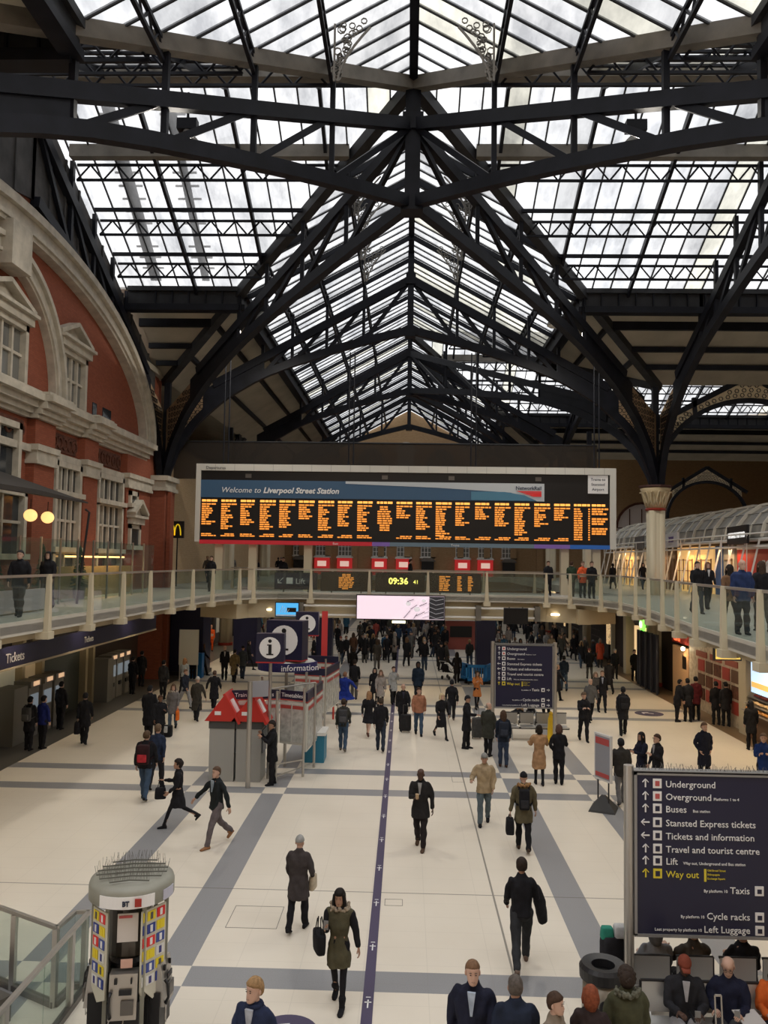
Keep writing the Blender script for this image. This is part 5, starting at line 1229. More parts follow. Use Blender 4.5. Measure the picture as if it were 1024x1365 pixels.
def post_col(x, y, w_, l):
    p = thing('square_column', l, 'column', (x, y, 0)); MB().box(-w_, w_, -w_, w_, 0, 4.3).build('shaft', NAVY, p); MB().box(-w_-.08, w_+.08, -w_-.08, w_+.08, 0, .2).build('plinth', BLACK, p)
post_col(4.6, 48.6, .55, 'navy square column under the right of the bridge'); post_col(-12, 46, .9, 'wide navy column beyond the brick pier'); post_col(-5.1, 52, .5, 'navy square column left beneath the bridge')
post_col(-9.6, 50, .7, 'navy square column behind the orange worker')
g = thing('kiosk_stall', 'small red and white stall in the distant crowd', 'stall', (4.0, 62, 0))
MB().box(-1.1, 1.1, -1, 1, 0, 2.1).build('stall_body', mat('stall_red', (.35, .09, .07), .6), g); MB().prism([(-1.4, 2.1), (1.4, 2.1), (.3, 2.8), (-.3, 2.8)], 2.4, 'y', -1.2).build('stall_roof', WHITEP, g); MB().box(-.8, .8, -1.05, -1, .9, 1.7).build('stall_window', BLACK, g)
g = thing('stairs', 'stairway rising in the distance left of the small information sign', 'stairs', (-8.2, 56, 0))
for i in range(16): MB().box(-1.4, 1.4, i*.32, (i+1)*.32, i*.17, (i+1)*.17).build('tread', mat('tread_grey', (.25, .24, .22), .6), g)
for x in (-1.45, 1.45): MB().beam((x, 0, 1), (x, 5.1, 3.7), .06, .06).build('handrail', STEEL, g)
g = thing('poster_stand', 'white framed notice panel by the brick pier', 'sign', (-11.2, 42.6, 0)); MB().box(-.5, .5, -.04, .04, .9, 2.7).build('panel', mat('notice_cream', (.5, .5, .46), .5), g)
for x in (-.45, .45): MB().tube([(x, 0, 0), (x, 0, .9)], .03).build('leg', STEEL, g)
# floor graphics: long purple guide strip with arrows, discs, manholes
PUR = mat('guide_purple', (.055, .042, .095), .55)
g = thing('floor_strip', 'long purple guide strip with small white arrows down the middle of the floor', 'floor marking', (0, 0, 0))
MB().add([(-.56, 10, .004), (-.4, 10, .004), (-.58, 86, .004), (-.74, 86, .004), (-.56, 10, .008), (-.4, 10, .008), (-.58, 86, .008), (-.74, 86, .008)], [(0, 1, 2, 3), (4, 5, 6, 7), (0, 1, 5, 4), (1, 2, 6, 5), (2, 3, 7, 6), (3, 0, 4, 7)]).build('strip', PUR, g)
for i in range(14):
    y = 12.2+i*1.75; x = -.48-.18*(y-10)/76*1.0
    MB().box(x-.01, x+.01, y, y+.22, .009, .011).box(x-.05, x+.05, y+.14, y+.165, .009, .011).box(x-.035, x+.035, y+.28, y+.3, .009, .011).build('white_mark', WHITE, g)
def disc(x, y, r, l):
    g = thing('floor_disc', l, 'floor marking', (x, y, .002)); MB().lathe((0, 0, 0), [(r, 0), (r, .006)], 36).build('disc', PUR, g)
    MB().beam((r*.3, -.1*r, .009), (-r*.35, .25*r, .009), r*.13, .004).beam((-r*.4, .32*r, .009), (-r*.38, -.15*r, .009), r*.12, .004).beam((-r*.42, .3*r, .009), (r*.05, .4*r, .009), r*.12, .004).build('arrow', WHITE, g)
disc(-1.55, 11.55, .42, 'purple floor disc with white arrow at the bottom of the photo'); disc(10.5, 36.3, .6, 'faint dark floor disc on the right of the concourse')
LN = mat('cover_line', (.25, .23, .2), .6)
for x0, x1, y0, y1, l in ((-3.08, -2.18, 14.65, 15.57, 'large square access cover outline left of the grey haired walker'), (-.34, 0.0, 15.75, 16.05, 'small access cover outline right of the purple strip'), (1.4, 1.75, 24.5, 25.2, 'faint access cover outline beyond the bald man')):
    t = .012; tag(MB().box(x0, x1, y0, y0+t, .001, .004).box(x0, x1, y1-t, y1, .001, .004).box(x0, x0+t, y0, y1, .001, .004).box(x1-t, x1, y0, y1, .001, .004).build('access_cover', LN), l, 'floor cover')
# ------------------------------------------------------------------ people
SKINS = {'pale': (.52, .33, .25), 'tan': (.38, .22, .15), 'brown': (.17, .085, .05), 'dark': (.075, .04, .028)}
def cmat(c, rough=.85):
    return mat('cloth_%d_%d_%d' % tuple(int(v*250) for v in c), c, rough, spec=.2, noise_amt=.2, nscale=9, bump=.25, bscale=60)
def finish(mb, name, mt, parent, voxel, smooth=2, folds=0.0, extra=None):
    me = bpy.data.meshes.new('t'); me.from_pydata(mb.v, [], mb.f)
    bm = bmesh.new(); bm.from_mesh(me); bmesh.ops.recalc_face_normals(bm, faces=bm.faces); bm.to_mesh(me); bm.free()
    if voxel:
        o = bpy.data.objects.new('t', me); COL.objects.link(o)
        md = o.modifiers.new('r', 'REMESH'); md.mode = 'VOXEL'; md.voxel_size = voxel
        dg = bpy.context.evaluated_depsgraph_get(); m2 = bpy.data.meshes.new_from_object(o.evaluated_get(dg))
        bpy.data.objects.remove(o); bpy.data.meshes.remove(me); me = m2
    bm = bmesh.new(); bm.from_mesh(me)
    if voxel:
        for _ in range(smooth): bmesh.ops.smooth_vert(bm, verts=bm.verts, factor=.5, use_axis_x=True, use_axis_y=True, use_axis_z=True)
    if folds:
        bm.normal_update()
        for v in bm.verts:
            q = Vector((v.co.x*12, v.co.y*12, v.co.z*7)); v.co += v.normal*folds*noise.noise(q+Vector((mb.seed, 0, 0)))
    if extra is not None:
        m3 = bpy.data.meshes.new('e'); m3.from_pydata(extra.v, [], extra.f); b2 = bmesh.new(); b2.from_mesh(m3); bmesh.ops.recalc_face_normals(b2, faces=b2.faces); b2.to_mesh(m3); b2.free()
        bm.from_mesh(m3); bpy.data.meshes.remove(m3)
    me2 = bpy.data.meshes.new(name); bm.to_mesh(me2); bm.free(); bpy.data.meshes.remove(me)
    me2.materials.clear(); me2.materials.append(mt); me2.polygons.foreach_set('use_smooth', [True]*len(me2.polygons))
    o = bpy.data.objects.new(name, me2); COL.objects.link(o); o.parent = parent
    return o
def ctube(m_, pts, rs, n=10):
    """tube with rounded ends through joints, radii blended between them"""
    P = [Vector(p) for p in pts]; Q = []; R_ = []
    for i in range(len(P)-1):
        k = 3
        for j in range(k):
            t = j/k; Q.append(P[i].lerp(P[i+1], t)); R_.append(rs[i]+(rs[i+1]-rs[i])*(3*t*t-2*t**3))
    Q.append(P[-1]); R_.append(rs[-1])
    d0 = (Q[0]-Q[1]).normalized(); d1 = (Q[-1]-Q[-2]).normalized()
    Q = [Q[0]+d0*R_[0]*.95, Q[0]+d0*R_[0]*.6]+Q+[Q[-1]+d1*R_[-1]*.6, Q[-1]+d1*R_[-1]*.95]
    R_ = [R_[0]*.25, R_[0]*.8]+R_+[R_[-1]*.8, R_[-1]*.25]
    m_.tube(Q, R_, n)
def ell_rings(m_, rows, n=16, pw=2.4):
    """rows: (cx, cy, z, rx, ry)"""
    R_ = []
    for cx, cy, z, rx, ry in rows:
        r_ = []
        for k in range(n):
            a = 2*PI*k/n; c, s = math.cos(a), math.sin(a)
            r_.append((cx+rx*math.copysign(abs(c)**(2/pw), c), cy+ry*math.copysign(abs(s)**(2/pw), s), z))
        R_.append(r_)
    m_.rings(R_)
HEAD = [(-.118, .018, -.078, -.035), (-.108, .040, -.094, -.0), (-.085, .054, -.098, .03), (-.06, .062, -.094, .05), (-.035, .067, -.092, .068), (-.01, .071, -.09, .082),
        (.012, .073, -.086, .09), (.035, .075, -.092, .095), (.06, .074, -.089, .095), (.085, .066, -.074, .085), (.105, .050, -.05, .062), (.118, .026, -.02, .032), (.121, .008, .0, .012)]
def head_mesh(m_, M, n=20):
    R_ = []
    for z, w_, yf, yb in HEAD:
        cy, ry = (yf+yb)/2, (yb-yf)/2; r_ = []
        for k in range(n):
            a = 2*PI*k/n-PI/2; c, s = math.cos(a), math.sin(a); x = w_*c; y = cy+ry*s
            if s < 0:
                nz_ = max(0, 1-abs(z+.028)/.035); y -= .024*nz_*max(0, 1-abs(x)/.018)
                y += .008*max(0, 1-abs(z-.012)/.02)*max(0, 1-abs(abs(x)-.032)/.02)
                y -= .006*max(0, 1-abs(z+.062)/.014)*max(0, 1-abs(x)/.03)
            r_.append(M @ Vector((x, y, z)))
        R_.append(r_)
    m_.rings(R_)
    for s in (-1, 1):
        k0 = len(m_.v); m_.ball((s*.077, .01, -.01), .012, .02, .032, 8); m_.v[k0:] = [tuple(M @ Vector(v)) for v in m_.v[k0:]]
def hand(m_, wrist, d, side, curl=.35, n=6, sc=1.0, inw=None):
    """palm and five fingers; d: direction of the forearm, thumb towards the front (-y)"""
    d = Vector(d).normalized(); f = Vector((0, -1, 0)); f = (f-d*f.dot(d))
    if f.length < .3: f = Vector((-side, 0, .3)); f = f-d*f.dot(d)
    f.normalize(); pn = d.cross(f).normalized()
    if pn.x*side > 0: pn = -pn        # palm normal points inwards
    w = Vector(wrist); R_ = []
    for t, hw, ht in ((-.01, .024, .018), (.03, .034, .015), (.06, .040, .014), (.09, .040, .012), (.098, .03, .006)):
        c = w+d*t*sc; R_.append([c+f*hw*sc*math.cos(a)+pn*ht*sc*math.sin(a) for a in [2*PI*k/8 for k in range(8)]])
    m_.rings(R_)
    for i, (o, ln) in enumerate(((.028, .072), (.0095, .08), (-.0095, .075), (-.028, .06))):
        p = w+d*.088*sc+f*o*sc; pts = [p]; ang = curl*.6
        for s_, seg in enumerate((.42, .33, .25)):
            q = pts[-1]+(d*math.cos(ang)+pn*math.sin(ang))*ln*seg*sc; pts.append(q); ang += curl
        m_.tube(pts, [.0095*sc, .009*sc, .008*sc, .006*sc], n)
    p = w+d*.025*sc+f*.03*sc; a = (d*.55+f*.75+pn*.25).normalized(); q = p+a*.04*sc; r_ = q+(d*.85+f*.3+pn*.3).normalized()*.03*sc
    m_.tube([p-a*.01, p, q, r_], [.012*sc, .012*sc, .0105*sc, .008*sc], n)
def hair_mesh(style, M, hc):
    m_ = MB(); n = 18
    def rows(tab):
        R_ = []
        for z, w_, yf, yb in tab:
            cy, ry = (yf+yb)/2, (yb-yf)/2
            R_.append([M @ Vector((w_*math.cos(2*PI*k/n), cy+ry*math.sin(2*PI*k/n), z)) for k in range(n)])
        m_.rings(R_)
    if style in ('short', 'balding', 'crop'):
        g = .008 if style == 'crop' else .016
        if style == 'balding': rows([(-.05, .07, .0, .085), (-.02, .079, -.01, .098), (.02, .081, -.0, .103), (.045, .077, .03, .1), (.07, .05, .05, .09)])
        else: rows([(-.06, .064, .01, .075+g), (-.03, .07+g, .0, .085+g), (.0, .073+g, -.012, .095+g), (.03, .075+g, -.03, .097+g), (.055, .075+g, -.075-g*.5, .096+g), (.08, .068+g, -.085-g*.5, .088+g), (.108, .05+g, -.06, .066+g), (.125+g*.4, .022+g, -.03, .03+g)])
    elif style in ('long', 'longdark', 'bob', 'pony'):
        bt = {'long': -.30, 'longdark': -.36, 'bob': -.15, 'pony': -.06}[style]
        tab = [(bt, .055, .045, .10), (bt+.05, .08, .02, .115), ((bt-.05)/2, .088, .012, .118), (-.05, .088, .0, .115), (.0, .089, -.015, .112), (.03, .089, -.035, .112), (.055, .087, -.092, .11), (.08, .08, -.095, .10), (.11, .06, -.07, .078), (.13, .03, -.03, .04)]
        rows(tab)
        if style != 'pony':
            for s in (-1, 1): k0 = len(m_.v); ctube(m_, [(s*.07, -.045, .05), (s*.084, -.035, -.06), (s*.088, -.045, bt*.75)], [.024, .03, .02], 8); m_.v[k0:] = [tuple(M @ Vector(v)) for v in m_.v[k0:]]
        else: k0 = len(m_.v); ctube(m_, [(0, .11, .05), (0, .15, -.02), (0, .13, -.2)], [.03, .035, .015], 8); m_.v[k0:] = [tuple(M @ Vector(v)) for v in m_.v[k0:]]
    elif style in ('beanie', 'cap'):
        rows([(.02, .08, -.085, .102), (.03, .086, -.104, .108), (.055, .086, -.104, .108), (.08, .08, -.092, .1), (.115, .06, -.066, .075), (.142, .025, -.03, .04), (.146, .008, -.01, .02)])
        if style == 'cap': k0 = len(m_.v); m_.prism([(-.06, -.09), (.06, -.09), (.045, -.165), (-.045, -.165)], .012, 'z', .035); m_.v[k0:] = [tuple(M @ Vector(v)) for v in m_.v[k0:]]
    elif style == 'curly':
        rr = random.Random(9)
        rows([(-.09, .06, .02, .1), (-.03, .098, .0, .13), (.03, .105, -.04, .135), (.07, .1, -.1, .13), (.11, .075, -.08, .1), (.145, .03, -.03, .05)])
        for i in range(26):
            a = rr.uniform(0, 2*PI); e = rr.uniform(-.2, 1.3); c = M @ Vector((.09*math.cos(e)*math.cos(a), .02+.1*abs(math.cos(e))*max(-.3, math.sin(a)), .02+.1*math.sin(e))); m_.ball(c, .03, n=6)
    elif style == 'hood':
        rows([(-.16, .07, -.05, .12), (-.1, .095, -.03, .14), (-.04, .108, -.045, .15), (.04, .108, -.06, .148), (.09, .095, -.095, .13), (.13, .06, -.085, .09), (.15, .02, -.03, .03)])
    return m_
def person(label, pos, face, h=1.72, pose='stand', top=(.02, .02, .025), hem=.80, bot=(.03, .03, .035), shoe=(.015, .015, .015), hair=('short', (.05, .03, .02)),
           skin='pale', arms=None, legs=None, lean=0, turn=0, nod=0, z0=0, vox=.014, bulk=1.0, shirt=None, fur=None, tights=False, seat=False, group=None, flare=0, stripe=None, name='person', lowpoly=False, scarf=None, specs=False, sleeve=None, boots=False):
    sc = h/1.75; o = thing(name, label, 'person', (pos[0], pos[1], z0), math.radians(face), group); o.scale = (sc, sc, sc)
    PL = {'stand': (3, 2, -3, 3), 'walk': (24, 10, -22, 24), 'walk2': (-22, 24, 24, 10), 'step': (12, 4, -12, 12), 'step2': (-12, 12, 12, 4), 'sit': (84, 82, 80, 86), 'stride': (26, 8, -18, 42), 'run': (-28, 50, 26, 6)}[pose]
    if legs: PL = legs
    PA = {'stand': ((4, 7, 10, 4), (4, 7, 10, 4)), 'walk': ((-20, 8, 12, 4), (22, 8, 20, 6)), 'walk2': ((22, 8, 20, 6), (-20, 8, 12, 4)), 'step': ((-10, 8, 12, 4), (12, 8, 16, 6)), 'step2': ((12, 8, 16, 6), (-10, 8, 12, 4)),
          'sit': ((22, 6, 75, 18), (22, 6, 75, 18)), 'stride': ((-26, 12, 14, 4), (26, 12, 16, 4)), 'run': ((24, 10, 30, 5), (-22, 10, 14, 5))}[pose]
    if arms: PA = arms
    n = 8 if lowpoly else 12
    J = {}
    for s, a, k in ((1, PL[0], PL[1]), (-1, PL[2], PL[3])):
        a, k = math.radians(a), math.radians(k); hp = Vector((s*.092, 0, .93))
        kn = hp+Vector((s*(.03 if seat else .0), -math.sin(a), -math.cos(a)))*.44; an = kn+Vector((0, -math.sin(a-k), -math.cos(a-k)))*.42
        J[s] = (hp, kn, an, a-k)
    low = min(J[1][2].z, J[-1][2].z)-.075
    if seat: dz = -.47+.0
    else: dz = -low
    def up_(v): return Vector((v.x, v.y, v.z+dz))
    for s in J: hp, kn, an, b = J[s]; J[s] = (up_(hp), up_(kn), up_(an), b)
    pz = dz
    le = math.radians(lean)
    def T(x, y, z):
        """torso space to figure space, leaning about the hips"""
        zz = z-.93; return Vector((x, y*math.cos(le)-zz*math.sin(le), .93+zz*math.cos(le)+y*math.sin(le)+pz))
    A = {}
    for s, (f, ou, el, iw) in ((1, PA[0]), (-1, PA[1])):
        f, ou, el, iw = map(math.radians, (f, ou, el, iw)); sh = T(s*.176*min(bulk, 1.08), .005, 1.41)
        d1 = Vector((s*math.sin(ou), -math.sin(f)*math.cos(ou), -math.cos(f)*math.cos(ou))); e = sh+d1*.28
        d2 = Vector((s*math.sin(ou)*.6-s*math.sin(iw), -math.sin(f+el)*math.cos(iw), -math.cos(f+el)*math.cos(iw))).normalized(); w = e+d2*.245
        A[s] = (sh, e, w, d2)
    nk = T(0, .0, 1.475); hc = T(0, -.012, 1.475)+Vector((0, -.01, .155))
    HM = Matrix.Translation(hc) @ Matrix.Rotation(math.radians(turn), 4, 'Z') @ Matrix.Rotation(math.radians(nod), 4, 'X')
    sk = mat('skin_'+skin, SKINS[skin], .55, spec=.3)
    V = 0 if lowpoly else vox
    # --- body: one continuous surface
    b = MB(); b.seed = 1
    rows = [(0, 0, .86, .12, .085), (0, 0, .95, .15, .10), (0, 0, 1.1, .125, .09), (0, 0, 1.28, .15, .10), (0, 0, 1.38, .16, .095), (0, 0, 1.45, .10, .07), (0, 0, 1.48, .055, .055)]
    R0 = len(b.v); ell_rings(b, rows, 14); b.v[R0:] = [tuple(T(*v)) for v in b.v[R0:]]
    ctube(b, [nk-Vector((0, 0, .06)), nk+Vector((0, -.005, .03)), hc-Vector((0, -.015, .05))], [.062, .054, .052], n)
    for s in (1, -1):
        hp, kn, an, g = J[s]; ctube(b, [hp, kn, an], [.078, .048 if tights else .052, .036], n)
        ctube(b, [an, an+Vector((0, -math.cos(g)*.03, -.03))], [.030, .02], n)
        sh, e, w, d = A[s]; ctube(b, [sh+Vector((-s*.035, 0, -.03)), sh.lerp(e, .3)+Vector((-s*.005, 0, 0)), e, w], [.04, .038, .036, .026], n)
    ex = MB(); head_mesh(ex, HM, 12 if lowpoly else 20)
    for s in (1, -1): hand(ex, A[s][2], A[s][3], s, .4, 4 if lowpoly else 6)
    body = finish(b, 'body', sk, o, V*1.05 if V else 0, 2, 0, ex)
    if not lowpoly:
        k = MB()
        for s in (-1, 1): k0 = len(k.v); k.ball((s*.030, -.088, .006), .0095, .006, .0055, 6).ball((s*.031, -.091, .029), .017, .005, .0028, 6); k.v[k0:] = [tuple(HM @ Vector(v)) for v in k.v[k0:]]
        k.build('eyes_and_brows', mat('eye_dark', (.02, .014, .012), .4), body)
        k = MB().ball((0, -.094, -.066), .024, .009, .007, 8); k.v = [tuple(HM @ Vector(v)) for v in k.v]; k.build('mouth', mat('lip_'+skin, tuple(c*.55 for c in SKINS[skin]), .5), body)
        if specs:
            k = MB()
            for s in (-1, 1): k.path([(s*.032+.024*math.cos(a), -.102, .008+.018*math.sin(a)) for a in [2*PI*j/10 for j in range(11)]], .004, .004, (0, 1, 0)); k.beam((s*.056, -.1, .012), (s*.078, .0, .01), .004, .004)
            k.v = [tuple(HM @ Vector(v)) for v in k.v]; k.build('spectacles', BLACK, body)
    # --- trousers
    if bot is not None:
        t = MB(); t.seed = 3; r1, r2, r3 = (.082, .054, .04) if tights else (.1, .074, .062)
        rr_ = [(0, 0, .80+.0, .11, .09), (0, .005, .88, .165, .12), (0, .0, .98, .155, .11), (0, 0, 1.03, .14, .1)]
        if seat: rr_ = [(0, .0, .84, .15, .12), (0, 0, .92, .165, .12), (0, 0, 1.0, .15, .11)]
        R0 = len(t.v); ell_rings(t, rr_, 14); t.v[R0:] = [tuple(T(*v)) for v in t.v[R0:]]
        for s in (1, -1):
            hp, kn, an, g = J[s]; ctube(t, [hp+Vector((0, 0, .0)), hp.lerp(kn, .5), kn, an+Vector((0, 0, .02))], [r1, (r1+r2)/2*1.02, r2, r3], n)
        finish(t, 'tights' if tights else 'trousers', cmat(bot), o, V, 2, .004 if tights else .02)
    # --- coat / top
    c = MB(); c.seed = hash(label) % 97; B_ = bulk; hz = hem
    st = abs(math.sin(math.radians(PL[0]-PL[2])))*.10
    rows = []
    if seat: hz = max(hz, .84)
    if hz < .72: rows += [(0, 0, hz, (.19+flare)*B_, (.14+st+flare)*B_), (0, 0, (hz+.88)/2, (.185+flare*.5)*B_, (.14+st*.5)*B_)]
    else: rows += [(0, 0, hz, .172*B_, .128*B_+st*.2)]
    rows += [(0, 0, .93, .172*B_, .128*B_), (0, 0, 1.06, .155*B_, .115*B_), (0, -.005, 1.22, .172*B_, .124*B_), (0, 0, 1.34, .185*B_, .122*B_), (0, 0, 1.41, .160*B_, .102*B_), (0, .0, 1.455, .11*B_, .082), (0, .0, 1.50, .070, .068), (0, -.004, 1.53, .064, .062)]
    if tights: rows = [(r[0], r[1], r[2], r[3]*(.84 if r[2] == 1.06 else .92 if .9 < r[2] < 1.4 else 1), r[4]*(.9 if r[2] == 1.06 else 1)) for r in rows]
    rows = sorted(rows, key=lambda r: r[2]); R0 = len(c.v); ell_rings(c, rows, 18)
    c.v[R0:] = [tuple(T(*v)) if v[2] > .85 else tuple(Vector((v[0], v[1], v[2]+pz))) for v in c.v[R0:]]
    for s in (1, -1):
        sh, e, w, d = A[s]
        if sleeve:
            q = MB(); q.seed = 4; ctube(q, [sh+(e-sh)*.1, sh+(e-sh)*.35, e, w-d*.02], [.07, .064*B_, .054*B_, .044], n); finish(q, 'sleeve', cmat(sleeve), o, V, 2, .015)
            ctube(c, [sh+Vector((-s*.03, 0, -.01)), sh+(e-sh)*.12], [.066*B_, .06*B_], n); continue
        ctube(c, [sh+Vector((-s*.03, 0, -.01)), sh+(e-sh)*.35, e, w-d*.02], [.068*B_, .062*B_, .054*B_, .044], n)
    coat = finish(c, 'coat' if hz < .75 else 'jacket', cmat(top), o, V, 2, .024)
    if shirt:
        k = MB(); pts = [(-.045, 1.47), (.045, 1.47), (.012, 1.22), (-.012, 1.22)]
        k.prism(pts, .03, 'y', -.138*B_); k.v = [tuple(T(*v)) for v in k.v]; k.build('shirt_front', cmat(shirt), coat)
    if scarf: k = MB(); k.tube([T(.075*math.cos(a), .07*math.sin(a)-.005, 1.475) for a in [2*PI*j/12 for j in range(13)]], .03, 8); k.build('scarf', cmat(scarf), o, smooth=True)
    if fur: 
        k = MB(); rr = random.Random(2)
        for j in range(110):
            a = rr.uniform(0, 2*PI); p = T((.10+.05*rr.random())*math.cos(a), .02+(.09+.04*rr.random())*math.sin(a), 1.43+.06*rr.random()+(.03 if math.sin(a) > 0 else -.0)); k.ball(p, rr.uniform(.018, .03), n=5)
        k.build('fur_trim', cmat(fur), coat, smooth=True)
    if stripe: 
        k = MB()
        for z in (1.02, 1.12): R0 = len(k.v); ell_rings(k, [(0, 0, z, .175*B_, .132*B_), (0, 0, z+.05, .178*B_, .134*B_)], 18)
        k.v = [tuple(T(*v)) for v in k.v]; k.build('reflective_band', cmat(stripe), coat)
    # --- shoes, hair
    for s in (1, -1):
        hp, kn, an, g = J[s]; k = MB(); k.seed = 0; ang = g*.7 if not seat else 0
        R_ = []
        for t_, hw, hh in ((-.075, .028, .03), (-.06, .038, .05), (0, .042, .055), (.07, .047, .035), (.13, .046, .026), (.17, .03, .018)):
            cc = Vector((an.x, an.y-(t_)*math.cos(ang)+.0, an.z-.075+.0+hh*.9-(t_)*math.sin(ang)*-1*0)); R_.append([cc+Vector((hw*math.cos(a), 0, hh*math.sin(a)*.95)) for a in [2*PI*j/10 for j in range(10)]])
        k.rings(R_)
        if not (bot is None): ctube(k, [Vector((an.x, an.y, an.z-.03)), Vector((an.x, an.y, an.z+.02)), an+(kn-an)*(.28 if boots else .10)], [.046, .045, .058 if boots else .046], 10)
        if g < -.35 and not seat:   # trailing foot, heel up
            q = Matrix.Translation(an) @ Matrix.Rotation(min(-g*.8, .8), 4, 'X') @ Matrix.Translation(-an); k.v = [tuple(q @ Vector(v)) for v in k.v]
            zz = min(v[2] for v in k.v); k.v = [(v[0], v[1], v[2]+max(0, .004-zz)) for v in k.v]
        k.build('shoe', cmat(shoe, .5), o, smooth=True)
    if hair[0] != 'bald':
        hm = hair_mesh(hair[0], HM, hc); hm.seed = 5
        nm = {'beanie': 'hat', 'cap': 'hat', 'hood': 'hood'}.get(hair[0], 'hair')
        hm.build(nm, cmat(hair[1]) if nm != 'hair' else mat('hair_%d_%d' % (int(hair[1][0]*255), int(hair[1][2]*255)), hair[1], .7, spec=.2, noise_amt=.3, nscale=30), o, smooth=True)
    o['_w'] = 0; del o['_w']
    W = Matrix.Translation((pos[0], pos[1], z0)) @ Matrix.Rotation(math.radians(face), 4, 'Z') @ Matrix.Scale(sc, 4)
    return {'o': o, 'W': W, 'wrist': {s: A[s][2]+A[s][3]*.09 for s in A}, 'T': T, 'face': face, 'sc': sc, 'J': J}
def rbox(m_, c, sx, sy, sz, rz=0, taper=1.0, pw=5):
    rows = []
    for t in (-1, -.96, -.8, 0, .8, .96, 1):
        q = (1-abs(t)**6*.12) if abs(t) < 1 else .8; w_ = 1+(taper-1)*(t+1)/2
        rows.append((0, 0, t*sz/2, sx/2*q*w_, sy/2*q*w_))
    k0 = len(m_.v); ell_rings(m_, rows, 20, pw); co, si = math.cos(rz), math.sin(rz)
    m_.v[k0:] = [(c[0]+v[0]*co-v[1]*si, c[1]+v[0]*si+v[1]*co, c[2]+v[2]) for v in m_.v[k0:]]; return m_
def xf(m_, W): m_.v = [tuple(W @ Vector(v)) for v in m_.v]; return m_
def backpack(p, label, col, col2=None, size=(.3, .16, .44)):
    g = thing('backpack', label, 'bag'); T = p['T']; y = .13+size[1]/2
    m_ = rbox(MB(), (0, 0, 0), *size); m_.v = [tuple(T(v[0], v[1]+y, v[2]+1.2)) for v in m_.v]; xf(m_, p['W']).build('pack_body', cmat(col), g, smooth=True)
    m_ = rbox(MB(), (0, 0, 0), size[0]*.75, .07, size[2]*.4); m_.v = [tuple(T(v[0], v[1]+y+size[1]/2, v[2]+1.12)) for v in m_.v]; xf(m_, p['W']).build('front_pocket', cmat(col2 or tuple(min(1, c*1.4+.01) for c in col)), g, smooth=True)
    for s in (-1, 1):
        m_ = MB().path([T(s*.11, .14, 1.40), T(s*.115, .06, 1.49), T(s*.12, -.06, 1.47), T(s*.125, -.145, 1.38), T(s*.15, -.14, 1.2), T(s*.19, .0, 1.1), T(s*.14, .15, 1.05)], .045, .015); xf(m_, p['W']).build('strap', cmat(tuple(c*.7 for c in col)), g)
    return g
def handbag(p, side, label, col, sz=(.30, .12, .26), drop=.12, name='handbag', cat='bag'):
    g = thing(name, label, cat); w = p['wrist'][side]; c = w+Vector((0, 0, -drop-sz[2]/2))
    m_ = rbox(MB(), (0, 0, 0), sz[1], sz[0], sz[2], 0, .88, 4); m_.v = [(v[0]+c.x, v[1]+c.y, v[2]+c.z) for v in m_.v]; xf(m_, p['W']).build('bag_body', cmat(col, .5), g, smooth=True)
    for s in (-1, 1):
        m_ = MB().tube([(c.x+s*.03, c.y-sz[0]*.25, c.z+sz[2]/2), (w.x+s*.015, w.y-.03, w.z+.005), (w.x+s*.015, w.y+.03, w.z+.005), (c.x+s*.03, c.y+sz[0]*.25, c.z+sz[2]/2)], .008, 6); xf(m_, p['W']).build('handle', cmat(tuple(q*.8 for q in col), .5), g)
    return g
def phone_in(p, side, label, col=(.01, .01, .012)):
    w = p['wrist'][side]; m_ = MB(); m_.cbox((w.x-side*.01, w.y-.02, w.z+.015), (.07, .012, .13)); o = xf(m_, p['W']).build('mobile_phone', mat('phone_black', col, .3)); tag(o, label, 'phone')
def cup_in(p, side, label):
    w = p['wrist'][side]; m_ = MB().lathe((w.x-side*.01, w.y-.03, w.z-.02), [(.03, 0), (.04, .1), (.042, .11), (.02, .115)], 12); tag(xf(m_, p['W']).build('paper_cup', mat('cup_tan', (.5, .36, .22), .6), smooth=True), label, 'cup')
def suitcase(x, y, rz, label, col=(.02, .02, .022), h=.6):
    g = thing('suitcase', label, 'suitcase', (x, y, 0), math.radians(rz)); rbox(MB(), (0, 0, h/2+.06), .40, .24, h).build('case_body', cmat(col, .5), g, smooth=True)
    MB().tube([(-.09, .08, h), (-.09, .08, h+.42), (.09, .08, h+.42), (.09, .08, h)], .01, 6).build('pull_handle', DSTEEL, g)
    for s in (-1, 1): MB().lathe((0, 0, 0), [(.03, -.012), (.03, .012)], 12).build('wheel', BLACK, g).matrix_local = Matrix.Translation((s*.15, .08, .03)) @ Matrix.Rotation(PI/2, 4, 'Y')
K = (.012, .012, .015); K2 = (.02, .02, .024); NV_ = (.014, .018, .04); JE = (.045, .075, .125); DJ = (.025, .032, .05); GY = (.09, .09, .09); BRN = (.05, .028, .015); BLD = (.45, .30, .14); OL = (.055, .052, .03)
DOWN = (12, 7, 8, 3); PH = (28, 4, 92, 22); POCK = (-12, 16, 42, 30); HOLD = (10, 6, 105, 25)
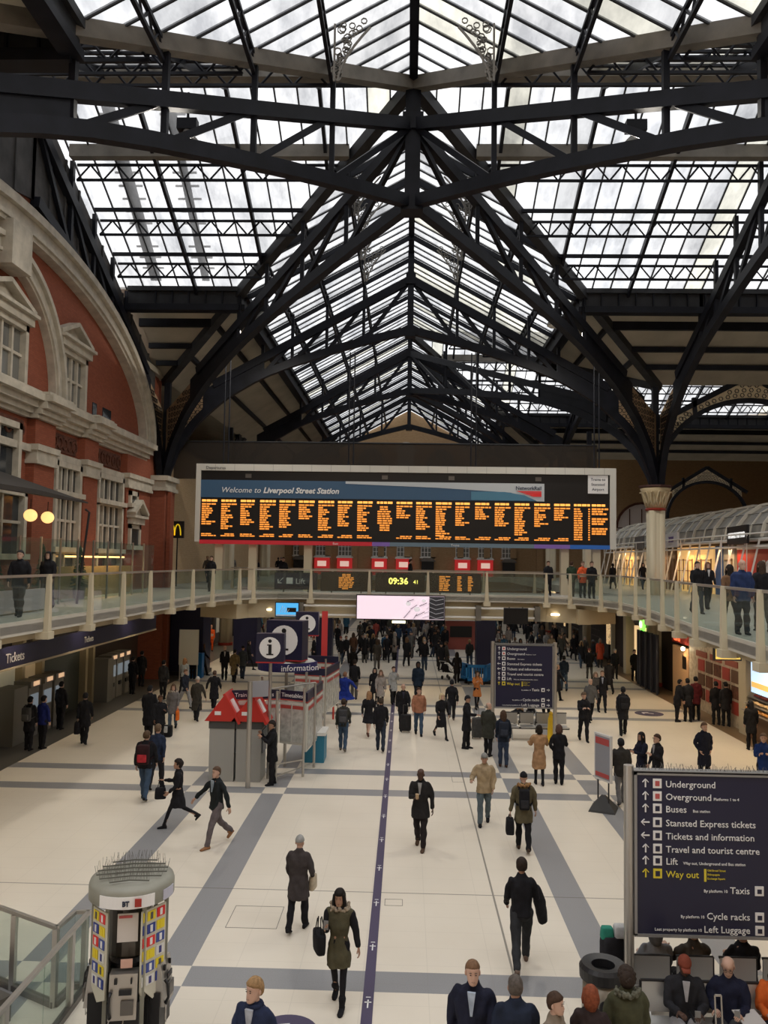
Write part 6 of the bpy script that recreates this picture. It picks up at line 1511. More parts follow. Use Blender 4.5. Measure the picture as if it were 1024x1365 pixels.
# nearest walkers
p = person('woman in olive parka with fur hood and black tights walking towards the viewer, lower centre', (-0.91, 12.24), -8, 1.66, 'step', (.075, .068, .04), .62, K, K, ('longdark', (.012, .009, .008)), 'tan', arms=((-6, 14, 10, -4), (12, 4, 112, 12)), tights=True, fur=(.34, .28, .21), vox=.011, nod=8, sleeve=K, boots=True, scarf=K)
phone_in(p, -1, 'white edged phone held by the woman in the olive parka', (.2, .2, .2))
g_ = thing('handbag', 'black tote bag on the arm of the woman in the olive parka', 'bag'); c_ = p['J'][-1][0]+Vector((-.21, -.04, .02))
m_ = rbox(MB(), (c_.x, c_.y, c_.z), .14, .36, .30, .5, 1.1, 4); xf(m_, p['W']).build('bag_body', cmat(K, .4), g_, smooth=True)
for s in (-.05, .05): xf(MB().tube([(c_.x+s, c_.y-.1, c_.z+.14), (c_.x+s*.5, c_.y-.03, c_.z+.36), (c_.x+s*.5, c_.y+.03, c_.z+.36), (c_.x+s, c_.y+.1, c_.z+.14)], .009, 6), p['W']).build('handle', cmat(K), g_)
p = person('grey haired woman in dark brown puffer coat seen from behind, left of centre', (-1.81, 14.63), 168, 1.6, 'step2', (.05, .042, .042), .62, K, K, ('beanie', (.30, .30, .29)), arms=((10, 8, 14, 6), (-6, 16, 60, 20)), bulk=1.1, vox=.012)
handbag(p, -1, 'cream shoulder bag carried by the grey haired woman', (.45, .38, .28), drop=-.02)
p = person('man in dark jumper and grey trousers striding towards the lower left, arms swinging', (-4.20, 18.72), -42, 1.78, 'walk', (.014, .018, .02), .84, (.13, .11, .115), (.27, .13, .06), ('crop', (.10, .06, .04)), arms=((-14, 22, 6, 2), (30, 34, 6, -8)), shirt=(.28, .34, .40), vox=.011)
p = person('woman in black coat and heels walking left with a black handbag', (-5.40, 19.93), -75, 1.64, 'stride', K, .56, K, K, ('curly', (.02, .014, .012)), 'tan', arms=((10, 8, 40, 10), (24, 6, 75, 6)), tights=True, vox=.012)
handbag(p, -1, 'black handbag carried by the woman walking left', K, (.3, .16, .28), .2)
p = person('man in black jacket and jeans seen from behind, wearing a red backpack', (-6.86, 22.05), 178, 1.8, 'step', K, .82, JE, K, ('short', (.08, .05, .03)), bulk=1.12, vox=.012)
backpack(p, 'black and red backpack on the man in jeans at the left', (.03, .012, .014), (.40, .03, .04), (.32, .18, .48))
p = person('man in navy jacket walking close to the red backpack', (-6.86, 23.05), 172, 1.78, 'step2', (.02, .03, .06), .8, K2, K, ('short', (.12, .08, .05)), vox=.013)
p = person('man in black suit standing by the information kiosk, hands raised to his mouth', (-3.77, 23.77), -72, 1.8, 'stand', K, .64, K, K, ('short', (.02, .015, .012)), 'tan', arms=((30, 4, 100, 25), (35, 4, 108, 20)), nod=12, vox=.012)
p = person('bald man in dark parka walking towards the viewer in the centre', (0.37, 18.86), -10, 1.76, 'step', (.018, .017, .017), .70, (.02, .016, .017), (.07, .04, .025), ('bald', K), 'dark', arms=((-4, 12, 8, 2), (18, 4, 85, 35)), shirt=(.3, .3, .3), bulk=1.08, vox=.011)
cup_in(p, -1, 'small tan cup held by the bald man in the centre')
p = person('bearded man in beige jacket and grey beanie walking towards the viewer', (1.96, 20.66), -6, 1.72, 'step2', (.34, .26, .16), .80, (.10, .13, .15), K, ('beanie', (.20, .20, .19)), 'tan', arms=((4, 10, 30, 10), (14, 22, 75, 10)), bulk=1.16, vox=.011)
p = person('person in green parka with tan fur hood walking away with a black rucksack', (2.67, 18.88), 178, 1.72, 'step', (.10, .085, .05), .66, K, (.05, .03, .02), ('cap', K), arms=((-6, 14, 8, 0), (4, 12, 8, 0)), fur=(.32, .18, .08), bulk=1.1, vox=.011)
backpack(p, 'slim black rucksack on the green parka', K, None, (.24, .14, .44)); handbag(p, 1, 'black rounded sports bag in the hand of the person in the green parka', K, (.34, .2, .34), .08)
p = person('man in black jacket and dark jeans walking away, jacket over his arm, right of centre', (1.89, 13.53), 176, 1.74, 'walk2', K, .86, (.03, .032, .036), (.16, .11, .085), ('short', (.025, .016, .012)), 'tan', arms=((6, 10, 40, 6), (10, 12, 70, 10)), vox=.011)
w_ = p['wrist'][1] if False else p['wrist'][-1]
m_ = MB(); ctube(m_, [(w_.x-.04, w_.y+.05, w_.z+.08), (w_.x-.10, w_.y+.02, w_.z-.15), (w_.x-.15, w_.y, w_.z-.42)], [.075, .10, .085], 10); m_.seed = 3; o = finish(m_, 'folded_jacket', cmat(K2), None, .02, 2, .02); o.matrix_world = p['W']; tag(o, 'black jacket folded over the arm of the man walking away', 'jacket')
# people cut by the lower edge
p = person('fair haired man in navy jumper at the bottom edge, left of the purple disc', (-1.62, 9.39), -20, 1.78, 'step', (.018, .026, .06), .84, DJ, K, ('short', (.28, .17, .08)), shirt=(.35, .37, .42), turn=-15, vox=.010, scarf=(.018, .026, .06))
p = person('man in long navy coat with pale shirt collar at the bottom edge, right of centre', (.82, 9.85), -10, 1.82, 'step2', (.012, .014, .03), .5, K, K, ('crop', (.16, .09, .05)), shirt=(.34, .40, .50), turn=10, vox=.010, bulk=1.1)
p = person('short haired man in navy jacket seen from behind at the bottom edge', (1.28, 9.62), 178, 1.76, 'step', (.014, .02, .038), .8, K2, K, ('crop', (.09, .075, .065)), 'tan', bulk=1.1, vox=.010)
p = person('brown haired head at the bottom edge left of the litter bin', (1.70, 9.55), 60, 1.62, 'stand', (.2, .16, .12), .8, DJ, K, ('short', (.05, .028, .018)), vox=.012)
p = person('red haired woman at the bottom edge in front of the litter bin', (2.15, 9.75), 170, 1.6, 'stand', (.03, .02, .02), .8, K, K, ('bob', (.20, .055, .025)), vox=.012)
p = person('person in olive hooded jacket with dark curly hair at the bottom edge', (2.62, 10.0), -178, 1.7, 'stand', (.06, .062, .035), .8, K, K, ('curly', (.03, .02, .015)), 'tan', fur=(.12, .12, .09), bulk=1.15, vox=.011)
# seated, near bench (seat z .45)
SL = (84, 80, 78, 84)
def seated(label, x, y, face, **k):
    k.setdefault('vox', .011); return person(label, (x, y), face, pose='sit', seat=True, **k)
p = seated('seated man in red brown hat and black coat, pale grey trousers, looking at his phone', 3.72, 11.32, -8, h=1.74, top=K2, hem=.84, bot=(.36, .35, .36), hair=('cap', (.20, .05, .03)), skin='dark', shirt=(.42, .42, .45), nod=25, arms=((24, 8, 70, 28), (24, 8, 70, 28)), bulk=1.12)
phone_in(p, 1, 'phone in the hands of the seated man in the hat')
p = seated('seated elderly balding man in navy coat reading his phone, papers on his lap', 4.3, 11.34, -22, h=1.72, top=(.012, .014, .032), bot=(.06, .06, .065), hair=('balding', (.35, .32, .28)), specs=True, nod=20, arms=((26, 6, 72, 20), (26, 6, 72, 20)), bulk=1.1)
phone_in(p, 1, 'phone in the hands of the seated elderly man')
m_ = MB().cbox((0, 0, 0), (.34, .24, .012)); o = m_.build('newspaper', mat('newsprint', (.5, .48, .47), .7)); o.location = (4.42, 10.98, .68); o.rotation_euler = (.25, .1, .3); tag(o, 'folded newspaper on the lap of the seated elderly man', 'newspaper')
p = seated('seated woman in orange padded jacket at the right edge', 4.92, 11.34, -14, h=1.66, top=(.55, .11, .02), bot=(.02, .02, .035), hair=('bob', (.02, .014, .012)), skin='tan', nod=22, bulk=1.14)
p = seated('seated person in grey hooded jumper, back to the viewer, behind the sign post', 3.62, 12.2, 178, h=1.74, top=(.22, .23, .25), bot=K, hair=('hood', (.22, .23, .25)), lean=8, bulk=1.05)
p = seated('seated man in brown jacket reading a newspaper below the large sign, back to the viewer', 4.15, 12.22, 182, h=1.8, top=(.07, .06, .05), bot=K, hair=('short', (.12, .075, .05)), arms=((40, 8, 60, 0), (40, 8, 60, 0)))
m_ = MB().prism([(-.4, 0), (.4, 0), (.4, .42), (-.4, .42)], .01, 'y', 0); o = m_.build('newspaper', mat('newsprint2', (.42, .40, .39), .7, noise_amt=.4, nscale=14)); o.location = (4.05, 12.8, 1.0); o.rotation_euler = (-.3, 0, .1); tag(o, 'open newspaper held below the large sign', 'newspaper')
p = seated('seated person in black coat, back to the viewer, at the right below the large sign', 4.86, 12.25, 175, h=1.78, top=K, bot=K, hair=('short', K), skin='tan')
g_ = thing('shopping_bag', 'green and white plastic bag beside the litter bin', 'bag', (3.02, 12.3, 0)); rbox(MB(), (0, 0, .55), .32, .2, 1.06, .3, 1.1).build('bag_body', cmat((.02, .02, .025)), g_, smooth=True); rbox(MB(), (-.08, -.02, 1.12), .2, .16, .16, 0, .8).build('green_top', cmat((.03, .22, .16)), g_, smooth=True); rbox(MB(), (.12, 0, 1.14), .24, .2, .16, 0, .8).build('white_top', cmat((.45, .45, .45)), g_, smooth=True)
tag(MB().tube([(3.98, 10.85, .02), (3.98, 10.95, .95)], .012).tube([(4.06, 10.85, .02), (4.06, 10.95, .95)], .012).tube([(3.98, 10.95, .95), (4.06, 10.95, .95)], .015).build('luggage_trolley', STEEL), 'steel trolley handle standing in front of the seated man in the hat', 'handle')
# middle distance
V2 = .018
p = person('man in olive jacket and jeans walking away with grey rucksack left of the strip', (-2.08, 28.11), 178, 1.74, 'step', (.04, .04, .035), .84, JE, (.12, .1, .08), ('short', (.04, .025, .018)), vox=V2); backpack(p, 'grey rucksack on the man in the olive jacket', (.05, .05, .055))
p = person('blonde woman in black skater dress with bare legs walking away', (-1.34, 30.57), 170, 1.66, 'walk', K, .56, None, (.1, .04, .03), ('long', (.30, .17, .09)), vox=V2, flare=.05)
p = person('man in black hooded coat and navy jeans walking away just left of the purple strip', (-0.82, 28.23), 180, 1.78, 'step', K, .72, DJ, K, ('short', (.05, .035, .025)), vox=V2)
p = person('bald elderly man in black suit walking towards the viewer', (-0.09, 31.78), 6, 1.74, 'step2', K, .70, K2, K, ('bald', K), shirt=(.03, .03, .05), vox=V2, bulk=1.08)
suitcase(*(0.03, 31.38), 170, 'black wheeled suitcase behind the bald elderly man')
p = person('man in brown leather jacket and jeans walking towards the viewer', (0.50, 30.89), 2, 1.74, 'step', (.33, .15, .09), .84, JE, K, ('short', (.05, .025, .015)), vox=V2, bulk=1.08)
p = person('man in dark navy puffer jacket walking behind the brown leather jacket', (0.57, 38.24), 0, 1.8, 'step2', (.012, .022, .04), .7, K2, K, ('hood', K), 'dark', vox=V2, bulk=1.15)
p = person('woman in light grey coat walking towards the viewer beside the purple strip', (-1.08, 36.13), 5, 1.68, 'step', (.30, .27, .25), .58, K, K, ('long', (.14, .08, .05)), vox=V2, tights=True, fur=(.2, .16, .13))
p = person('dark haired woman close behind the light grey coat', (-1.38, 37.03), 5, 1.66, 'step2', K, .58, K, K, ('long', K), vox=V2, tights=True)
p = person('person in pale grey jacket with phone to the ear by the purple strip', (-0.55, 37.51), 15, 1.66, 'step2', (.34, .35, .35), .62, K, K, ('short', BRN), arms=((20, 8, 125, 20), (4, 8, 10, 4)), vox=V2)
p = person('blonde woman in black coat walking right towards the viewer', (1.31, 30.33), 20, 1.68, 'walk', K, .5, K, K, ('bob', (.60, .48, .30)), vox=V2, tights=True, arms=((-14, 18, 20, 0), (14, 8, 20, 6)))
p = person('person in black jacket walking away with a grey shoulder bag', (1.86, 33.60), 178, 1.72, 'run', K, .72, K2, (.2, .17, .15), ('short', K), vox=V2); handbag(p, 1, 'grey shoulder bag of the person walking away', (.12, .12, .12), drop=-.1)
p = person('man in black overcoat standing side on, head bowed', (2.12, 28.85), 70, 1.8, 'stand', K, .58, K, K, ('short', K), 'tan', nod=18, arms=(POCK, (30, 6, 60, 10)), vox=V2)
suitcase(*(2.62, 30.46), 20, 'dark grey luggage trolley case beside the man in the black overcoat', (.05, .05, .05), .7)
p = person('bald man in dark green coat standing by the seats', (2.76, 27.82), 150, 1.74, 'stand', (.035, .037, .03), .6, K, K, ('balding', (.3, .25, .2)), turn=-60, vox=V2, bulk=1.1)
p = person('long haired person in navy patterned jacket and jeans standing with back to the viewer', (3.10, 26.45), 178, 1.74, 'stand', (.014, .02, .035), .78, (.03, .045, .08), (.06, .03, .02), ('long', (.07, .04, .025)), vox=V2); backpack(p, 'speckled navy rucksack on the long haired person', (.02, .025, .04))
p = person('woman in camel coat with black tights standing with back to the viewer', (3.90, 24.42), 178, 1.70, 'stand', (.36, .215, .115), .48, K, K, ('bob', (.02, .014, .01)), vox=.015, tights=True, legs=(6, 2, -8, 2), bulk=1.1, arms=((30, 10, 60, 0), (30, 12, 60, 0)))
p = person('woman in black jacket and black trousers standing right of the camel coat', (4.49, 24.55), 165, 1.70, 'stand', K, .72, K, K, ('bob', (.09, .05, .04)), vox=.015, arms=(POCK, (20, 8, 70, 10)))
p = person('woman with long dark hair in orange coat walking towards the viewer beside the blue barriers', (3.13, 36.61), 10, 1.66, 'step2', (.42, .15, .045), .58, K, K, ('long', (.02, .012, .01)), 'tan', vox=V2, tights=True, arms=(PH, PH))
V3 = .018
p = seated('seated woman in camel coat with a phone below the distant direction sign', *(4.63, 33.89), -50, h=1.68, top=(.38, .24, .14), bot=K, hair=('long', (.04, .02, .015)), vox=V2)
p = seated('seated person in black beside the camel coated woman', *(5.09, 33.94), -20, h=1.66, top=K, bot=K, hair=('short', BRN), vox=V2)
p = seated('seated long haired woman in black at the right end of the distant seats', *(5.89, 35.16), 170, h=1.75, top=K, bot=K, hair=('longdark', K), vox=V2)
# wide blue cape and neighbours left of the strip
p = person('person in billowing bright blue cape near the information kiosk', (-2.56, 35.08), 160, 1.7, 'step', (.012, .03, .22), .62, K, K, ('short', (.2, .1, .06)), vox=V2, bulk=1.25, flare=.18, arms=((10, 50, 20, 0), (10, 50, 20, 0)))
p = person('person in black jacket with a white bag behind the information kiosk', (-3.30, 37.19), 20, 1.68, 'step', K, .72, K, K, ('bob', BRN), vox=V2); handbag(p, -1, 'white shoulder bag near the information kiosk', (.5, .5, .5), drop=-.05)
p = person('dark haired person beside the blue cape', (-3.10, 36.83), 175, 1.7, 'stand', K2, .72, K, K, ('bob', K), vox=V2)
p = person('person in dark green coat leaning over the leaflet desk', (-3.29, 31.59), -60, 1.72, 'stand', (.025, .025, .02), .68, (.05, .045, .04), K, ('short', K), lean=30, arms=((40, 6, 50, 5), (40, 6, 50, 5)), vox=V2)
# right side
p = person('young man in black jumper looking at the phone in his hands, right of centre', (6.46, 30.46), 2, 1.76, 'step', K, .82, K, K, ('short', (.12, .07, .05)), arms=((26, 4, 82, 24), (26, 4, 82, 24)), nod=15, vox=V2)
p = person('bald man in grey jacket directly behind the young man in black', (7.52, 34.20), 5, 1.74, 'step2', (.10, .10, .10), .78, K, K, ('bald', K), vox=V2)
p = person('woman in patterned grey coat beside the bald man on the right', (8.28, 36.64), 5, 1.7, 'step', (.07, .065, .06), .62, K, K, ('bob', (.2, .14, .1)), vox=V2)
p = person('man in black suit with tie walking towards the viewer on the right', (8.58, 36.67), -6, 1.8, 'walk', K, .72, K, K, ('crop', (.1, .06, .04)), shirt=(.3, .33, .42), vox=V2)
p = person('man in long dark coat walking away with a round black rucksack on the right', (8.19, 31.66), 175, 1.8, 'step', K2, .6, K, K, ('short', K), 'dark', vox=V2, legs=(-8, 4, 14, 3)); backpack(p, 'round black rucksack on the man in the long dark coat', K, K2, (.36, .2, .46))
p = person('man in dark khaki jacket and grey trousers walking away behind the poster stand', (5.80, 22.65), 176, 1.74, 'step2', (.035, .033, .03), .76, (.16, .16, .17), (.1, .1, .1), ('short', K), 'dark', vox=.015, bulk=1.15)
p = person('woman with long black hair in navy coat holding a phone, above the large sign', (6.66, 23.72), -70, 1.70, 'stand', (.012, .014, .03), .5, K, K, ('longdark', K), 'tan', arms=((26, 4, 80, 16), (26, 4, 80, 16)), vox=.015)
p = person('man with glasses in black jacket facing left above the large sign', (6.93, 23.16), -75, 1.76, 'stand', K, .8, K, K, ('short', (.05, .03, .02)), specs=True, shirt=(.3, .3, .32), arms=(HOLD, DOWN), vox=.015)
p = person('man in long navy coat standing with hands in pockets above the large sign', (8.84, 25.00), 8, 1.76, 'stand', (.012, .014, .026), .5, K, K, ('short', (.1, .06, .04)), arms=(POCK, POCK), vox=V2)
p = person('man in blue jacket at the right edge beside the bakery', (9.93, 23.48), -20, 1.78, 'stand', (.015, .04, .16), .78, K, K, ('short', (.12, .08, .06)), vox=.015, arms=(HOLD, HOLD))
p = person('person in black coat queuing at the bakery stall', (12.09, 29.57), 175, 1.72, 'stand', K, .6, K, K, ('long', K), vox=V2)
for i, (q, l, c, f) in enumerate((((11.15, 34.59), 'person in dark jacket bending near the menu hoarding, left of the group', K, 100), ((11.59, 34.63), 'person in black coat at the menu hoarding, in the middle of the group', K2, 180), ((12.05, 35.00), 'person in dark red jacket at the menu hoarding', (.10, .015, .02), 170),
                                     ((12.55, 34.11), 'tall person in black beside the hanging yellow sign', K, 175), ((12.84, 33.84), 'person in black coat right of the tall one by the yellow sign', K2, 180), ((13.30, 34.35), 'third person in black under the yellow sign', K, 160), ((12.58, 46.21), 'dark figure standing by the right shops beyond the arcade pillar', K, 0))):
    person(l, q, f, 1.72+.03*(i % 3), 'stand', c, .66, K, K, ('short', K), vox=.02, lean=12 if i == 0 else 0)
p = person('man in navy jacket and blue jeans walking away right of the distant sign', (7.97, 42.22), 178, 1.76, 'step', (.014, .022, .04), .82, JE, K, ('short', K), vox=.02)
p = person('person in long black coat walking beside the distant sign post', (7.05, 39.00), 120, 1.74, 'walk', K, .55, K, K, ('short', (.2, .13, .1)), vox=.02)
# left side
p = person('woman in grey coat with pale fur hood, orange carrier bag in hand', (-8.69, 31.03), 8, 1.68, 'step2', (.15, .14, .14), .62, (.07, .10, .14), K, ('long', (.10, .06, .04)), fur=(.45, .40, .34), vox=V2)
handbag(p, 1, 'bright orange carrier bag of the woman in grey', (.75, .16, .02), (.3, .14, .36), .08, 'carrier_bag')
p = person('tall man in long black coat with back to the viewer on the left', (-9.05, 29.30), 172, 1.86, 'stand', K, .45, K, K, ('short', K), vox=V2, bulk=1.1)
p = person('person in black jacket with bag standing beside the tall man on the left', (-8.44, 28.52), 30, 1.66, 'stand', K, .7, K, K, ('short', BRN), 'brown', vox=V2, bulk=1.15, arms=(HOLD, DOWN))
g_ = thing('travel_bag', 'black and white travel bag at the feet of the people on the left', 'bag', (*(-8.53, 29.73), 0)); rbox(MB(), (0, 0, .2), .4, .3, .4).build('bag_body', cmat(K), g_, smooth=True); rbox(MB(), (0, -.12, .28), .14, .1, .22).build('white_pocket', cmat((.5, .5, .5)), g_, smooth=True)
p = person('elderly man in long brown coat and pale cap walking away hand in hand', (-8.21, 32.68), 178, 1.72, 'step', (.04, .035, .028), .44, K, K, ('beanie', (.42, .40, .36)), vox=V2, arms=((6, 8, 10, 4), (6, 20, 8, 0)), bulk=1.05)
p = person('woman in black coat hand in hand with the elderly man', (-8.15, 35.33), 180, 1.62, 'step', K, .48, K, K, ('short', (.08, .05, .04)), vox=V2, arms=((4, 26, 8, 0), (6, 14, 14, 0)), bulk=1.1)
p = person('woman in white jacket walking away by the brick pier', (-10.44, 39.03), 170, 1.68, 'step2', (.38, .42, .43), .84, K, K, ('long', (.3, .16, .08)), vox=V2)
p = person('person in navy jacket and pale trousers next to the elderly man', (-9.41, 35.37), 60, 1.68, 'walk', (.02, .024, .04), .8, (.3, .3, .31), K, ('short', (.14, .08, .05)), vox=V2)
p = person('person in dark grey jacket standing near the brick pier', (-10.98, 37.48), 175, 1.74, 'stand', (.03, .03, .032), .78, K, K, ('short', K), vox=V2)
p = person('man in open black jacket and white shirt standing beyond the elderly couple', (-9.59, 43.82), 10, 1.78, 'stand', K, .78, K, K, ('bald', K), shirt=(.5, .5, .5), vox=.02, legs=(8, 2, -8, 2))
p = person('person in long mustard brown coat walking away left of the information signs', (-8.86, 42.84), 178, 1.72, 'step', (.13, .095, .045), .42, K, K, ('short', K), vox=.02)
p = person('woman in black walking right beneath the blue television', (-9.09, 47.82), 80, 1.74, 'walk', K, .6, K, K, ('long', K), vox=.02, tights=True)
p = person('railway worker in orange high visibility suit in the left distance', (-13.47, 57.02), 20, 1.78, 'stand', (.75, .11, .02), .78, (.7, .1, .02), K, ('beanie', (.6, .3, .2)), vox=.02, stripe=(.6, .6, .5))
for i, (q, l, c, f) in enumerate((((-12.39, 27.25), 'person in black with a light rucksack in front of the near ticket machines', K, 175), ((-12.05, 27.50), 'person in blue jacket facing the near ticket machines', (.012, .02, .13), 160), ((-12.77, 30.61), 'man with legs apart at the near ticket machines', K2, 170),
                                     ((-10.95, 28.28), 'person in black coat walking alone on the left with a bag', K, 190), ((-13.57, 39.31), 'person in grey jacket at the far ticket machines', (.2, .2, .22), 180), ((-12.80, 38.74), 'dark dressed person at the far ticket machines', K, 170), ((-17.59, 36.10), 'person in dark red at the far left edge', (.12, .012, .02), 90), ((-13.12, 41.02), 'tall dark dressed person before the brick pier', K, 180))):
    p = person(l, q, f, 1.74, 'step' if i == 3 else 'stand', c, .62 if i in (0, 3, 5, 7) else .8, K, K, ('short', K if i != 4 else BRN), vox=.018)
    if i == 0: backpack(p, 'dark rucksack with pale straps at the ticket machines', (.08, .08, .08))
    if i == 3: handbag(p, 1, 'large black bag of the person alone on the left', K, (.4, .2, .4), .02)
# balcony people, z 4.8
for i, (q, l, c, f, b_, hr, ps) in enumerate((((-10.15, 21.41), 'large dark dressed man walking on the left balcony', (.012, .012, .014), 10, (.03, .03, .035), ('short', (.03, .03, .03)), 'step'), ((-10.80, 24.59), 'woman in black jacket beside the dark dressed man on the left balcony', K, 5, (.03, .035, .05), ('longdark', K), 'step2'),
        ((9.68, 27.90), 'man in black jacket walking on the right balcony', K, 5, DJ, ('short', K), 'step'), ((11.10, 30.89), 'woman with white top and open black jacket on the right balcony', K, 0, K, ('long', (.18, .09, .05)), 'step2'), ((8.29, 21.49), 'dark haired woman with back to the viewer on the right balcony', (.16, .09, .05), 178, K, ('long', (.02, .012, .01)), 'walk'),
        ((7.87, 19.68), 'man in blue jacket in the middle of the right balcony group', (.02, .035, .10), 0, (.02, .022, .03), ('balding', (.25, .22, .2)), 'stand'), ((8.76, 20.69), 'woman in black with a white shoulder bag at the right edge of the balcony', K, 175, (.05, .04, .04), ('long', (.05, .03, .02)), 'step'))):
    p = person(l, q, f, 1.74 if i != 4 else 1.68, ps, c, .78, b_, K, hr, 'pale', z0=4.8, vox=.015, bulk=1.12 if i in (0, 5) else 1.0, shirt=(.6, .6, .62) if i == 3 else None)
    if i == 6: handbag(p, -1, 'white handbag on the right balcony', (.6, .6, .58), (.34, .12, .3), -.1)
for i, (q, l, c, f) in enumerate((((8.20, 38.9), 'worker in orange jacket at the right corner of the bridge', (.75, .12, .04), 0), ((8.53, 38.5), 'dark dressed person right of the orange worker on the bridge', K, 0), ((6.99, 41.2), 'man in black behind the bridge glass on the right', K, 0), ((8.00, 40.5), 'person in dark green at the right corner of the bridge', (.03, .05, .03), 160),
        ((0.16, 43.6), 'dark figure leaning on the bridge rail right of the clock', K, 90), ((-6.55, 43.6), 'dark figure behind the bridge rail above the Lift sign', K, 0), ((-9.41, 39.5), 'person at the left corner of the bridge', K, 0))):
    person(l, q, f, 1.7, 'stand', c, .72, K, K, ('short', BRN if i else (.1, .06, .04)), z0=4.8, vox=.02, stripe=(.6, .6, .5) if i == 0 else None)
# ------------------------------------------------------------------ the distant crowd: low detail figures copied with their own clothes
protos = []
for i, (ps, hem, hr, fc) in enumerate((('walk', .78, 'short', 0), ('walk2', .6, 'long', 0), ('stand', .78, 'short', 0), ('stand', .5, 'long', 0), ('step', .7, 'beanie', 0), ('walk', .5, 'short', 0))):
    p = person('crowd', (0, 0), 0, 1.75, ps, K, hem, K, K, (hr, BRN), lowpoly=True)['o']; protos.append(p)
rc = random.Random(21)
ccols = [(.012, .012, .014)]*16+[(.02, .022, .035)]*4+[(.05, .045, .04)]*3+[(.12, .10, .08), (.2, .19, .18), (.25, .22, .2), (.03, .06, .12), (.25, .05, .04), (.28, .2, .12), (.02, .07, .12), (.06, .06, .05), (.3, .3, .3), (.10, .05, .03)]
bcols = [(.012, .012, .014)]*4+[(.04, .06, .1), (.03, .03, .035), (.03, .045, .075), (.09, .085, .08)]
first = [True]*len(protos)
def crowd(x, y, f, label, group, col=None, z0=0, kind=None):
    i = kind if kind is not None else rc.randrange(len(protos)); src = protos[i]
    if first[i]: o = src; kids = list(src.children); first[i] = False
    else:
        o = src.copy(); COL.objects.link(o); kids = []
        for ch in src.children:
            c = ch.copy(); COL.objects.link(c); c.parent = o; kids.append(c)
    o.location = (x, y, z0); o.rotation_euler = (0, 0, math.radians(f)); s = rc.uniform(.94, 1.04); o.scale = (s, s, s)
    o['label'] = label; o['group'] = group
    cc = col or rc.choice(ccols); bc = rc.choice(bcols); hcx = rc.choice([(.02, .014, .012), (.05, .03, .02), (.12, .07, .04), (.3, .2, .1), (.25, .24, .22), (.015, .012, .01)])
    sk = mat('skin_'+rc.choice(['pale', 'pale', 'pale', 'tan', 'brown', 'dark']), (0, 0, 0))
    for c in kids:
        n_ = c.name.split('.')[0]; m_ = {'coat': cmat(cc), 'jacket': cmat(cc), 'trousers': cmat(bc), 'hair': mat('hair_%d_%d' % (int(hcx[0]*255), int(hcx[2]*255)), hcx, .7, spec=.2), 'hat': cmat(rc.choice([K, (.1, .1, .12), (.2, .05, .04)])), 'body': sk}.get(n_)
        if m_: c.material_slots[0].link = 'OBJECT'; c.material_slots[0].material = m_
    return o
CN = {tuple((.012, .012, .014)): 'black'}
def cname(c):
    r, g, b = c
    if max(c) < .03: return 'black'
    if b > r*1.6: return 'blue'
    if r > g*2.5: return 'red'
    if r > .15 and r-b < .04: return 'pale grey'
    if max(c) > .15: return 'tan'
    return 'brown' if r > b*1.3 else 'dark grey'
used = []
def free(x, y, d):
    for a, b in used:
        if (a-x)**2+(b-y)**2 < d*d: return False
    used.append((x, y)); return True
zones = [((-3.6, 3.4), (47.5, 86), 118, 'under the advertising screen', 'crowd under the advertising screen', .62), ((4.4, 12.5), (47, 84), 62, 'on the right beyond the bridge', 'crowd on the right beyond the bridge', .62),
         ((-12.5, -5), (47, 80), 24, 'on the left beyond the bridge', 'crowd on the left beyond the bridge', .8)]
for (x0, x1), (y0, y1), n_, where, grp, d_ in zones:
    k = 0; tries = 0
    while k < n_ and tries < 4000:
        tries += 1; t = rc.random()**.75; y = y0+(y1-y0)*t; x = rc.uniform(x0, x1)*(1 if x0 > 0 else 1)
        if abs(x-4.6) < 1.0 and abs(y-48.6) < 1.2: continue
        if abs(x-4) < 1.6 and abs(y-62) < 1.6: continue
        if x < -6.6 and x > -9.9 and 55 < y < 62: continue
        if abs(x+9.6) < 1.1 and abs(y-50) < 1.2 or abs(x+12) < 1.5 and abs(y-46) < 1.6 or abs(x+5.1) < .9 and abs(y-52) < .9: continue
        if abs(abs(x)-13.4) < 1: continue
        if not free(x, y, d_): continue
        cc = rc.choice(ccols); dist = 'nearest' if y < y0+(y1-y0)*.3 else 'middle' if y < y0+(y1-y0)*.62 else 'farthest'
        crowd(x, y, rc.choice([0, 0, 10, -10, 180, 180, 170, 90, -90]), f'{cname(cc)} clad figure, {dist} part of the crowd {where}', grp, cc); k += 1
for px, py, f, l in ((450,920,0,'a'),):
    pass
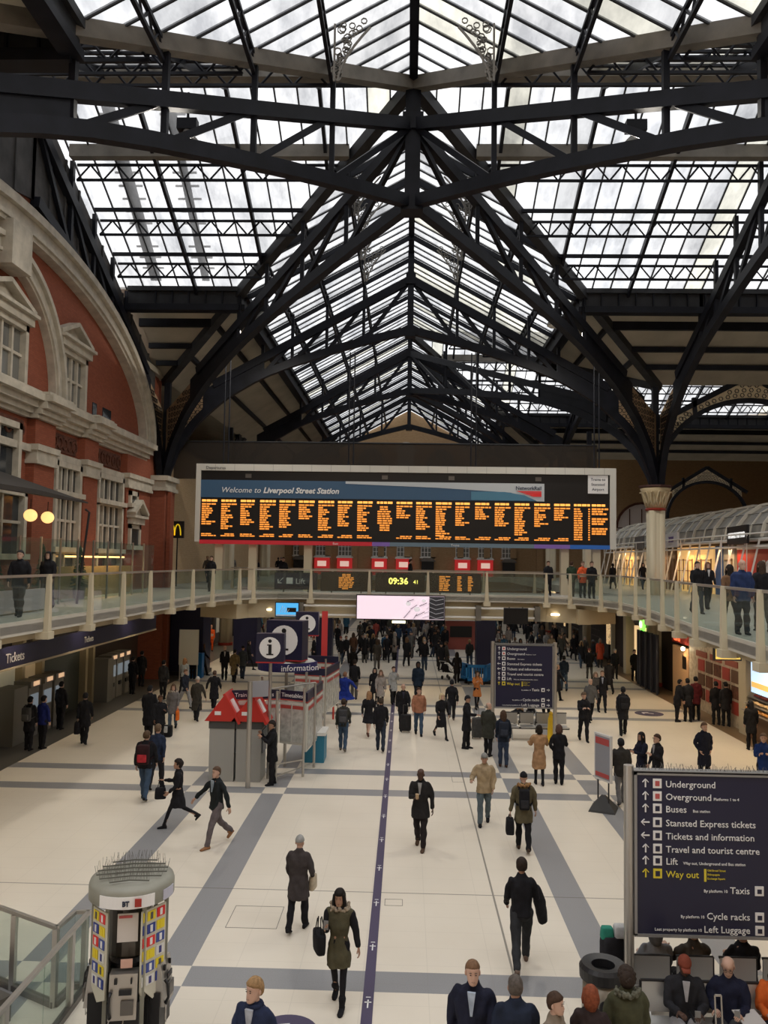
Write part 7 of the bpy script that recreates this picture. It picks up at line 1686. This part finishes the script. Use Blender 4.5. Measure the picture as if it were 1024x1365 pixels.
for q, f, cc, l in (((-2.87, 45.00), 180, K, 'black figure standing left of the purple strip at the front of the far crowd'), ((1.10, 49.27), 0, K, 'black figure walking alone towards the viewer right of the purple strip'), ((-0.75, 54.62), 0, K, 'black figure walking on the purple strip'), ((-1.37, 53.71), 170, (.02, .08, .16), 'figure in blue jacket beside the purple strip'),
                     ((0.28, 55.21), 0, (.1, .1, .1), 'grey figure right of the purple strip'), ((2.70, 44.09), 180, K, 'figure in black jacket and jeans by the pushchair'), ((3.86, 50.71), 180, (.03, .03, .03), 'figure near the blue barriers'), ((-1.90, 53.62), 0, (.12, .09, .07), 'brown figure left of the purple strip'), ((-2.54, 53.93), 180, (.2, .16, .12), 'tan figure left of the brown one'),
                     ((-2.12, 53.19), 10, K, 'black figure between two brown dressed ones'), ((-2.37, 38.50), 175, K, 'figure in black and jeans beyond the blue cape'), ((-4.04, 51.36), 0, K, 'slim black figure at the left front of the far crowd'), ((-3.77, 52.15), 20, K, 'second slim black figure at the left front'), ((1.95, 55.90), 0, K2, 'dark figure right of the lone walker'), ((2.53, 57.78), 180, K2, 'dark figure by the red stall'),
                     ((11.70, 46.96), 0, K, 'figure before the dark shop on the right'), ((12.01, 51.89), 0, (.5, .08, .04), 'figure in red orange on the right side'), ((10.24, 46.77), 180, K, 'dark figure on the right passage'), ((10.82, 51.72), 0, K, 'second dark figure on the right passage'), ((10.05, 41.54), 180, K2, 'dark figure before the suited man'), ((11.14, 55.64), 0, K, 'third dark figure on the right passage'),
                     ((-11.28, 43.88), 180, K, 'dark figure beyond the white jacket'), ((-11.13, 45.34), 90, K, 'dark figure by the wide navy column'), ((-12.42, 61.28), 180, K, 'dark figure in the left distance'), ((-10.07, 56.65), 0, (.05, .05, .06), 'dark figure beneath the blue television'), ((-8.71, 44.22), 180, (.05, .06, .07), 'grey jacket seated figure left of the signs')):
    crowd(q[0], q[1], f, l, 'walkers before the far crowd', cc)
for i in range(10):
    x = rc.uniform(-13.5, -9.6) if i < 6 else rc.uniform(11.6, 16); y = rc.uniform(50, 80)
    crowd(x, y, rc.choice([0, 180]), f'small distant figure on the upper floor beyond the bridge, {"left" if x < 0 else "right"} side', f'upper floor figures, {"left" if x < 0 else "right"}', K if rc.random() < .6 else None, 4.8)
# pushchair
g = thing('pushchair', 'dark pushchair left of the person in jeans, right of centre distance', 'pushchair', (*(2.34, 45.71), 0), -.6)
m_ = MB(); m_.path([(0, .15, .35), (0, -.05, .38), (0, -.3, .5), (0, -.4, .85)], .4, .06, (0, 0, 1)); m_.build('seat', cmat(K), g)
MB().tube([(-.2, .2, .3), (-.2, -.3, .7), (-.2, -.65, 1.02), (.2, -.65, 1.02), (.2, -.3, .7), (.2, .2, .3)], .015).build('frame', STEEL, g)
for a, b in ((-.22, .25), (.22, .25), (-.22, -.3), (.22, -.3)): w2 = MB().lathe((0, 0, 0), [(.1, -.02), (.1, .02)], 14).build('wheel', BLACK, g); w2.matrix_local = Matrix.Translation((a, b, .1)) @ Matrix.Rotation(PI/2, 4, 'Y')
suitcase(*(-2.99, 30.80)[:2], 0, 'x') if False else None
suitcase(*(-1.78, 54.46), 20, 'small blue suitcase beside the figure in the blue jacket', (.01, .07, .22), .5)
